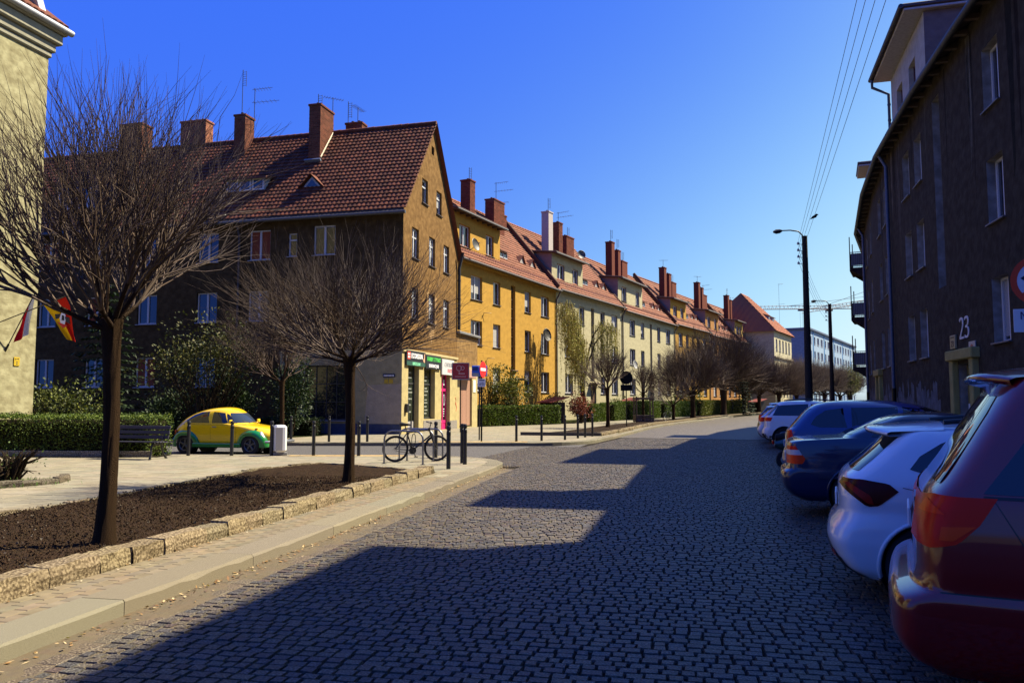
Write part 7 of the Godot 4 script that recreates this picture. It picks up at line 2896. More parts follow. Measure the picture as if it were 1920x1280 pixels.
func make_cars() -> void:
	var K := Color(0.012, 0.012, 0.013)
	var RED := Color(0.75, 0.02, 0.008)
	var van := {col = Color(0.2, 0.004, 0.005), ar = 0.2, af = 0.8, pr = 3.6, pf = 2.6, wheels = [1.0, 4.02], wr = 0.34, mirror = [3.5, 1.12], handles = [1.75, 3.0], plate = 0.95,
		rows = [[0.24, 0.17, 4.75, 0.86], [0.32, 0.05, 4.88, 0.93], [0.44, 0.0, 4.95, 0.965], [0.57, 0.0, 4.95, 0.975], [0.625, 0.02, 4.9, 0.975], [0.655, 0.07, 4.88, 0.97], [0.68, 0.12, 4.86, 0.965], [0.78, 0.135, 4.8, 0.968], [0.93, 0.135, 4.65, 0.965], [1.03, 0.15, 4.2, 0.958], [1.13, 0.19, 3.75, 0.948], [1.23, 0.27, 3.55, 0.92], [1.38, 0.37, 3.3, 0.872], [1.54, 0.47, 3.0, 0.812], [1.65, 0.54, 2.75, 0.762], [1.74, 0.6, 2.5, 0.7], [1.79, 0.68, 2.3, 0.62], [1.83, 0.9, 2.0, 0.45], [1.845, 1.2, 1.7, 0.2]],
		glass = [["side", V([0.46, 1.17, 0.5, 1.22, 0.78, 1.6, 2.0, 1.64, 2.0, 1.15])], ["side", V([2.08, 1.15, 2.08, 1.63, 2.5, 1.6, 3.35, 1.18])], ["rear", V([-0.76, 1.2, 0.76, 1.2, 0.6, 1.66, -0.6, 1.66])], ["front", V([-0.75, 1.2, 0.75, 1.2, 0.6, 1.7, -0.6, 1.7])]],
		lights = [["side", V([0.14, 0.9, 0.15, 1.1, 0.24, 1.15, 0.52, 1.15, 0.44, 1.02, 0.34, 0.92, 0.22, 0.89]), RED, 0.008], ["side", V([0.26, 0.935, 0.27, 1.0, 0.42, 1.01, 0.38, 0.98, 0.32, 0.935]), Color(0.95, 0.06, 0.01), 0.012], ["side", V([0.18, 1.06, 0.22, 1.125, 0.29, 1.06]), Color(0.95, 0.05, 0.01), 0.012]],
		trim = [["side", V([0.46, 1.145, 0.46, 1.16, 3.4, 1.14, 3.4, 1.125]), K, 0.004, "window_trim"], ["side", V([0.13, 0.672, 0.13, 0.68, 1.4, 0.68, 1.4, 0.672]), K, 0.002, "bumper_gap"], ["side", V([0.5, 1.146, 0.5, 1.153, 0.75, 0.7, 0.745, 0.69]), K, 0.002, "panel_gap"], ["side", V([2.03, 0.4, 2.03, 1.6, 2.042, 1.6, 2.042, 0.4]), K, 0.002, "door_gap"]],
		spoiler = [0.47, 1.0, 1.765, 1.83, 0.66]}
	car("dark red minivan with a big red tail light, nearest in the parked row", van, P(2.42, 5.16), 26.5, 1.03)
	var hatch := {col = Color(0.72, 0.73, 0.75), ar = 0.26, af = 0.75, pr = 3.2, pf = 2.6, wheels = [0.78, 3.35], wr = 0.33, mirror = [2.75, 1.05], handles = [1.35, 2.3], plate = 0.8,
		rows = [[0.2, 0.22, 4.05, 0.8], [0.28, 0.1, 4.15, 0.86], [0.4, 0.03, 4.22, 0.89], [0.52, 0.0, 4.25, 0.905], [0.6, 0.02, 4.23, 0.905], [0.68, 0.07, 4.18, 0.9], [0.76, 0.1, 4.12, 0.89], [0.87, 0.1, 3.98, 0.9], [0.96, 0.11, 3.75, 0.895], [1.03, 0.14, 3.3, 0.882], [1.09, 0.21, 3.1, 0.862], [1.2, 0.34, 2.9, 0.815], [1.32, 0.47, 2.65, 0.755], [1.4, 0.56, 2.4, 0.69], [1.45, 0.66, 2.2, 0.6], [1.485, 0.85, 1.9, 0.45], [1.5, 1.15, 1.6, 0.2]],
		glass = [["side", V([0.66, 1.12, 0.7, 1.2, 0.95, 1.36, 1.62, 1.4, 1.62, 1.07, 0.82, 1.07])], ["side", V([1.7, 1.07, 1.7, 1.4, 2.1, 1.38, 2.85, 1.08])], ["rear", V([-0.74, 1.09, 0.74, 1.09, 0.62, 1.38, -0.62, 1.38])], ["front", V([-0.7, 1.1, 0.7, 1.1, 0.55, 1.4, -0.55, 1.4])]],
		lights = [["side", V([0.125, 0.97, 0.14, 1.02, 0.3, 1.03, 0.5, 1.0, 0.57, 0.94, 0.42, 0.82, 0.33, 0.81]), Color(0.07, 0.005, 0.005), 0.007], ["side", V([0.16, 0.99, 0.2, 1.0, 0.36, 0.9, 0.38, 0.83, 0.33, 0.84]), Color(0.3, 0.012, 0.008), 0.01], ["rear", V([0.5, 0.36, 0.5, 0.41, 0.72, 0.42, 0.72, 0.37]), Color(0.3, 0.012, 0.008), 0.012]],
		trim = [["rear", V([-0.78, 0.21, -0.78, 0.36, -0.5, 0.46, 0.5, 0.46, 0.78, 0.36, 0.78, 0.21]), K, 0.005, "bumper_skirt"], ["side", V([0.5, 0.2, 0.5, 0.27, 3.7, 0.27, 3.7, 0.2]), K, 0.006, "sill"], ["side", V([0.6, 0.97, 0.6, 0.977, 1.0, 0.9, 1.0, 0.893]), Color(0.15, 0.15, 0.16), 0.002, "panel_gap"], ["side", V([1.655, 0.35, 1.655, 1.38, 1.663, 1.38, 1.663, 0.35]), Color(0.05, 0.05, 0.05), 0.002, "door_gap"]],
		spoiler = [0.36, 0.95, 1.43, 1.485, 0.64], rails = [0.95, 2.3, 1.5, 0.56]}
	var wh := car("white compact hatchback with a roof spoiler and dark curved tail light", hatch, P(2.98, 7.57), 22.5)
	var cap := MB.new()
	cap.col = Color(0.03, 0.03, 0.032)
	cap.lathe([Vector2(0.075, 0.0), Vector2(0.07, 0.02), Vector2(0.04, 0.028), Vector2(0.0, 0.028)], 12, Basis(Vector3.RIGHT, Vector3(0, 0, 1), Vector3.DOWN), Vector3(0.82, 0.96, 0.9))
	part("fuel_cap", cap, M.plastic, wh)
	var sedan := {col = Color(0.008, 0.013, 0.05), ar = 0.22, af = 0.6, pr = 3.6, pf = 2.8, wheels = [0.98, 3.7], wr = 0.32, mirror = [2.95, 1.02], handles = [1.55, 2.45], plate = 0.78,
		rows = [[0.2, 0.25, 4.2, 0.76], [0.28, 0.1, 4.35, 0.83], [0.4, 0.02, 4.43, 0.86], [0.54, 0.0, 4.47, 0.87], [0.6, 0.02, 4.45, 0.87], [0.64, 0.08, 4.42, 0.868], [0.75, 0.09, 4.38, 0.868], [0.86, 0.09, 4.3, 0.865], [0.95, 0.1, 3.9, 0.858], [1.0, 0.12, 3.5, 0.85], [1.03, 0.2, 3.3, 0.84], [1.05, 0.45, 3.2, 0.83], [1.07, 0.8, 3.1, 0.815], [1.14, 0.95, 3.0, 0.785], [1.23, 1.15, 2.84, 0.73], [1.32, 1.38, 2.6, 0.665], [1.38, 1.58, 2.42, 0.59], [1.415, 1.8, 2.25, 0.44], [1.43, 1.95, 2.1, 0.18]],
		glass = [["side", V([1.18, 1.09, 1.34, 1.24, 1.6, 1.325, 2.0, 1.335, 2.0, 1.07])], ["side", V([2.06, 1.07, 2.06, 1.335, 2.45, 1.3, 2.98, 1.08])], ["rear", V([-0.66, 1.11, 0.66, 1.11, 0.56, 1.34, -0.56, 1.34])], ["front", V([-0.66, 1.1, 0.66, 1.1, 0.54, 1.36, -0.54, 1.36])]],
		lights = [["side", V([0.1, 0.9, 0.11, 0.95, 0.22, 0.95, 0.25, 0.9]), RED, 0.006], ["side", V([0.1, 0.83, 0.1, 0.9, 0.26, 0.9, 0.3, 0.83]), Color(0.6, 0.5, 0.45), 0.006], ["side", V([0.1, 0.71, 0.1, 0.83, 0.31, 0.83, 0.34, 0.78, 0.3, 0.71]), Color(0.95, 0.05, 0.01), 0.006]],
		trim = [["side", V([2.025, 0.35, 2.025, 1.3, 2.035, 1.3, 2.035, 0.35]), K, 0.002, "door_gap"], ["side", V([0.5, 0.52, 0.5, 0.56, 4.0, 0.56, 4.0, 0.52]), Color(0.008, 0.01, 0.03), 0.012, "rub_strip"]]}
	car("dark blue saloon with a half white half red tail light", sedan, P(4.2, 12.47, 0.03), 19.0, 1.05)
	var wagon := {col = Color(0.012, 0.03, 0.16), ar = 0.28, af = 0.8, pr = 3.2, pf = 2.6, wheels = [0.85, 3.45], wr = 0.32, mirror = [2.95, 1.04], handles = [1.3, 2.2], plate = 0.75,
		rows = [[0.2, 0.2, 4.2, 0.78], [0.3, 0.06, 4.35, 0.85], [0.45, 0.0, 4.4, 0.88], [0.58, 0.02, 4.38, 0.88], [0.7, 0.06, 4.3, 0.88], [0.9, 0.07, 4.0, 0.872], [1.0, 0.1, 3.6, 0.86], [1.06, 0.16, 3.3, 0.842], [1.2, 0.28, 3.0, 0.79], [1.35, 0.42, 2.7, 0.72], [1.45, 0.55, 2.4, 0.64], [1.5, 0.68, 2.2, 0.56], [1.54, 0.95, 1.9, 0.4], [1.555, 1.25, 1.6, 0.15]],
		glass = [["side", V([0.52, 1.12, 0.6, 1.25, 0.78, 1.37, 1.08, 1.41, 1.12, 1.07, 0.66, 1.07])], ["side", V([1.2, 1.06, 1.2, 1.415, 1.95, 1.43, 1.95, 1.05])], ["side", V([2.03, 1.05, 2.03, 1.43, 2.4, 1.39, 3.05, 1.06])], ["rear", V([-0.7, 1.07, 0.7, 1.07, 0.6, 1.4, -0.6, 1.4])], ["front", V([-0.7, 1.1, 0.7, 1.1, 0.55, 1.42, -0.55, 1.42])]],
		lights = [["side", V([0.1, 0.72, 0.12, 1.0, 0.2, 1.02, 0.24, 0.74]), RED, 0.006]], trim = [["side", V([0.5, 0.5, 0.5, 0.55, 4.0, 0.55, 4.0, 0.5]), Color(0.012, 0.03, 0.12), 0.012, "rub_strip"]]}
	car("blue estate car with large side windows behind the dark saloon", wagon, P(5.5, 16.2, 0.04), 20.0, 1.07)
	var suv := {col = Color(0.66, 0.67, 0.69), lip = Color(0.015, 0.015, 0.015), ar = 0.36, af = 0.7, pr = 3.0, pf = 2.8, wheels = [0.8, 3.4], wr = 0.35, mirror = [2.85, 1.15], handles = [1.35, 2.25], plate = 0.85,
		rows = [[0.26, 0.2, 4.05, 0.82], [0.36, 0.06, 4.2, 0.88], [0.5, 0.0, 4.28, 0.905], [0.62, 0.02, 4.28, 0.91], [0.72, 0.08, 4.25, 0.905], [0.9, 0.09, 4.1, 0.9], [1.02, 0.11, 3.7, 0.89], [1.1, 0.15, 3.2, 0.875], [1.2, 0.24, 3.0, 0.85], [1.35, 0.38, 2.75, 0.79], [1.5, 0.5, 2.45, 0.72], [1.58, 0.58, 2.25, 0.64], [1.63, 0.8, 1.95, 0.48], [1.65, 1.15, 1.6, 0.2]],
		glass = [["side", V([0.42, 1.13, 0.6, 1.48, 1.6, 1.53, 1.6, 1.12])], ["side", V([1.68, 1.12, 1.68, 1.53, 2.15, 1.5, 2.95, 1.14])], ["rear", V([-0.8, 1.13, 0.8, 1.13, 0.66, 1.5, -0.66, 1.5])], ["front", V([-0.75, 1.16, 0.75, 1.16, 0.6, 1.54, -0.6, 1.54])]],
		lights = [["side", V([0.1, 0.93, 0.12, 1.06, 0.42, 1.06, 0.36, 0.93]), RED, 0.008]],
		trim = [["rear", V([-0.86, 0.27, -0.86, 0.5, 0.86, 0.5, 0.86, 0.27]), K, 0.006, "bumper_skirt"], ["side", V([0.3, 0.27, 0.3, 0.42, 3.9, 0.42, 3.9, 0.27]), K, 0.006, "sill"]],
		rails = [0.8, 2.3, 1.65, 0.6]}
	car("white sport utility car with black roof rails and black wheel arches", suv, P(9.25, 29.3, 0.02), 22.0, 1.02)
	var silver := hatch.duplicate()
	silver.col = Color(0.5, 0.53, 0.6)
	silver.lights = [["side", V([0.125, 0.85, 0.14, 1.02, 0.45, 1.02, 0.4, 0.85]), RED, 0.008]]
	car("silver hatchback with bright red tail lights beside the white utility car", silver, P(10.1, 32.6, 0.02), 21.0, 1.0)
	var grey := hatch.duplicate()
	grey.col = Color(0.4, 0.45, 0.55)
	grey.lights = silver.lights
	car("pale blue-grey hatchback farther along, beside the black car", grey, P(11.3, 36.0, 0.02), 22.0, 1.08)
	var dark := wagon.duplicate()
	dark.col = Color(0.012, 0.013, 0.018)
	dark.lights = [["side", V([0.1, 0.7, 0.12, 1.0, 0.3, 1.02, 0.28, 0.7]), RED, 0.008]]
	car("black estate car with tall red tail lights at the end of the row", dark, P(12.1, 39.0, 0.02), 23.0, 1.0)
	beetle()
	scooter()

func beetle() -> void:
	var YE := Color(0.78, 0.5, 0.006)
	var GR := Color(0.008, 0.17, 0.03)
	var s := {col = YE, lip = GR, rim = Color(0.12, 0.12, 0.12), ar = 0.75, af = 0.8, pr = 2.3, pf = 2.2, wheels = [0.78, 3.14], wr = 0.315, group = "",
		rows = [[0.3, 0.32, 3.7, 0.58], [0.36, 0.22, 3.82, 0.63], [0.46, 0.14, 3.9, 0.66], [0.58, 0.1, 3.92, 0.68], [0.68, 0.1, 3.88, 0.69], [0.76, 0.12, 3.78, 0.695], [0.83, 0.155, 3.62, 0.7], [0.89, 0.2, 3.4, 0.7], [0.935, 0.24, 3.12, 0.698], [0.965, 0.27, 2.92, 0.695], [0.99, 0.295, 2.8, 0.69], [1.06, 0.38, 2.74, 0.678], [1.14, 0.49, 2.67, 0.66], [1.22, 0.63, 2.59, 0.634], [1.3, 0.8, 2.5, 0.598], [1.37, 1.0, 2.4, 0.552], [1.42, 1.19, 2.31, 0.496], [1.46, 1.4, 2.2, 0.41], [1.49, 1.64, 2.08, 0.28], [1.503, 1.84, 1.96, 0.08]]}
	var t := thing("parked_car", "yellow and green rounded vintage car parked on the side street", "car", P(-11.15, 26.5, -0.02), -deg_to_rad(14.0))
	part("body", car_body(s, YE), M.car_paint, t)
	var un := MB.new()
	un.col = Color(0.01, 0.01, 0.01)
	un.box(Vector3(2.0, 0.3, 0), Vector3(3.2, 0.1, 1.15))
	part("underside", un, M.plastic, t)
	for side in [1.0, -1.0]:
		for g in [V([0.8, 1.0, 0.76, 1.07, 0.95, 1.24, 1.25, 1.345, 1.64, 1.37, 1.66, 1.0]), V([1.74, 1.0, 1.74, 1.36, 2.12, 1.32, 2.3, 1.0]), V([2.33, 1.0, 2.17, 1.3, 2.24, 1.28, 2.56, 1.0])]:
			var m := MB.new()
			m.col = Color(0.012, 0.013, 0.014)
			car_patch(m, s, "side", g, side, 0.004)
			part("side_window", m, M.car_glass, t)
		for q in [V([1.69, 0.36, 1.69, 1.34, 1.7, 1.34, 1.7, 0.36]), V([2.6, 0.36, 2.6, 0.98, 2.61, 0.98, 2.61, 0.36]), V([0.5, 0.955, 0.5, 0.975, 2.85, 0.955, 2.85, 0.94])]:
			var m := MB.new()
			m.col = Color(0.25, 0.15, 0.01)
			car_patch(m, s, "side", q, side, 0.003)
			part("door_gap", m, M.plastic, t)
		var hm := MB.new()
		hm.col = Color(0.5, 0.5, 0.5)
		hm.bbox(Vector3(1.84, 0.88, side * 0.71), Vector3(0.16, 0.03, 0.04), 0.01)
		part("door_handle", hm, M.metal, t)
		var mi := MB.new()
		mi.col = YE
		mi.bbox(Vector3(2.5, 1.05, side * 0.8), Vector3(0.07, 0.12, 0.15), 0.025)
		mi.rod(Vector3(2.5, 1.0, side * 0.68), Vector3(2.5, 1.03, side * 0.78), 0.012, 5)
		part("mirror", mi, M.car_paint, t)
		var rb := MB.new()
		rb.col = GR
		rb.bbox(Vector3(1.95, 0.3, side * 0.7), Vector3(1.75, 0.14, 0.16), 0.03)
		part("running_board", rb, M.car_paint, t)
		for fx in [0.78, 3.14]:
			var fm := MB.new()
			fm.col = GR
			var rows := []
			var front: bool = fx > 2
			for k in 25:
				var a := lerpf(-0.42, PI + 0.3, k / 24.0) if front else lerpf(-0.3, PI + 0.42, k / 24.0)
				var row := PackedVector3Array()
				var stretch := 1.0 + 0.12 * absf(cos(a))
				for j in 11:
					var b := lerpf(1.9, -0.35, j / 10.0)
					var rr := (0.34 + 0.15 * sin(b)) * stretch
					var z := 0.52 + 0.25 * cos(b) * (0.75 + 0.25 * sin(clampf(a, 0.0, PI)))
					row.append(Vector3(fx + cos(a) * rr, maxf(0.24, s.wr + sin(a) * rr), side * z))
				rows.append(row)
			fm.grid(rows, side > 0)
			part("fender", fm, M.car_paint, t)
			var well := MB.new()
			well.col = Color(0.008, 0.008, 0.008)
			well.lathe([Vector2(0.0, 0.45), Vector2(0.36, 0.45), Vector2(0.36, 0.6)], 20, Basis(Vector3.RIGHT, Vector3(0, 0, side), Vector3(0, -side, 0)), Vector3(fx, s.wr, 0))
			part("wheel_well", well, M.plastic, t)
			wheel(t, Vector3(fx, s.wr, side * 0.62), s.wr, side, Color(0.2, 0.2, 0.21))
		var hl := MB.new()
		hl.col = Color(0.75, 0.75, 0.75)
		var ha := Vector3(0.86, 0.42, 0.12 * side).normalized()
		var hx := Vector3(0, 0, 1).cross(ha).normalized()
		var hb := Basis(hx, ha, hx.cross(ha))
		hl.lathe([Vector2(0.125, -0.06), Vector2(0.13, 0.02), Vector2(0.115, 0.035)], 20, hb, Vector3(3.5, 0.63, side * 0.56))
		var hp := part("headlight", hl, M.metal, t)
		var hg := MB.new()
		hg.col = Color(0.55, 0.58, 0.6)
		hg.lathe([Vector2(0.115, 0.025), Vector2(0.08, 0.05), Vector2(0.0, 0.062)], 20, hb, Vector3(3.5, 0.63, side * 0.56))
		part("lens", hg, M.lamp_glass, hp)
		var bl := MB.new()
		bl.col = Color(0.6, 0.2, 0.02)
		bl.bbox(Vector3(3.3, 0.83, side * 0.6), Vector3(0.1, 0.04, 0.05), 0.015)
		part("indicator", bl, M.lamp_glass, t)
		var tl := MB.new()
		tl.col = Color(0.4, 0.08, 0.02)
		tl.bbox(Vector3(0.4, 0.68, side * 0.62), Vector3(0.08, 0.2, 0.12), 0.03)
		part("tail_light", tl, M.lamp_glass, t)
	var ws := MB.new()
	ws.col = Color(0.03, 0.04, 0.06)
	car_patch(ws, s, "front", V([-0.58, 1.01, 0.58, 1.01, 0.46, 1.32, -0.46, 1.32]), 1.0, 0.005, 24, 6)
	part("windscreen", ws, M.car_glass, t)
	var rw := MB.new()
	rw.col = Color(0.012, 0.013, 0.014)
	car_patch(rw, s, "rear", V([-0.4, 1.1, 0.4, 1.1, 0.32, 1.3, -0.32, 1.3]), 1.0, 0.005, 20, 5)
	part("rear_window", rw, M.car_glass, t)
	for q in [-0.2, 0.2]:
		var wp := MB.new()
		wp.col = Color(0.02, 0.02, 0.02)
		wp.rod(Vector3(2.82, 1.0, q), Vector3(2.72, 1.08, q + 0.3), 0.01, 4)
		part("wiper", wp, M.plastic, t)
	for q in [[3.98, 0.42], [0.08, 0.42]]:
		var bm := MB.new()
		bm.col = Color(0.5, 0.5, 0.5)
		var sx := 1.0 if q[0] > 2 else -1.0
		bm.tube([Vector3(q[0] - sx * 0.3, q[1], -0.72), Vector3(q[0], q[1], -0.5), Vector3(q[0] + sx * 0.05, q[1], 0), Vector3(q[0], q[1], 0.5), Vector3(q[0] - sx * 0.3, q[1], 0.72)], [0.045, 0.045, 0.045, 0.045, 0.045], 8)
		part("bumper", bm, M.metal, t)

func scooter() -> void:
	var t := thing("motor_scooter", "small dark green motor scooter squeezed between the blue estate and white utility car", "scooter", P(6.55, 19.8, 0.0), -deg_to_rad(14.0))
	for x in [0.25, 1.45]:
		var w := MB.new()
		w.col = Color(0.02, 0.02, 0.02)
		var ax := Basis(Vector3.RIGHT, Vector3(0, 0, 1), Vector3.DOWN)
		w.lathe([Vector2(0.12, -0.05), Vector2(0.22, -0.05), Vector2(0.235, 0.0), Vector2(0.22, 0.05), Vector2(0.12, 0.05)], 18, ax, Vector3(x, 0.235, 0))
		var wp := part("wheel", w, M.rubber, t)
		var h := MB.new()
		h.col = Color(0.5, 0.5, 0.5)
		h.lathe([Vector2(0.0, -0.055), Vector2(0.13, -0.045), Vector2(0.13, 0.045), Vector2(0.0, 0.055)], 14, ax, Vector3(x, 0.235, 0))
		part("rim", h, M.metal, wp)
	var b := MB.new()
	b.col = Color(0.02, 0.06, 0.05)
	b.tube([Vector3(0.0, 0.62, 0), Vector3(0.2, 0.62, 0), Vector3(0.55, 0.58, 0), Vector3(0.75, 0.35, 0), Vector3(1.0, 0.3, 0), Vector3(1.2, 0.4, 0), Vector3(1.32, 0.75, 0), Vector3(1.25, 0.98, 0)], [0.08, 0.17, 0.18, 0.15, 0.14, 0.16, 0.17, 0.1], 12)
	part("body", b, M.car_paint, t)
	var st := MB.new()
	st.col = Color(0.015, 0.015, 0.015)
	st.tube([Vector3(0.02, 0.78, 0), Vector3(0.3, 0.8, 0), Vector3(0.68, 0.76, 0)], [0.08, 0.12, 0.09], 10)
	part("seat", st, M.rubber, t)
	var hb := MB.new()
	hb.col = Color(0.1, 0.1, 0.1)
	hb.tube([Vector3(1.15, 1.05, -0.34), Vector3(1.24, 1.04, 0), Vector3(1.15, 1.05, 0.34)], [0.018, 0.02, 0.018], 6)
	part("handlebar", hb, M.metal, t)
	for z in [-0.26, 0.26]:
		var m := MB.new()
		m.col = Color(0.6, 0.62, 0.65)
		m.rod(Vector3(1.18, 1.05, z), Vector3(1.15, 1.25, z * 1.4), 0.008, 4)
		m.bbox(Vector3(1.15, 1.29, z * 1.45), Vector3(0.03, 0.1, 0.13), 0.012)
		part("mirror", m, M.metal, t)
	var tl := MB.new()
	tl.col = Color(0.4, 0.01, 0.01)
	tl.bbox(Vector3(-0.04, 0.66, 0), Vector3(0.06, 0.09, 0.16), 0.02)
	part("tail_light", tl, M.lamp_glass, t)

# ---------------------------------------------------------------- street furniture
func make_furniture() -> void:
	# bollards
	var proto := thing("bollard", "slim black steel bollard", "bollard", Vector3.ZERO, 0.0, "black steel bollards")
	var m := MB.new()
	m.col = Color(0.012, 0.013, 0.015)
	m.lathe([Vector2(0.05, -0.05), Vector2(0.05, 0.86), Vector2(0.042, 0.87), Vector2(0.042, 0.9), Vector2(0.054, 0.91), Vector2(0.054, 0.96), Vector2(0.045, 0.99), Vector2(0.0, 1.0)], 14)
	part("post", m, M.paint, proto)
	var rg := MB.new()
	rg.col = Color(0.05, 0.05, 0.055)
	rg.lathe([Vector2(0.053, 0.78), Vector2(0.053, 0.82)], 14)
	part("ring", rg, M.metal, proto)
	var spots := [[-9.33, 22.9, "black bollard standing before the vintage car's rear wheel"], [-8.08, 22.9, "black bollard standing before the vintage car's front door"], [-6.95, 22.95, "black bollard almost hidden behind the white cabinet"], [-5.72, 22.9, "black bollard on the near kerb next after the white cabinet"], [-4.4, 22.8, "black bollard midway between the white cabinet and the bicycle"], [-1.47, 18.4, "black bollard at the soil bed's end, close to the bicycle's front wheel"], [-2.12, 22.1, "black bollard behind the bicycle's front fork"], [-1.75, 22.0, "black bollard just behind the bicycle's front tyre"], [-1.26, 20.1, "farther of two black bollards close together at the kerb bend"], [-1.17, 19.75, "nearer of two black bollards close together at the kerb bend"], [-8.55, 30.7, "black bollard across the side street behind the white cabinet"], [-7.08, 30.7, "black bollard across the side street before the blue plinth's left end"], [-5.6, 30.7, "black bollard across the side street before the cream shop corner"], [0.17, 30.8, "first bollard of the row of six, next to the no entry sign"], [1.17, 31.4, "second bollard of the row of six counted from the no entry sign"], [2.15, 32.2, "third bollard of the row of six counted from the no entry sign"], [2.79, 33.6, "fourth bollard of the row of six counted from the no entry sign"], [3.18, 34.5, "fifth bollard of the row of six counted from the no entry sign"], [3.59, 35.4, "last bollard of the row of six, at the timber bed edge's end"]]
	for i in spots.size():
		var q: Array = spots[i]
		if i == 0:
			proto.position = P(q[0], q[1], 0.12)
			proto.set_meta("label", q[2])
		else:
			copy(proto, q[2], P(q[0], q[1], 0.12))
	# bicycle stands
	var racks := [[Vector2(-3.21, 19.96), Vector2(-2.2, 19.63), "steel hoop bicycle stand in front of the bicycle"], [Vector2(-3.05, 21.5), Vector2(-1.85, 21.2), "steel hoop bicycle stand behind the bicycle"], [Vector2(-2.76, 20.9), Vector2(-2.05, 20.72), "steel hoop bicycle stand the bicycle leans on"]]
	for r in racks:
		var t := thing("bicycle_stand", r[2], "bicycle stand", Vector3.ZERO, 0.0, "steel hoop bicycle stands")
		var a := P(r[0].x, r[0].y, 0.08)
		var b := P(r[1].x, r[1].y, 0.08)
		var u := (b - a).normalized()
		var pts := [a, a + Vector3.UP * 0.62]
		for k in 6:
			var an := PI - k * PI * 0.5 / 5.0
			pts.append(a + u * (0.22 + 0.22 * cos(an)) + Vector3.UP * (0.64 + 0.22 * sin(an)))
		for k in 6:
			var an := PI * 0.5 - k * PI * 0.5 / 5.0
			pts.append(b - u * (0.22 - 0.22 * cos(an)) + Vector3.UP * (0.64 + 0.22 * sin(an)))
		pts.append(b + Vector3.UP * 0.62)
		pts.append(b)
		var rr := []
		for p in pts:
			rr.append(0.024)
		var hm := MB.new()
		hm.col = Color(0.3, 0.3, 0.31)
		hm.tube(pts, rr, 8)
		part("hoop", hm, M.metal, t)
		for p in [a, b]:
			var fm := MB.new()
			fm.col = Color(0.2, 0.2, 0.2)
			fm.lathe([Vector2(0.06, 0.04), Vector2(0.06, 0.05), Vector2(0.0, 0.05)], 12, Basis(), p)
			part("foot_plate", fm, M.metal, t)
	var bk := bicycle("black bicycle locked to the steel hoop stands", P(-3.0, 20.45, 0.12), 0.3)
	copy(bk, "dark bicycle leaning at the sparse tree on the far bed", P(11.7, 60.6, 0.16), 0.9)
	bench()
	cabinet()
	lamps()
	person()

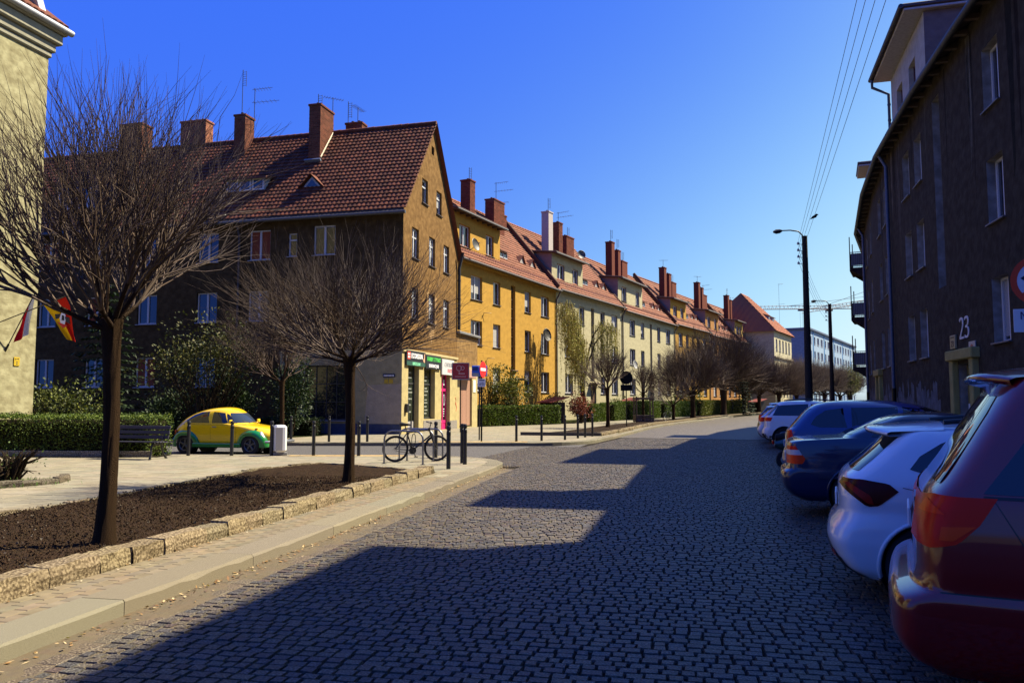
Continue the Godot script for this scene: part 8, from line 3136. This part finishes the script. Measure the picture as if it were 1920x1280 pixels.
func bicycle(label: String, at: Vector3, turn: float) -> Node3D:
	var t := thing("bicycle", label, "bicycle", at, turn)
	var wr := 0.34
	var rear := Vector3(0, wr, 0)
	var front := Vector3(1.08, wr, 0)
	for c in [rear, front]:
		var ty := MB.new()
		ty.col = Color(0.012, 0.012, 0.012)
		var ring := []
		var rr := []
		for k in 33:
			var a := TAU * k / 32.0
			ring.append(c + Vector3(cos(a), sin(a), 0) * (wr - 0.02))
			rr.append(0.021)
		ty.tube(ring, rr, 6, false)
		var wo := part("wheel", ty, M.rubber, t)
		var rm := MB.new()
		rm.col = Color(0.1, 0.1, 0.1)
		var ring2 := []
		var r2 := []
		for k in 33:
			var a := TAU * k / 32.0
			ring2.append(c + Vector3(cos(a), sin(a), 0) * (wr - 0.05))
			r2.append(0.012)
		rm.tube(ring2, r2, 5, false)
		part("rim", rm, M.metal, wo)
		var sp := MB.new()
		sp.col = Color(0.35, 0.35, 0.36)
		for k in 24:
			var a := TAU * k / 24.0
			sp.rod(c + Vector3(0, 0, 0.025 * (1 if k & 1 else -1)), c + Vector3(cos(a), sin(a), 0) * (wr - 0.05), 0.0025, 3)
		sp.rod(c - Vector3(0, 0, 0.05), c + Vector3(0, 0, 0.05), 0.02, 8)
		part("spokes", sp, M.metal, wo)
	var bb := Vector3(0.44, 0.29, 0)
	var seat := Vector3(0.27, 0.82, 0)
	var head := Vector3(0.88, 0.82, 0)
	var head2 := Vector3(0.92, 0.68, 0)
	var f := MB.new()
	f.col = Color(0.02, 0.02, 0.022)
	f.rod(bb, seat, 0.018, 8)
	f.rod(Vector3(0.3, 0.75, 0), head, 0.019, 8)
	f.rod(bb, head2, 0.022, 8)
	f.rod(head + Vector3(-0.01, 0.05, 0), head2 + Vector3(0.01, -0.03, 0), 0.022, 8)
	for z in [-0.05, 0.05]:
		f.rod(bb + Vector3(0, 0, z * 0.6), rear + Vector3(0, 0, z), 0.011, 6)
		f.rod(seat + Vector3(0.03, -0.08, z * 0.5), rear + Vector3(0, 0, z), 0.01, 6)
	part("frame", f, M.paint, t)
	var fk := MB.new()
	fk.col = Color(0.04, 0.04, 0.045)
	for z in [-0.055, 0.055]:
		fk.tube([head2 + Vector3(0.01, 0, z), head2 + Vector3(0.06, -0.16, z), front + Vector3(0, 0, z)], [0.018, 0.018, 0.011], 6)
	part("fork", fk, M.paint, t)
	var sd := MB.new()
	sd.col = Color(0.015, 0.015, 0.015)
	sd.rod(seat, seat + Vector3(-0.03, 0.12, 0), 0.014, 6)
	sd.tube([seat + Vector3(-0.16, 0.15, 0), seat + Vector3(-0.05, 0.14, 0), seat + Vector3(0.12, 0.13, 0)], [0.065, 0.045, 0.018], 8)
	part("saddle", sd, M.rubber, t)
	var hb := MB.new()
	hb.col = Color(0.03, 0.03, 0.03)
	hb.rod(head, head + Vector3(0.04, 0.16, 0), 0.014, 6)
	hb.tube([head + Vector3(-0.02, 0.2, -0.3), head + Vector3(0.05, 0.17, -0.1), head + Vector3(0.05, 0.17, 0.1), head + Vector3(-0.02, 0.2, 0.3)], [0.016, 0.013, 0.013, 0.016], 6)
	part("handlebar", hb, M.paint, t)
	var cr := MB.new()
	cr.col = Color(0.08, 0.08, 0.085)
	cr.lathe([Vector2(0.0, 0.03), Vector2(0.095, 0.03), Vector2(0.095, 0.04), Vector2(0.0, 0.04)], 20, Basis(Vector3.RIGHT, Vector3(0, 0, 1), Vector3.DOWN), bb)
	cr.rod(bb + Vector3(0, 0, 0.06), bb + Vector3(0.07, -0.15, 0.07), 0.012, 5)
	cr.rod(bb + Vector3(0, 0, -0.06), bb + Vector3(-0.07, 0.15, -0.07), 0.012, 5)
	cr.bbox(bb + Vector3(0.07, -0.155, 0.12), Vector3(0.09, 0.025, 0.09), 0.006)
	cr.bbox(bb + Vector3(-0.07, 0.155, -0.12), Vector3(0.09, 0.025, 0.09), 0.006)
	part("crankset", cr, M.metal, t)
	var ch := MB.new()
	ch.col = Color(0.05, 0.045, 0.04)
	ch.rod(bb + Vector3(0, 0.09, 0.04), rear + Vector3(0, 0.04, 0.04), 0.006, 4)
	ch.rod(bb + Vector3(0, -0.09, 0.04), rear + Vector3(0, -0.04, 0.04), 0.006, 4)
	part("chain", ch, M.metal, t)
	var lk := MB.new()
	lk.col = Color(0.02, 0.02, 0.02)
	var lp := []
	var lr := []
	for k in 15:
		var a := TAU * k / 14.0
		lp.append(Vector3(0.46 + 0.05 * cos(a), 0.56 + 0.17 * sin(a), 0.05 + 0.03 * sin(a)))
		lr.append(0.011)
	lk.tube(lp, lr, 5, false)
	part("lock", lk, M.rubber, t)
	return t

func bench() -> void:
	var t := thing("park_bench", "dark slatted park bench with cast iron legs in front of the hedge", "bench", P(-10.25, 21.75, 0.12), deg_to_rad(-14.0))
	for k in 3:
		var m := MB.new()
		m.col = tint(Color(0.028, 0.026, 0.05), 0.1)
		m.bbox(Vector3(0, 0.84 - k * 0.13, -0.2 + k * 0.035), Vector3(1.75, 0.1, 0.035), 0.008, Basis(Vector3(1, 0, 0), -0.25))
		part("back_slat", m, M.wood, t)
	for k in 4:
		var m := MB.new()
		m.col = tint(Color(0.028, 0.026, 0.05), 0.1)
		m.bbox(Vector3(0, 0.45 + 0.006 * k, -0.06 + k * 0.12), Vector3(1.75, 0.035, 0.1), 0.008)
		part("seat_slat", m, M.wood, t)
	for x in [-0.72, 0.72]:
		var f := MB.new()
		f.col = Color(0.012, 0.012, 0.013)
		f.tube([Vector3(x, 0.0, 0.42), Vector3(x, 0.16, 0.36), Vector3(x, 0.32, 0.36), Vector3(x, 0.42, 0.3), Vector3(x, 0.42, 0.0), Vector3(x, 0.3, -0.06), Vector3(x, 0.14, -0.12), Vector3(x, 0.0, -0.26)], [0.035, 0.025, 0.025, 0.03, 0.03, 0.028, 0.026, 0.035], 7)
		f.tube([Vector3(x, 0.42, -0.02), Vector3(x, 0.62, -0.14), Vector3(x, 0.9, -0.24)], [0.025, 0.022, 0.018], 6)
		part("leg", f, M.paint, t)

func cabinet() -> void:
	var t := thing("white_cabinet", "small white rounded cabinet with dark slots on top, on short feet beside the car", "cabinet", P(-6.75, 23.05, 0.12), 0.5)
	var m := MB.new()
	m.col = Color(0.62, 0.62, 0.6)
	m.bbox(Vector3(0.0, 0.48, 0), Vector3(0.34, 0.78, 0.46), 0.06)
	part("body", m, M.plastic, t)
	var p := MB.new()
	p.col = Color(0.22, 0.21, 0.21)
	p.bbox(Vector3(-0.06, 0.48, 0.232), Vector3(0.2, 0.66, 0.012), 0.004)
	part("side_panel", p, M.plastic, t)
	for k in 3:
		var s := MB.new()
		s.col = Color(0.015, 0.015, 0.015)
		s.bbox(Vector3(0.165, 0.78, -0.13 + 0.11 * k), Vector3(0.02, 0.12, 0.05), 0.006)
		part("slot", s, M.plastic, t)
	for q in [-0.12, 0.12]:
		var f := MB.new()
		f.col = Color(0.15, 0.15, 0.15)
		f.bbox(Vector3(0, 0.045, q), Vector3(0.4, 0.09, 0.06), 0.015)
		part("foot", f, M.plastic, t)

func lamps() -> void:
	var spots := [[12.4, 33.0, 8.55, "tall concrete lamp post carrying four wires, nearer of the two"], [22.7, 56.0, 8.5, "tall concrete lamp post farther along near the balconies"], [-5.6, -25.0, 10.0, "concrete lamp post carrying the wires' near end"]]
	for s in spots:
		var t := thing("lamp_post", s[3], "lamp post", P(s[0], s[1], 0.1), 0.0, "concrete lamp posts")
		var h: float = s[2]
		var m := MB.new()
		m.col = Color(0.06, 0.055, 0.05)
		m.lathe([Vector2(0.17, 0.0), Vector2(0.135, h * 0.5), Vector2(0.11, h), Vector2(0.0, h)], 12)
		part("pole", m, M.stone, t)
		var a := MB.new()
		a.col = Color(0.05, 0.05, 0.055)
		a.tube([Vector3(-0.05, h - 0.2, 0), Vector3(-0.1, h + 0.05, 0), Vector3(-0.25, h + 0.2, 0), Vector3(-0.6, h + 0.25, 0), Vector3(-1.05, h + 0.23, 0)], [0.03, 0.03, 0.03, 0.028, 0.025], 7)
		part("arm", a, M.metal, t)
		var l := MB.new()
		l.col = Color(0.08, 0.08, 0.085)
		l.tube([Vector3(-0.95, h + 0.23, 0), Vector3(-1.05, h + 0.21, 0), Vector3(-1.2, h + 0.19, 0), Vector3(-1.32, h + 0.18, 0)], [0.04, 0.09, 0.1, 0.04], 10)
		part("lamp_head", l, M.metal, t)
		for k in 4:
			var c := MB.new()
			c.col = Color(0.35, 0.33, 0.3)
			c.rod(Vector3(-0.05, h - 0.35 - k * 0.28, 0), Vector3(-0.28, h - 0.35 - k * 0.28, 0), 0.012, 4)
			c.lathe([Vector2(0.05, 0.0), Vector2(0.055, 0.06), Vector2(0.03, 0.1), Vector2(0.0, 0.12)], 8, Basis(), Vector3(-0.28, h - 0.36 - k * 0.28, 0))
			part("insulator", c, M.plastic, t)
	for k in 4:
		for seg in 2:
			var t := thing("overhead_wire", ["topmost", "second", "third", "lowest"][k] + " of the four overhead wires, " + ["from the nearer post over the street", "between the two lamp posts"][seg], "wire", Vector3.ZERO, 0.0, "overhead wires")
			var a := P(12.4 - 0.28, 33.0, 8.65 - 0.35 - k * 0.28 + 0.1)
			var b := P(-5.6 - 0.28, -25.0, 10.1 - 0.35 - k * 0.28 + 0.1) if seg == 0 else P(22.7 - 0.28, 56.0, 8.6 - 0.35 - k * 0.28 + 0.1)
			b += Vector3(0.2, 0, 0) * k * (1 - seg)
			var pts := []
			var rr := []
			for i in 15:
				var q := i / 14.0
				pts.append(a.lerp(b, q) - Vector3.UP * 4.0 * 0.35 * q * (1.0 - q))
				rr.append(0.006)
			var m := MB.new()
			m.col = Color(0.05, 0.05, 0.055)
			m.tube(pts, rr, 4)
			part("cable", m, M.rubber, t)
	var bd := thing("bird", "small dark bird perched on an overhead wire", "bird", P(11.1, 28.5, 8.35))
	var bm := MB.new()
	bm.col = Color(0.02, 0.02, 0.02)
	bm.tube([Vector3(-0.16, -0.02, 0), Vector3(-0.06, 0.05, 0), Vector3(0.03, 0.09, 0), Vector3(0.08, 0.15, 0), Vector3(0.14, 0.15, 0)], [0.008, 0.045, 0.055, 0.04, 0.008], 8)
	part("body", bm, M.cloth, bd)

func person() -> void:
	# one continuous body from tapered capsules joined with a smooth minimum, meshed as surface nets
	var t := thing("person", "person in dark clothes and a pale cap walking along the far hedge", "person", P(27.6, 99.5, 0.12), -0.4)
	var J := [[Vector3(0, 0.95, 0), Vector3(0, 1.4, 0.02), 0.15, 0.17], [Vector3(-0.17, 1.4, 0), Vector3(0.17, 1.4, 0), 0.075, 0.075], [Vector3(0, 1.4, 0.01), Vector3(0, 1.54, 0.03), 0.06, 0.055], [Vector3(0, 1.6, 0.03), Vector3(0, 1.68, 0.04), 0.09, 0.095], [Vector3(-0.19, 1.38, 0), Vector3(-0.26, 1.12, -0.04), 0.06, 0.048], [Vector3(-0.26, 1.12, -0.04), Vector3(-0.24, 0.88, 0.1), 0.046, 0.035], [Vector3(0.19, 1.38, 0), Vector3(0.26, 1.12, 0.06), 0.06, 0.048], [Vector3(0.26, 1.12, 0.06), Vector3(0.24, 0.9, 0.22), 0.046, 0.035], [Vector3(-0.09, 0.92, 0), Vector3(-0.1, 0.5, 0.12), 0.09, 0.06], [Vector3(-0.1, 0.5, 0.12), Vector3(-0.1, 0.08, 0.05), 0.06, 0.042], [Vector3(0.09, 0.92, 0), Vector3(0.1, 0.5, -0.02), 0.09, 0.06], [Vector3(0.1, 0.5, -0.02), Vector3(0.1, 0.1, -0.22), 0.06, 0.042], [Vector3(-0.1, 0.05, 0.03), Vector3(-0.1, 0.04, 0.18), 0.045, 0.035], [Vector3(0.1, 0.07, -0.23), Vector3(0.1, 0.03, -0.08), 0.045, 0.035]]
	var cs := 0.036
	var lo := Vector3(-0.42, -0.03, -0.42)
	var N := Vector3i(24, 52, 22)
	var F := PackedFloat32Array()
	F.resize(N.x * N.y * N.z)
	for k in N.z:
		for j in N.y:
			for i in N.x:
				var p := lo + Vector3(i, j, k) * cs
				var d := 1e3
				for b in J:
					var a: Vector3 = b[0]
					var ab: Vector3 = b[1] - a
					var q := clampf((p - a).dot(ab) / ab.length_squared(), 0.0, 1.0)
					var e: float = (p - a - ab * q).length() - lerpf(b[2], b[3], q)
					var h := clampf(0.5 + 0.5 * (d - e) / 0.04, 0.0, 1.0)
					d = lerpf(d, e, h) - 0.04 * h * (1.0 - h)
				F[i + N.x * (j + N.y * k)] = d
	var vid := {}
	var vp := []
	for k in N.z - 1:
		for j in N.y - 1:
			for i in N.x - 1:
				var c := Vector3()
				var n := 0
				for ed in [[0, 1], [2, 3], [4, 5], [6, 7], [0, 2], [1, 3], [4, 6], [5, 7], [0, 4], [1, 5], [2, 6], [3, 7]]:
					var A := Vector3i(ed[0] & 1, (ed[0] >> 1) & 1, ed[0] >> 2)
					var B := Vector3i(ed[1] & 1, (ed[1] >> 1) & 1, ed[1] >> 2)
					var fa := F[i + A.x + N.x * (j + A.y + N.y * (k + A.z))]
					var fb := F[i + B.x + N.x * (j + B.y + N.y * (k + B.z))]
					if (fa < 0) != (fb < 0):
						c += Vector3(A).lerp(Vector3(B), fa / (fa - fb))
						n += 1
				if n:
					vid[Vector3i(i, j, k)] = vp.size()
					vp.append(lo + (Vector3(i, j, k) + c / n) * cs)
	var mb := MB.new()
	for key in vid:
		for ax in 3:
			var st := Vector3i()
			st[ax] = 1
			var nx: Vector3i = key + st
			if nx.x >= N.x or nx.y >= N.y or nx.z >= N.z:
				continue
			var f0 := F[key.x + N.x * (key.y + N.y * key.z)]
			var f1 := F[nx.x + N.x * (nx.y + N.y * nx.z)]
			if (f0 < 0) == (f1 < 0):
				continue
			var u := Vector3i()
			var w := Vector3i()
			u[(ax + 1) % 3] = 1
			w[(ax + 2) % 3] = 1
			var ks := [key - u - w, key - w, key, key - u]
			var ok := true
			for q in ks:
				if not vid.has(q):
					ok = false
			if not ok:
				continue
			var v := [vp[vid[ks[0]]], vp[vid[ks[1]]], vp[vid[ks[2]]], vp[vid[ks[3]]]]
			var y: float = v[0].y
			mb.col = Color(0.02, 0.02, 0.03) if y > 0.95 and y < 1.5 else (Color(0.03, 0.035, 0.06) if y < 0.95 and y > 0.1 else (Color(0.45, 0.25, 0.17) if y >= 1.5 else Color(0.05, 0.04, 0.035)))
			if f0 < 0:
				mb.quad(v[0], v[1], v[2], v[3])
			else:
				mb.quad(v[3], v[2], v[1], v[0])
	part("body", mb, M.cloth, t)
	var cap := MB.new()
	cap.col = Color(0.6, 0.58, 0.52)
	cap.lathe([Vector2(0.115, 0.0), Vector2(0.11, 0.06), Vector2(0.07, 0.11), Vector2(0.0, 0.12)], 14, Basis(), Vector3(0, 1.69, 0.035))
	cap.bbox(Vector3(0, 1.69, 0.16), Vector3(0.14, 0.015, 0.1), 0.005)
	part("cap", cap, M.cloth, t)

# ---------------------------------------------------------------- signs
func disc(mb: MB, c: Vector3, n: Vector3, r: float, r0 := 0.0) -> void:
	var x := Vector3.UP.cross(n).normalized()
	if r0 > 0:
		mb.lathe([Vector2(r, 0.0), Vector2(r0, 0.0)], 32, Basis(x, n, x.cross(n)), c)
	else:
		mb.lathe([Vector2(r, 0.0), Vector2(0.0, 0.0)], 32, Basis(x, n, x.cross(n)), c)

func make_signs() -> void:
	# no entry sign on the far corner with plates
	var t := thing("no_entry_sign", "red round no entry sign with a white bar on a black post", "sign")
	var b := P(-1.19, 30.95, 0.12)
	var m := MB.new()
	m.col = Color(0.02, 0.025, 0.025)
	m.rod(b, b + Vector3.UP * 3.15, 0.035, 8)
	part("post", m, M.metal, t)
	var n := Vector3(0.94, 0, 0.36).normalized()
	var x := Vector3.UP.cross(n).normalized()
	var s := MB.new()
	var c := b + Vector3.UP * 2.8 + n * 0.06
	s.col = Color(0.68, 0.008, 0.008)
	disc(s, c, n, 0.32)
	s.col = Color(0.2, 0.2, 0.2)
	disc(s, c - n * 0.008, -n, 0.32)
	part("disc", s, M.print, t)
	var bar := MB.new()
	bar.col = Color(0.8, 0.8, 0.8)
	bar.box(c + n * 0.004, Vector3(0.5, 0.11, 0.004), Basis(x, Vector3.UP, n))
	part("bar", bar, M.print, t)
	var pl := MB.new()
	pl.col = Color(0.7, 0.7, 0.7)
	pl.bbox(b + Vector3(0, 2.28, 0.05), Vector3(0.3, 0.32, 0.012), 0.004)
	part("plate", pl, M.print, t, "white supplementary plate with a bicycle symbol")
	var pt := MB.new()
	pt.col = Color(0.03, 0.03, 0.03)
	pt.box(b + Vector3(0.0, 2.38, 0.058), Vector3(0.2, 0.03, 0.003))
	for k in 2:
		var ring := []
		var rr := []
		for q in 13:
			ring.append(b + Vector3(-0.06 + 0.12 * k + 0.04 * cos(TAU * q / 12.0), 2.22 + 0.04 * sin(TAU * q / 12.0), 0.058))
			rr.append(0.006)
		pt.tube(ring, rr, 4, false)
	pt.rod(b + Vector3(-0.06, 2.22, 0.058), b + Vector3(0.03, 2.29, 0.058), 0.005, 4)
	pt.rod(b + Vector3(0.06, 2.22, 0.058), b + Vector3(0.03, 2.31, 0.058), 0.005, 4)
	part("symbol", pt, M.print, t)
	var wp := thing("notice_plate", "small white notice plate on the annex beside the no entry sign", "sign")
	var wm := MB.new()
	wm.col = Color(0.68, 0.66, 0.6)
	var g := Vector3(0.25, 0, -0.968).normalized()
	var gn := g.cross(Vector3.UP)
	wm.bbox(P(-5.25, 37.6) + g * 11.6 + gn * 0.02 + Vector3.UP * 2.6, Vector3(0.5, 0.75, 0.03), 0.006, Basis(g, Vector3.UP, gn))
	part("sheet", wm, M.print, wp)
	# blue information board
	var ib := thing("information_board", "blue information board with white panels behind the no entry sign", "sign")
	var o := P(-1.32, 32.0, 0.0)
	var im := MB.new()
	im.col = Color(0.02, 0.1, 0.5)
	im.bbox(o + Vector3.UP * 2.9, Vector3(0.62, 0.44, 0.12), 0.02)
	part("board", im, M.print, ib)
	for q in [[-0.18, 2.98, 0.22, 0.13, Color(0.01, 0.03, 0.16)], [0.16, 2.98, 0.2, 0.13, Color(0.01, 0.03, 0.16)], [-0.16, 2.76, 0.26, 0.12, Color(0.3, 0.3, 0.28)], [0.16, 2.76, 0.26, 0.12, Color(0.3, 0.3, 0.28)], [0.0, 3.07, 0.1, 0.06, Color(0.6, 0.62, 0.65)]]:
		var pm := MB.new()
		pm.col = q[4]
		pm.box(o + Vector3(q[0], q[1], 0.063), Vector3(q[2], q[3], 0.006))
		part("panel", pm, M.print, ib)
	var ip := MB.new()
	ip.col = Color(0.1, 0.1, 0.1)
	ip.rod(o, o + Vector3.UP * 2.7, 0.03, 8)
	part("post", ip, M.metal, ib)
	# dark red advertising board on a slim post
	var rb := thing("advertising_board", "dark red square board with a white ring emblem on a slim post", "sign")
	var ro := P(-2.62, 40.2, 0.1)
	var rm := MB.new()
	rm.col = Color(0.02, 0.02, 0.02)
	rm.rod(ro, ro + Vector3.UP * 2.75, 0.03, 8)
	part("post", rm, M.metal, rb)
	var rp := MB.new()
	rp.col = Color(0.24, 0.008, 0.016)
	rp.bbox(ro + Vector3.UP * 3.1, Vector3(0.82, 0.78, 0.06), 0.01)
	part("board", rp, M.print, rb)
	var rf := MB.new()
	rf.col = Color(0.4, 0.4, 0.4)
	for q in [[Vector3(0, 3.51, 0), Vector3(0.88, 0.04, 0.08)], [Vector3(0, 2.69, 0), Vector3(0.88, 0.04, 0.08)], [Vector3(-0.43, 3.1, 0), Vector3(0.03, 0.8, 0.076)], [Vector3(0.43, 3.1, 0), Vector3(0.03, 0.8, 0.076)]]:
		rf.box(ro + q[0], q[1])
	part("frame", rf, M.metal, rb)
	var re := MB.new()
	re.col = Color(0.6, 0.5, 0.5)
	for q in [[-0.08, 0.13], [0.1, 0.09]]:
		var ring := []
		var rr := []
		for k in 17:
			ring.append(ro + Vector3(q[0] + q[1] * cos(TAU * k / 16.0), 3.26 + q[1] * sin(TAU * k / 16.0), 0.034))
			rr.append(0.01)
		re.tube(ring, rr, 4, false)
	re.rod(ro + Vector3(-0.08, 3.12, 0.034), ro + Vector3(-0.06, 2.98, 0.034), 0.008, 4)
	for k in 6:
		re.box(ro + Vector3(-0.08 + k * 0.055, 2.98, 0.034), Vector3(0.03, 0.05, 0.006))
	for k in 10:
		re.box(ro + Vector3(-0.26 + k * 0.058, 2.83, 0.034), Vector3(0.035, 0.03, 0.006))
	part("emblem", re, M.print, rb)
	# round sign seen from behind by the far bed
	var ds := thing("round_sign", "round traffic sign seen from behind, dark grey disc above a small plate", "sign")
	var dp := P(7.01, 48.5, 0.12)
	var dm := MB.new()
	dm.col = Color(0.05, 0.055, 0.05)
	dm.rod(dp, dp + Vector3.UP * 3.4, 0.035, 8)
	part("post", dm, M.metal, ds)
	var dd := MB.new()
	dd.col = Color(0.025, 0.03, 0.03)
	disc(dd, dp + Vector3(0, 3.0, 0.05), Vector3(0, 0, 1), 0.4)
	part("disc", dd, M.metal, ds)
	var de := MB.new()
	de.col = Color(0.025, 0.03, 0.03)
	de.bbox(dp + Vector3(0, 2.38, 0.05), Vector3(0.7, 0.36, 0.015), 0.004)
	part("plate", de, M.metal, ds)
	# prohibition sign at the right edge
	var ps := thing("prohibition_sign", "round white sign with an orange-red border and black arrow at the dark tenement", "sign")
	var po := P(7.68, 11.4, 0.1)
	var pm2 := MB.new()
	pm2.col = Color(0.2, 0.2, 0.2)
	pm2.rod(po, po + Vector3.UP * 3.75, 0.03, 8)
	part("post", pm2, M.metal, ps)
	var pn := Vector3(-0.35, 0, 0.94).normalized()
	var px := Vector3.UP.cross(pn).normalized()
	var pc := po + Vector3.UP * 3.33 + pn * 0.05
	var p1 := MB.new()
	p1.col = Color(0.75, 0.74, 0.72)
	disc(p1, pc, pn, 0.36)
	part("disc", p1, M.print, ps)
	var p2 := MB.new()
	p2.col = Color(0.75, 0.06, 0.01)
	disc(p2, pc + pn * 0.004, pn, 0.37, 0.285)
	p2.box(pc + pn * 0.008, Vector3(0.6, 0.06, 0.003), Basis(px, Vector3.UP, pn) * Basis(Vector3(0, 0, 1), PI * 0.25))
	part("border", p2, M.print, ps)
	var p3 := MB.new()
	p3.col = Color(0.01, 0.012, 0.04)
	p3.prism(PackedVector2Array([Vector2(-0.24, 0.04), Vector2(-0.08, 0.16), Vector2(-0.08, 0.08), Vector2(0.12, 0.08), Vector2(0.12, -0.16), Vector2(0.04, -0.16), Vector2(0.04, 0.0), Vector2(-0.08, 0.0), Vector2(-0.08, -0.08)]), pc + pn * 0.004, px, Vector3.UP, pn * 0.002)
	part("arrow", p3, M.print, ps)
	var p4 := MB.new()
	p4.col = Color(0.72, 0.71, 0.68)
	p4.bbox(po + Vector3.UP * 2.75 + pn * 0.05, Vector3(0.7, 0.34, 0.012), 0.004, Basis(px, Vector3.UP, pn))
	part("plate", p4, M.print, ps)
	lettering(ps, "lettering", "Nie", 0.11, Color(0.02, 0.025, 0.1), po + Vector3.UP * 2.82 + pn * 0.062 - px * 0.16, Basis(px, Vector3.UP, pn), 0.004, false)
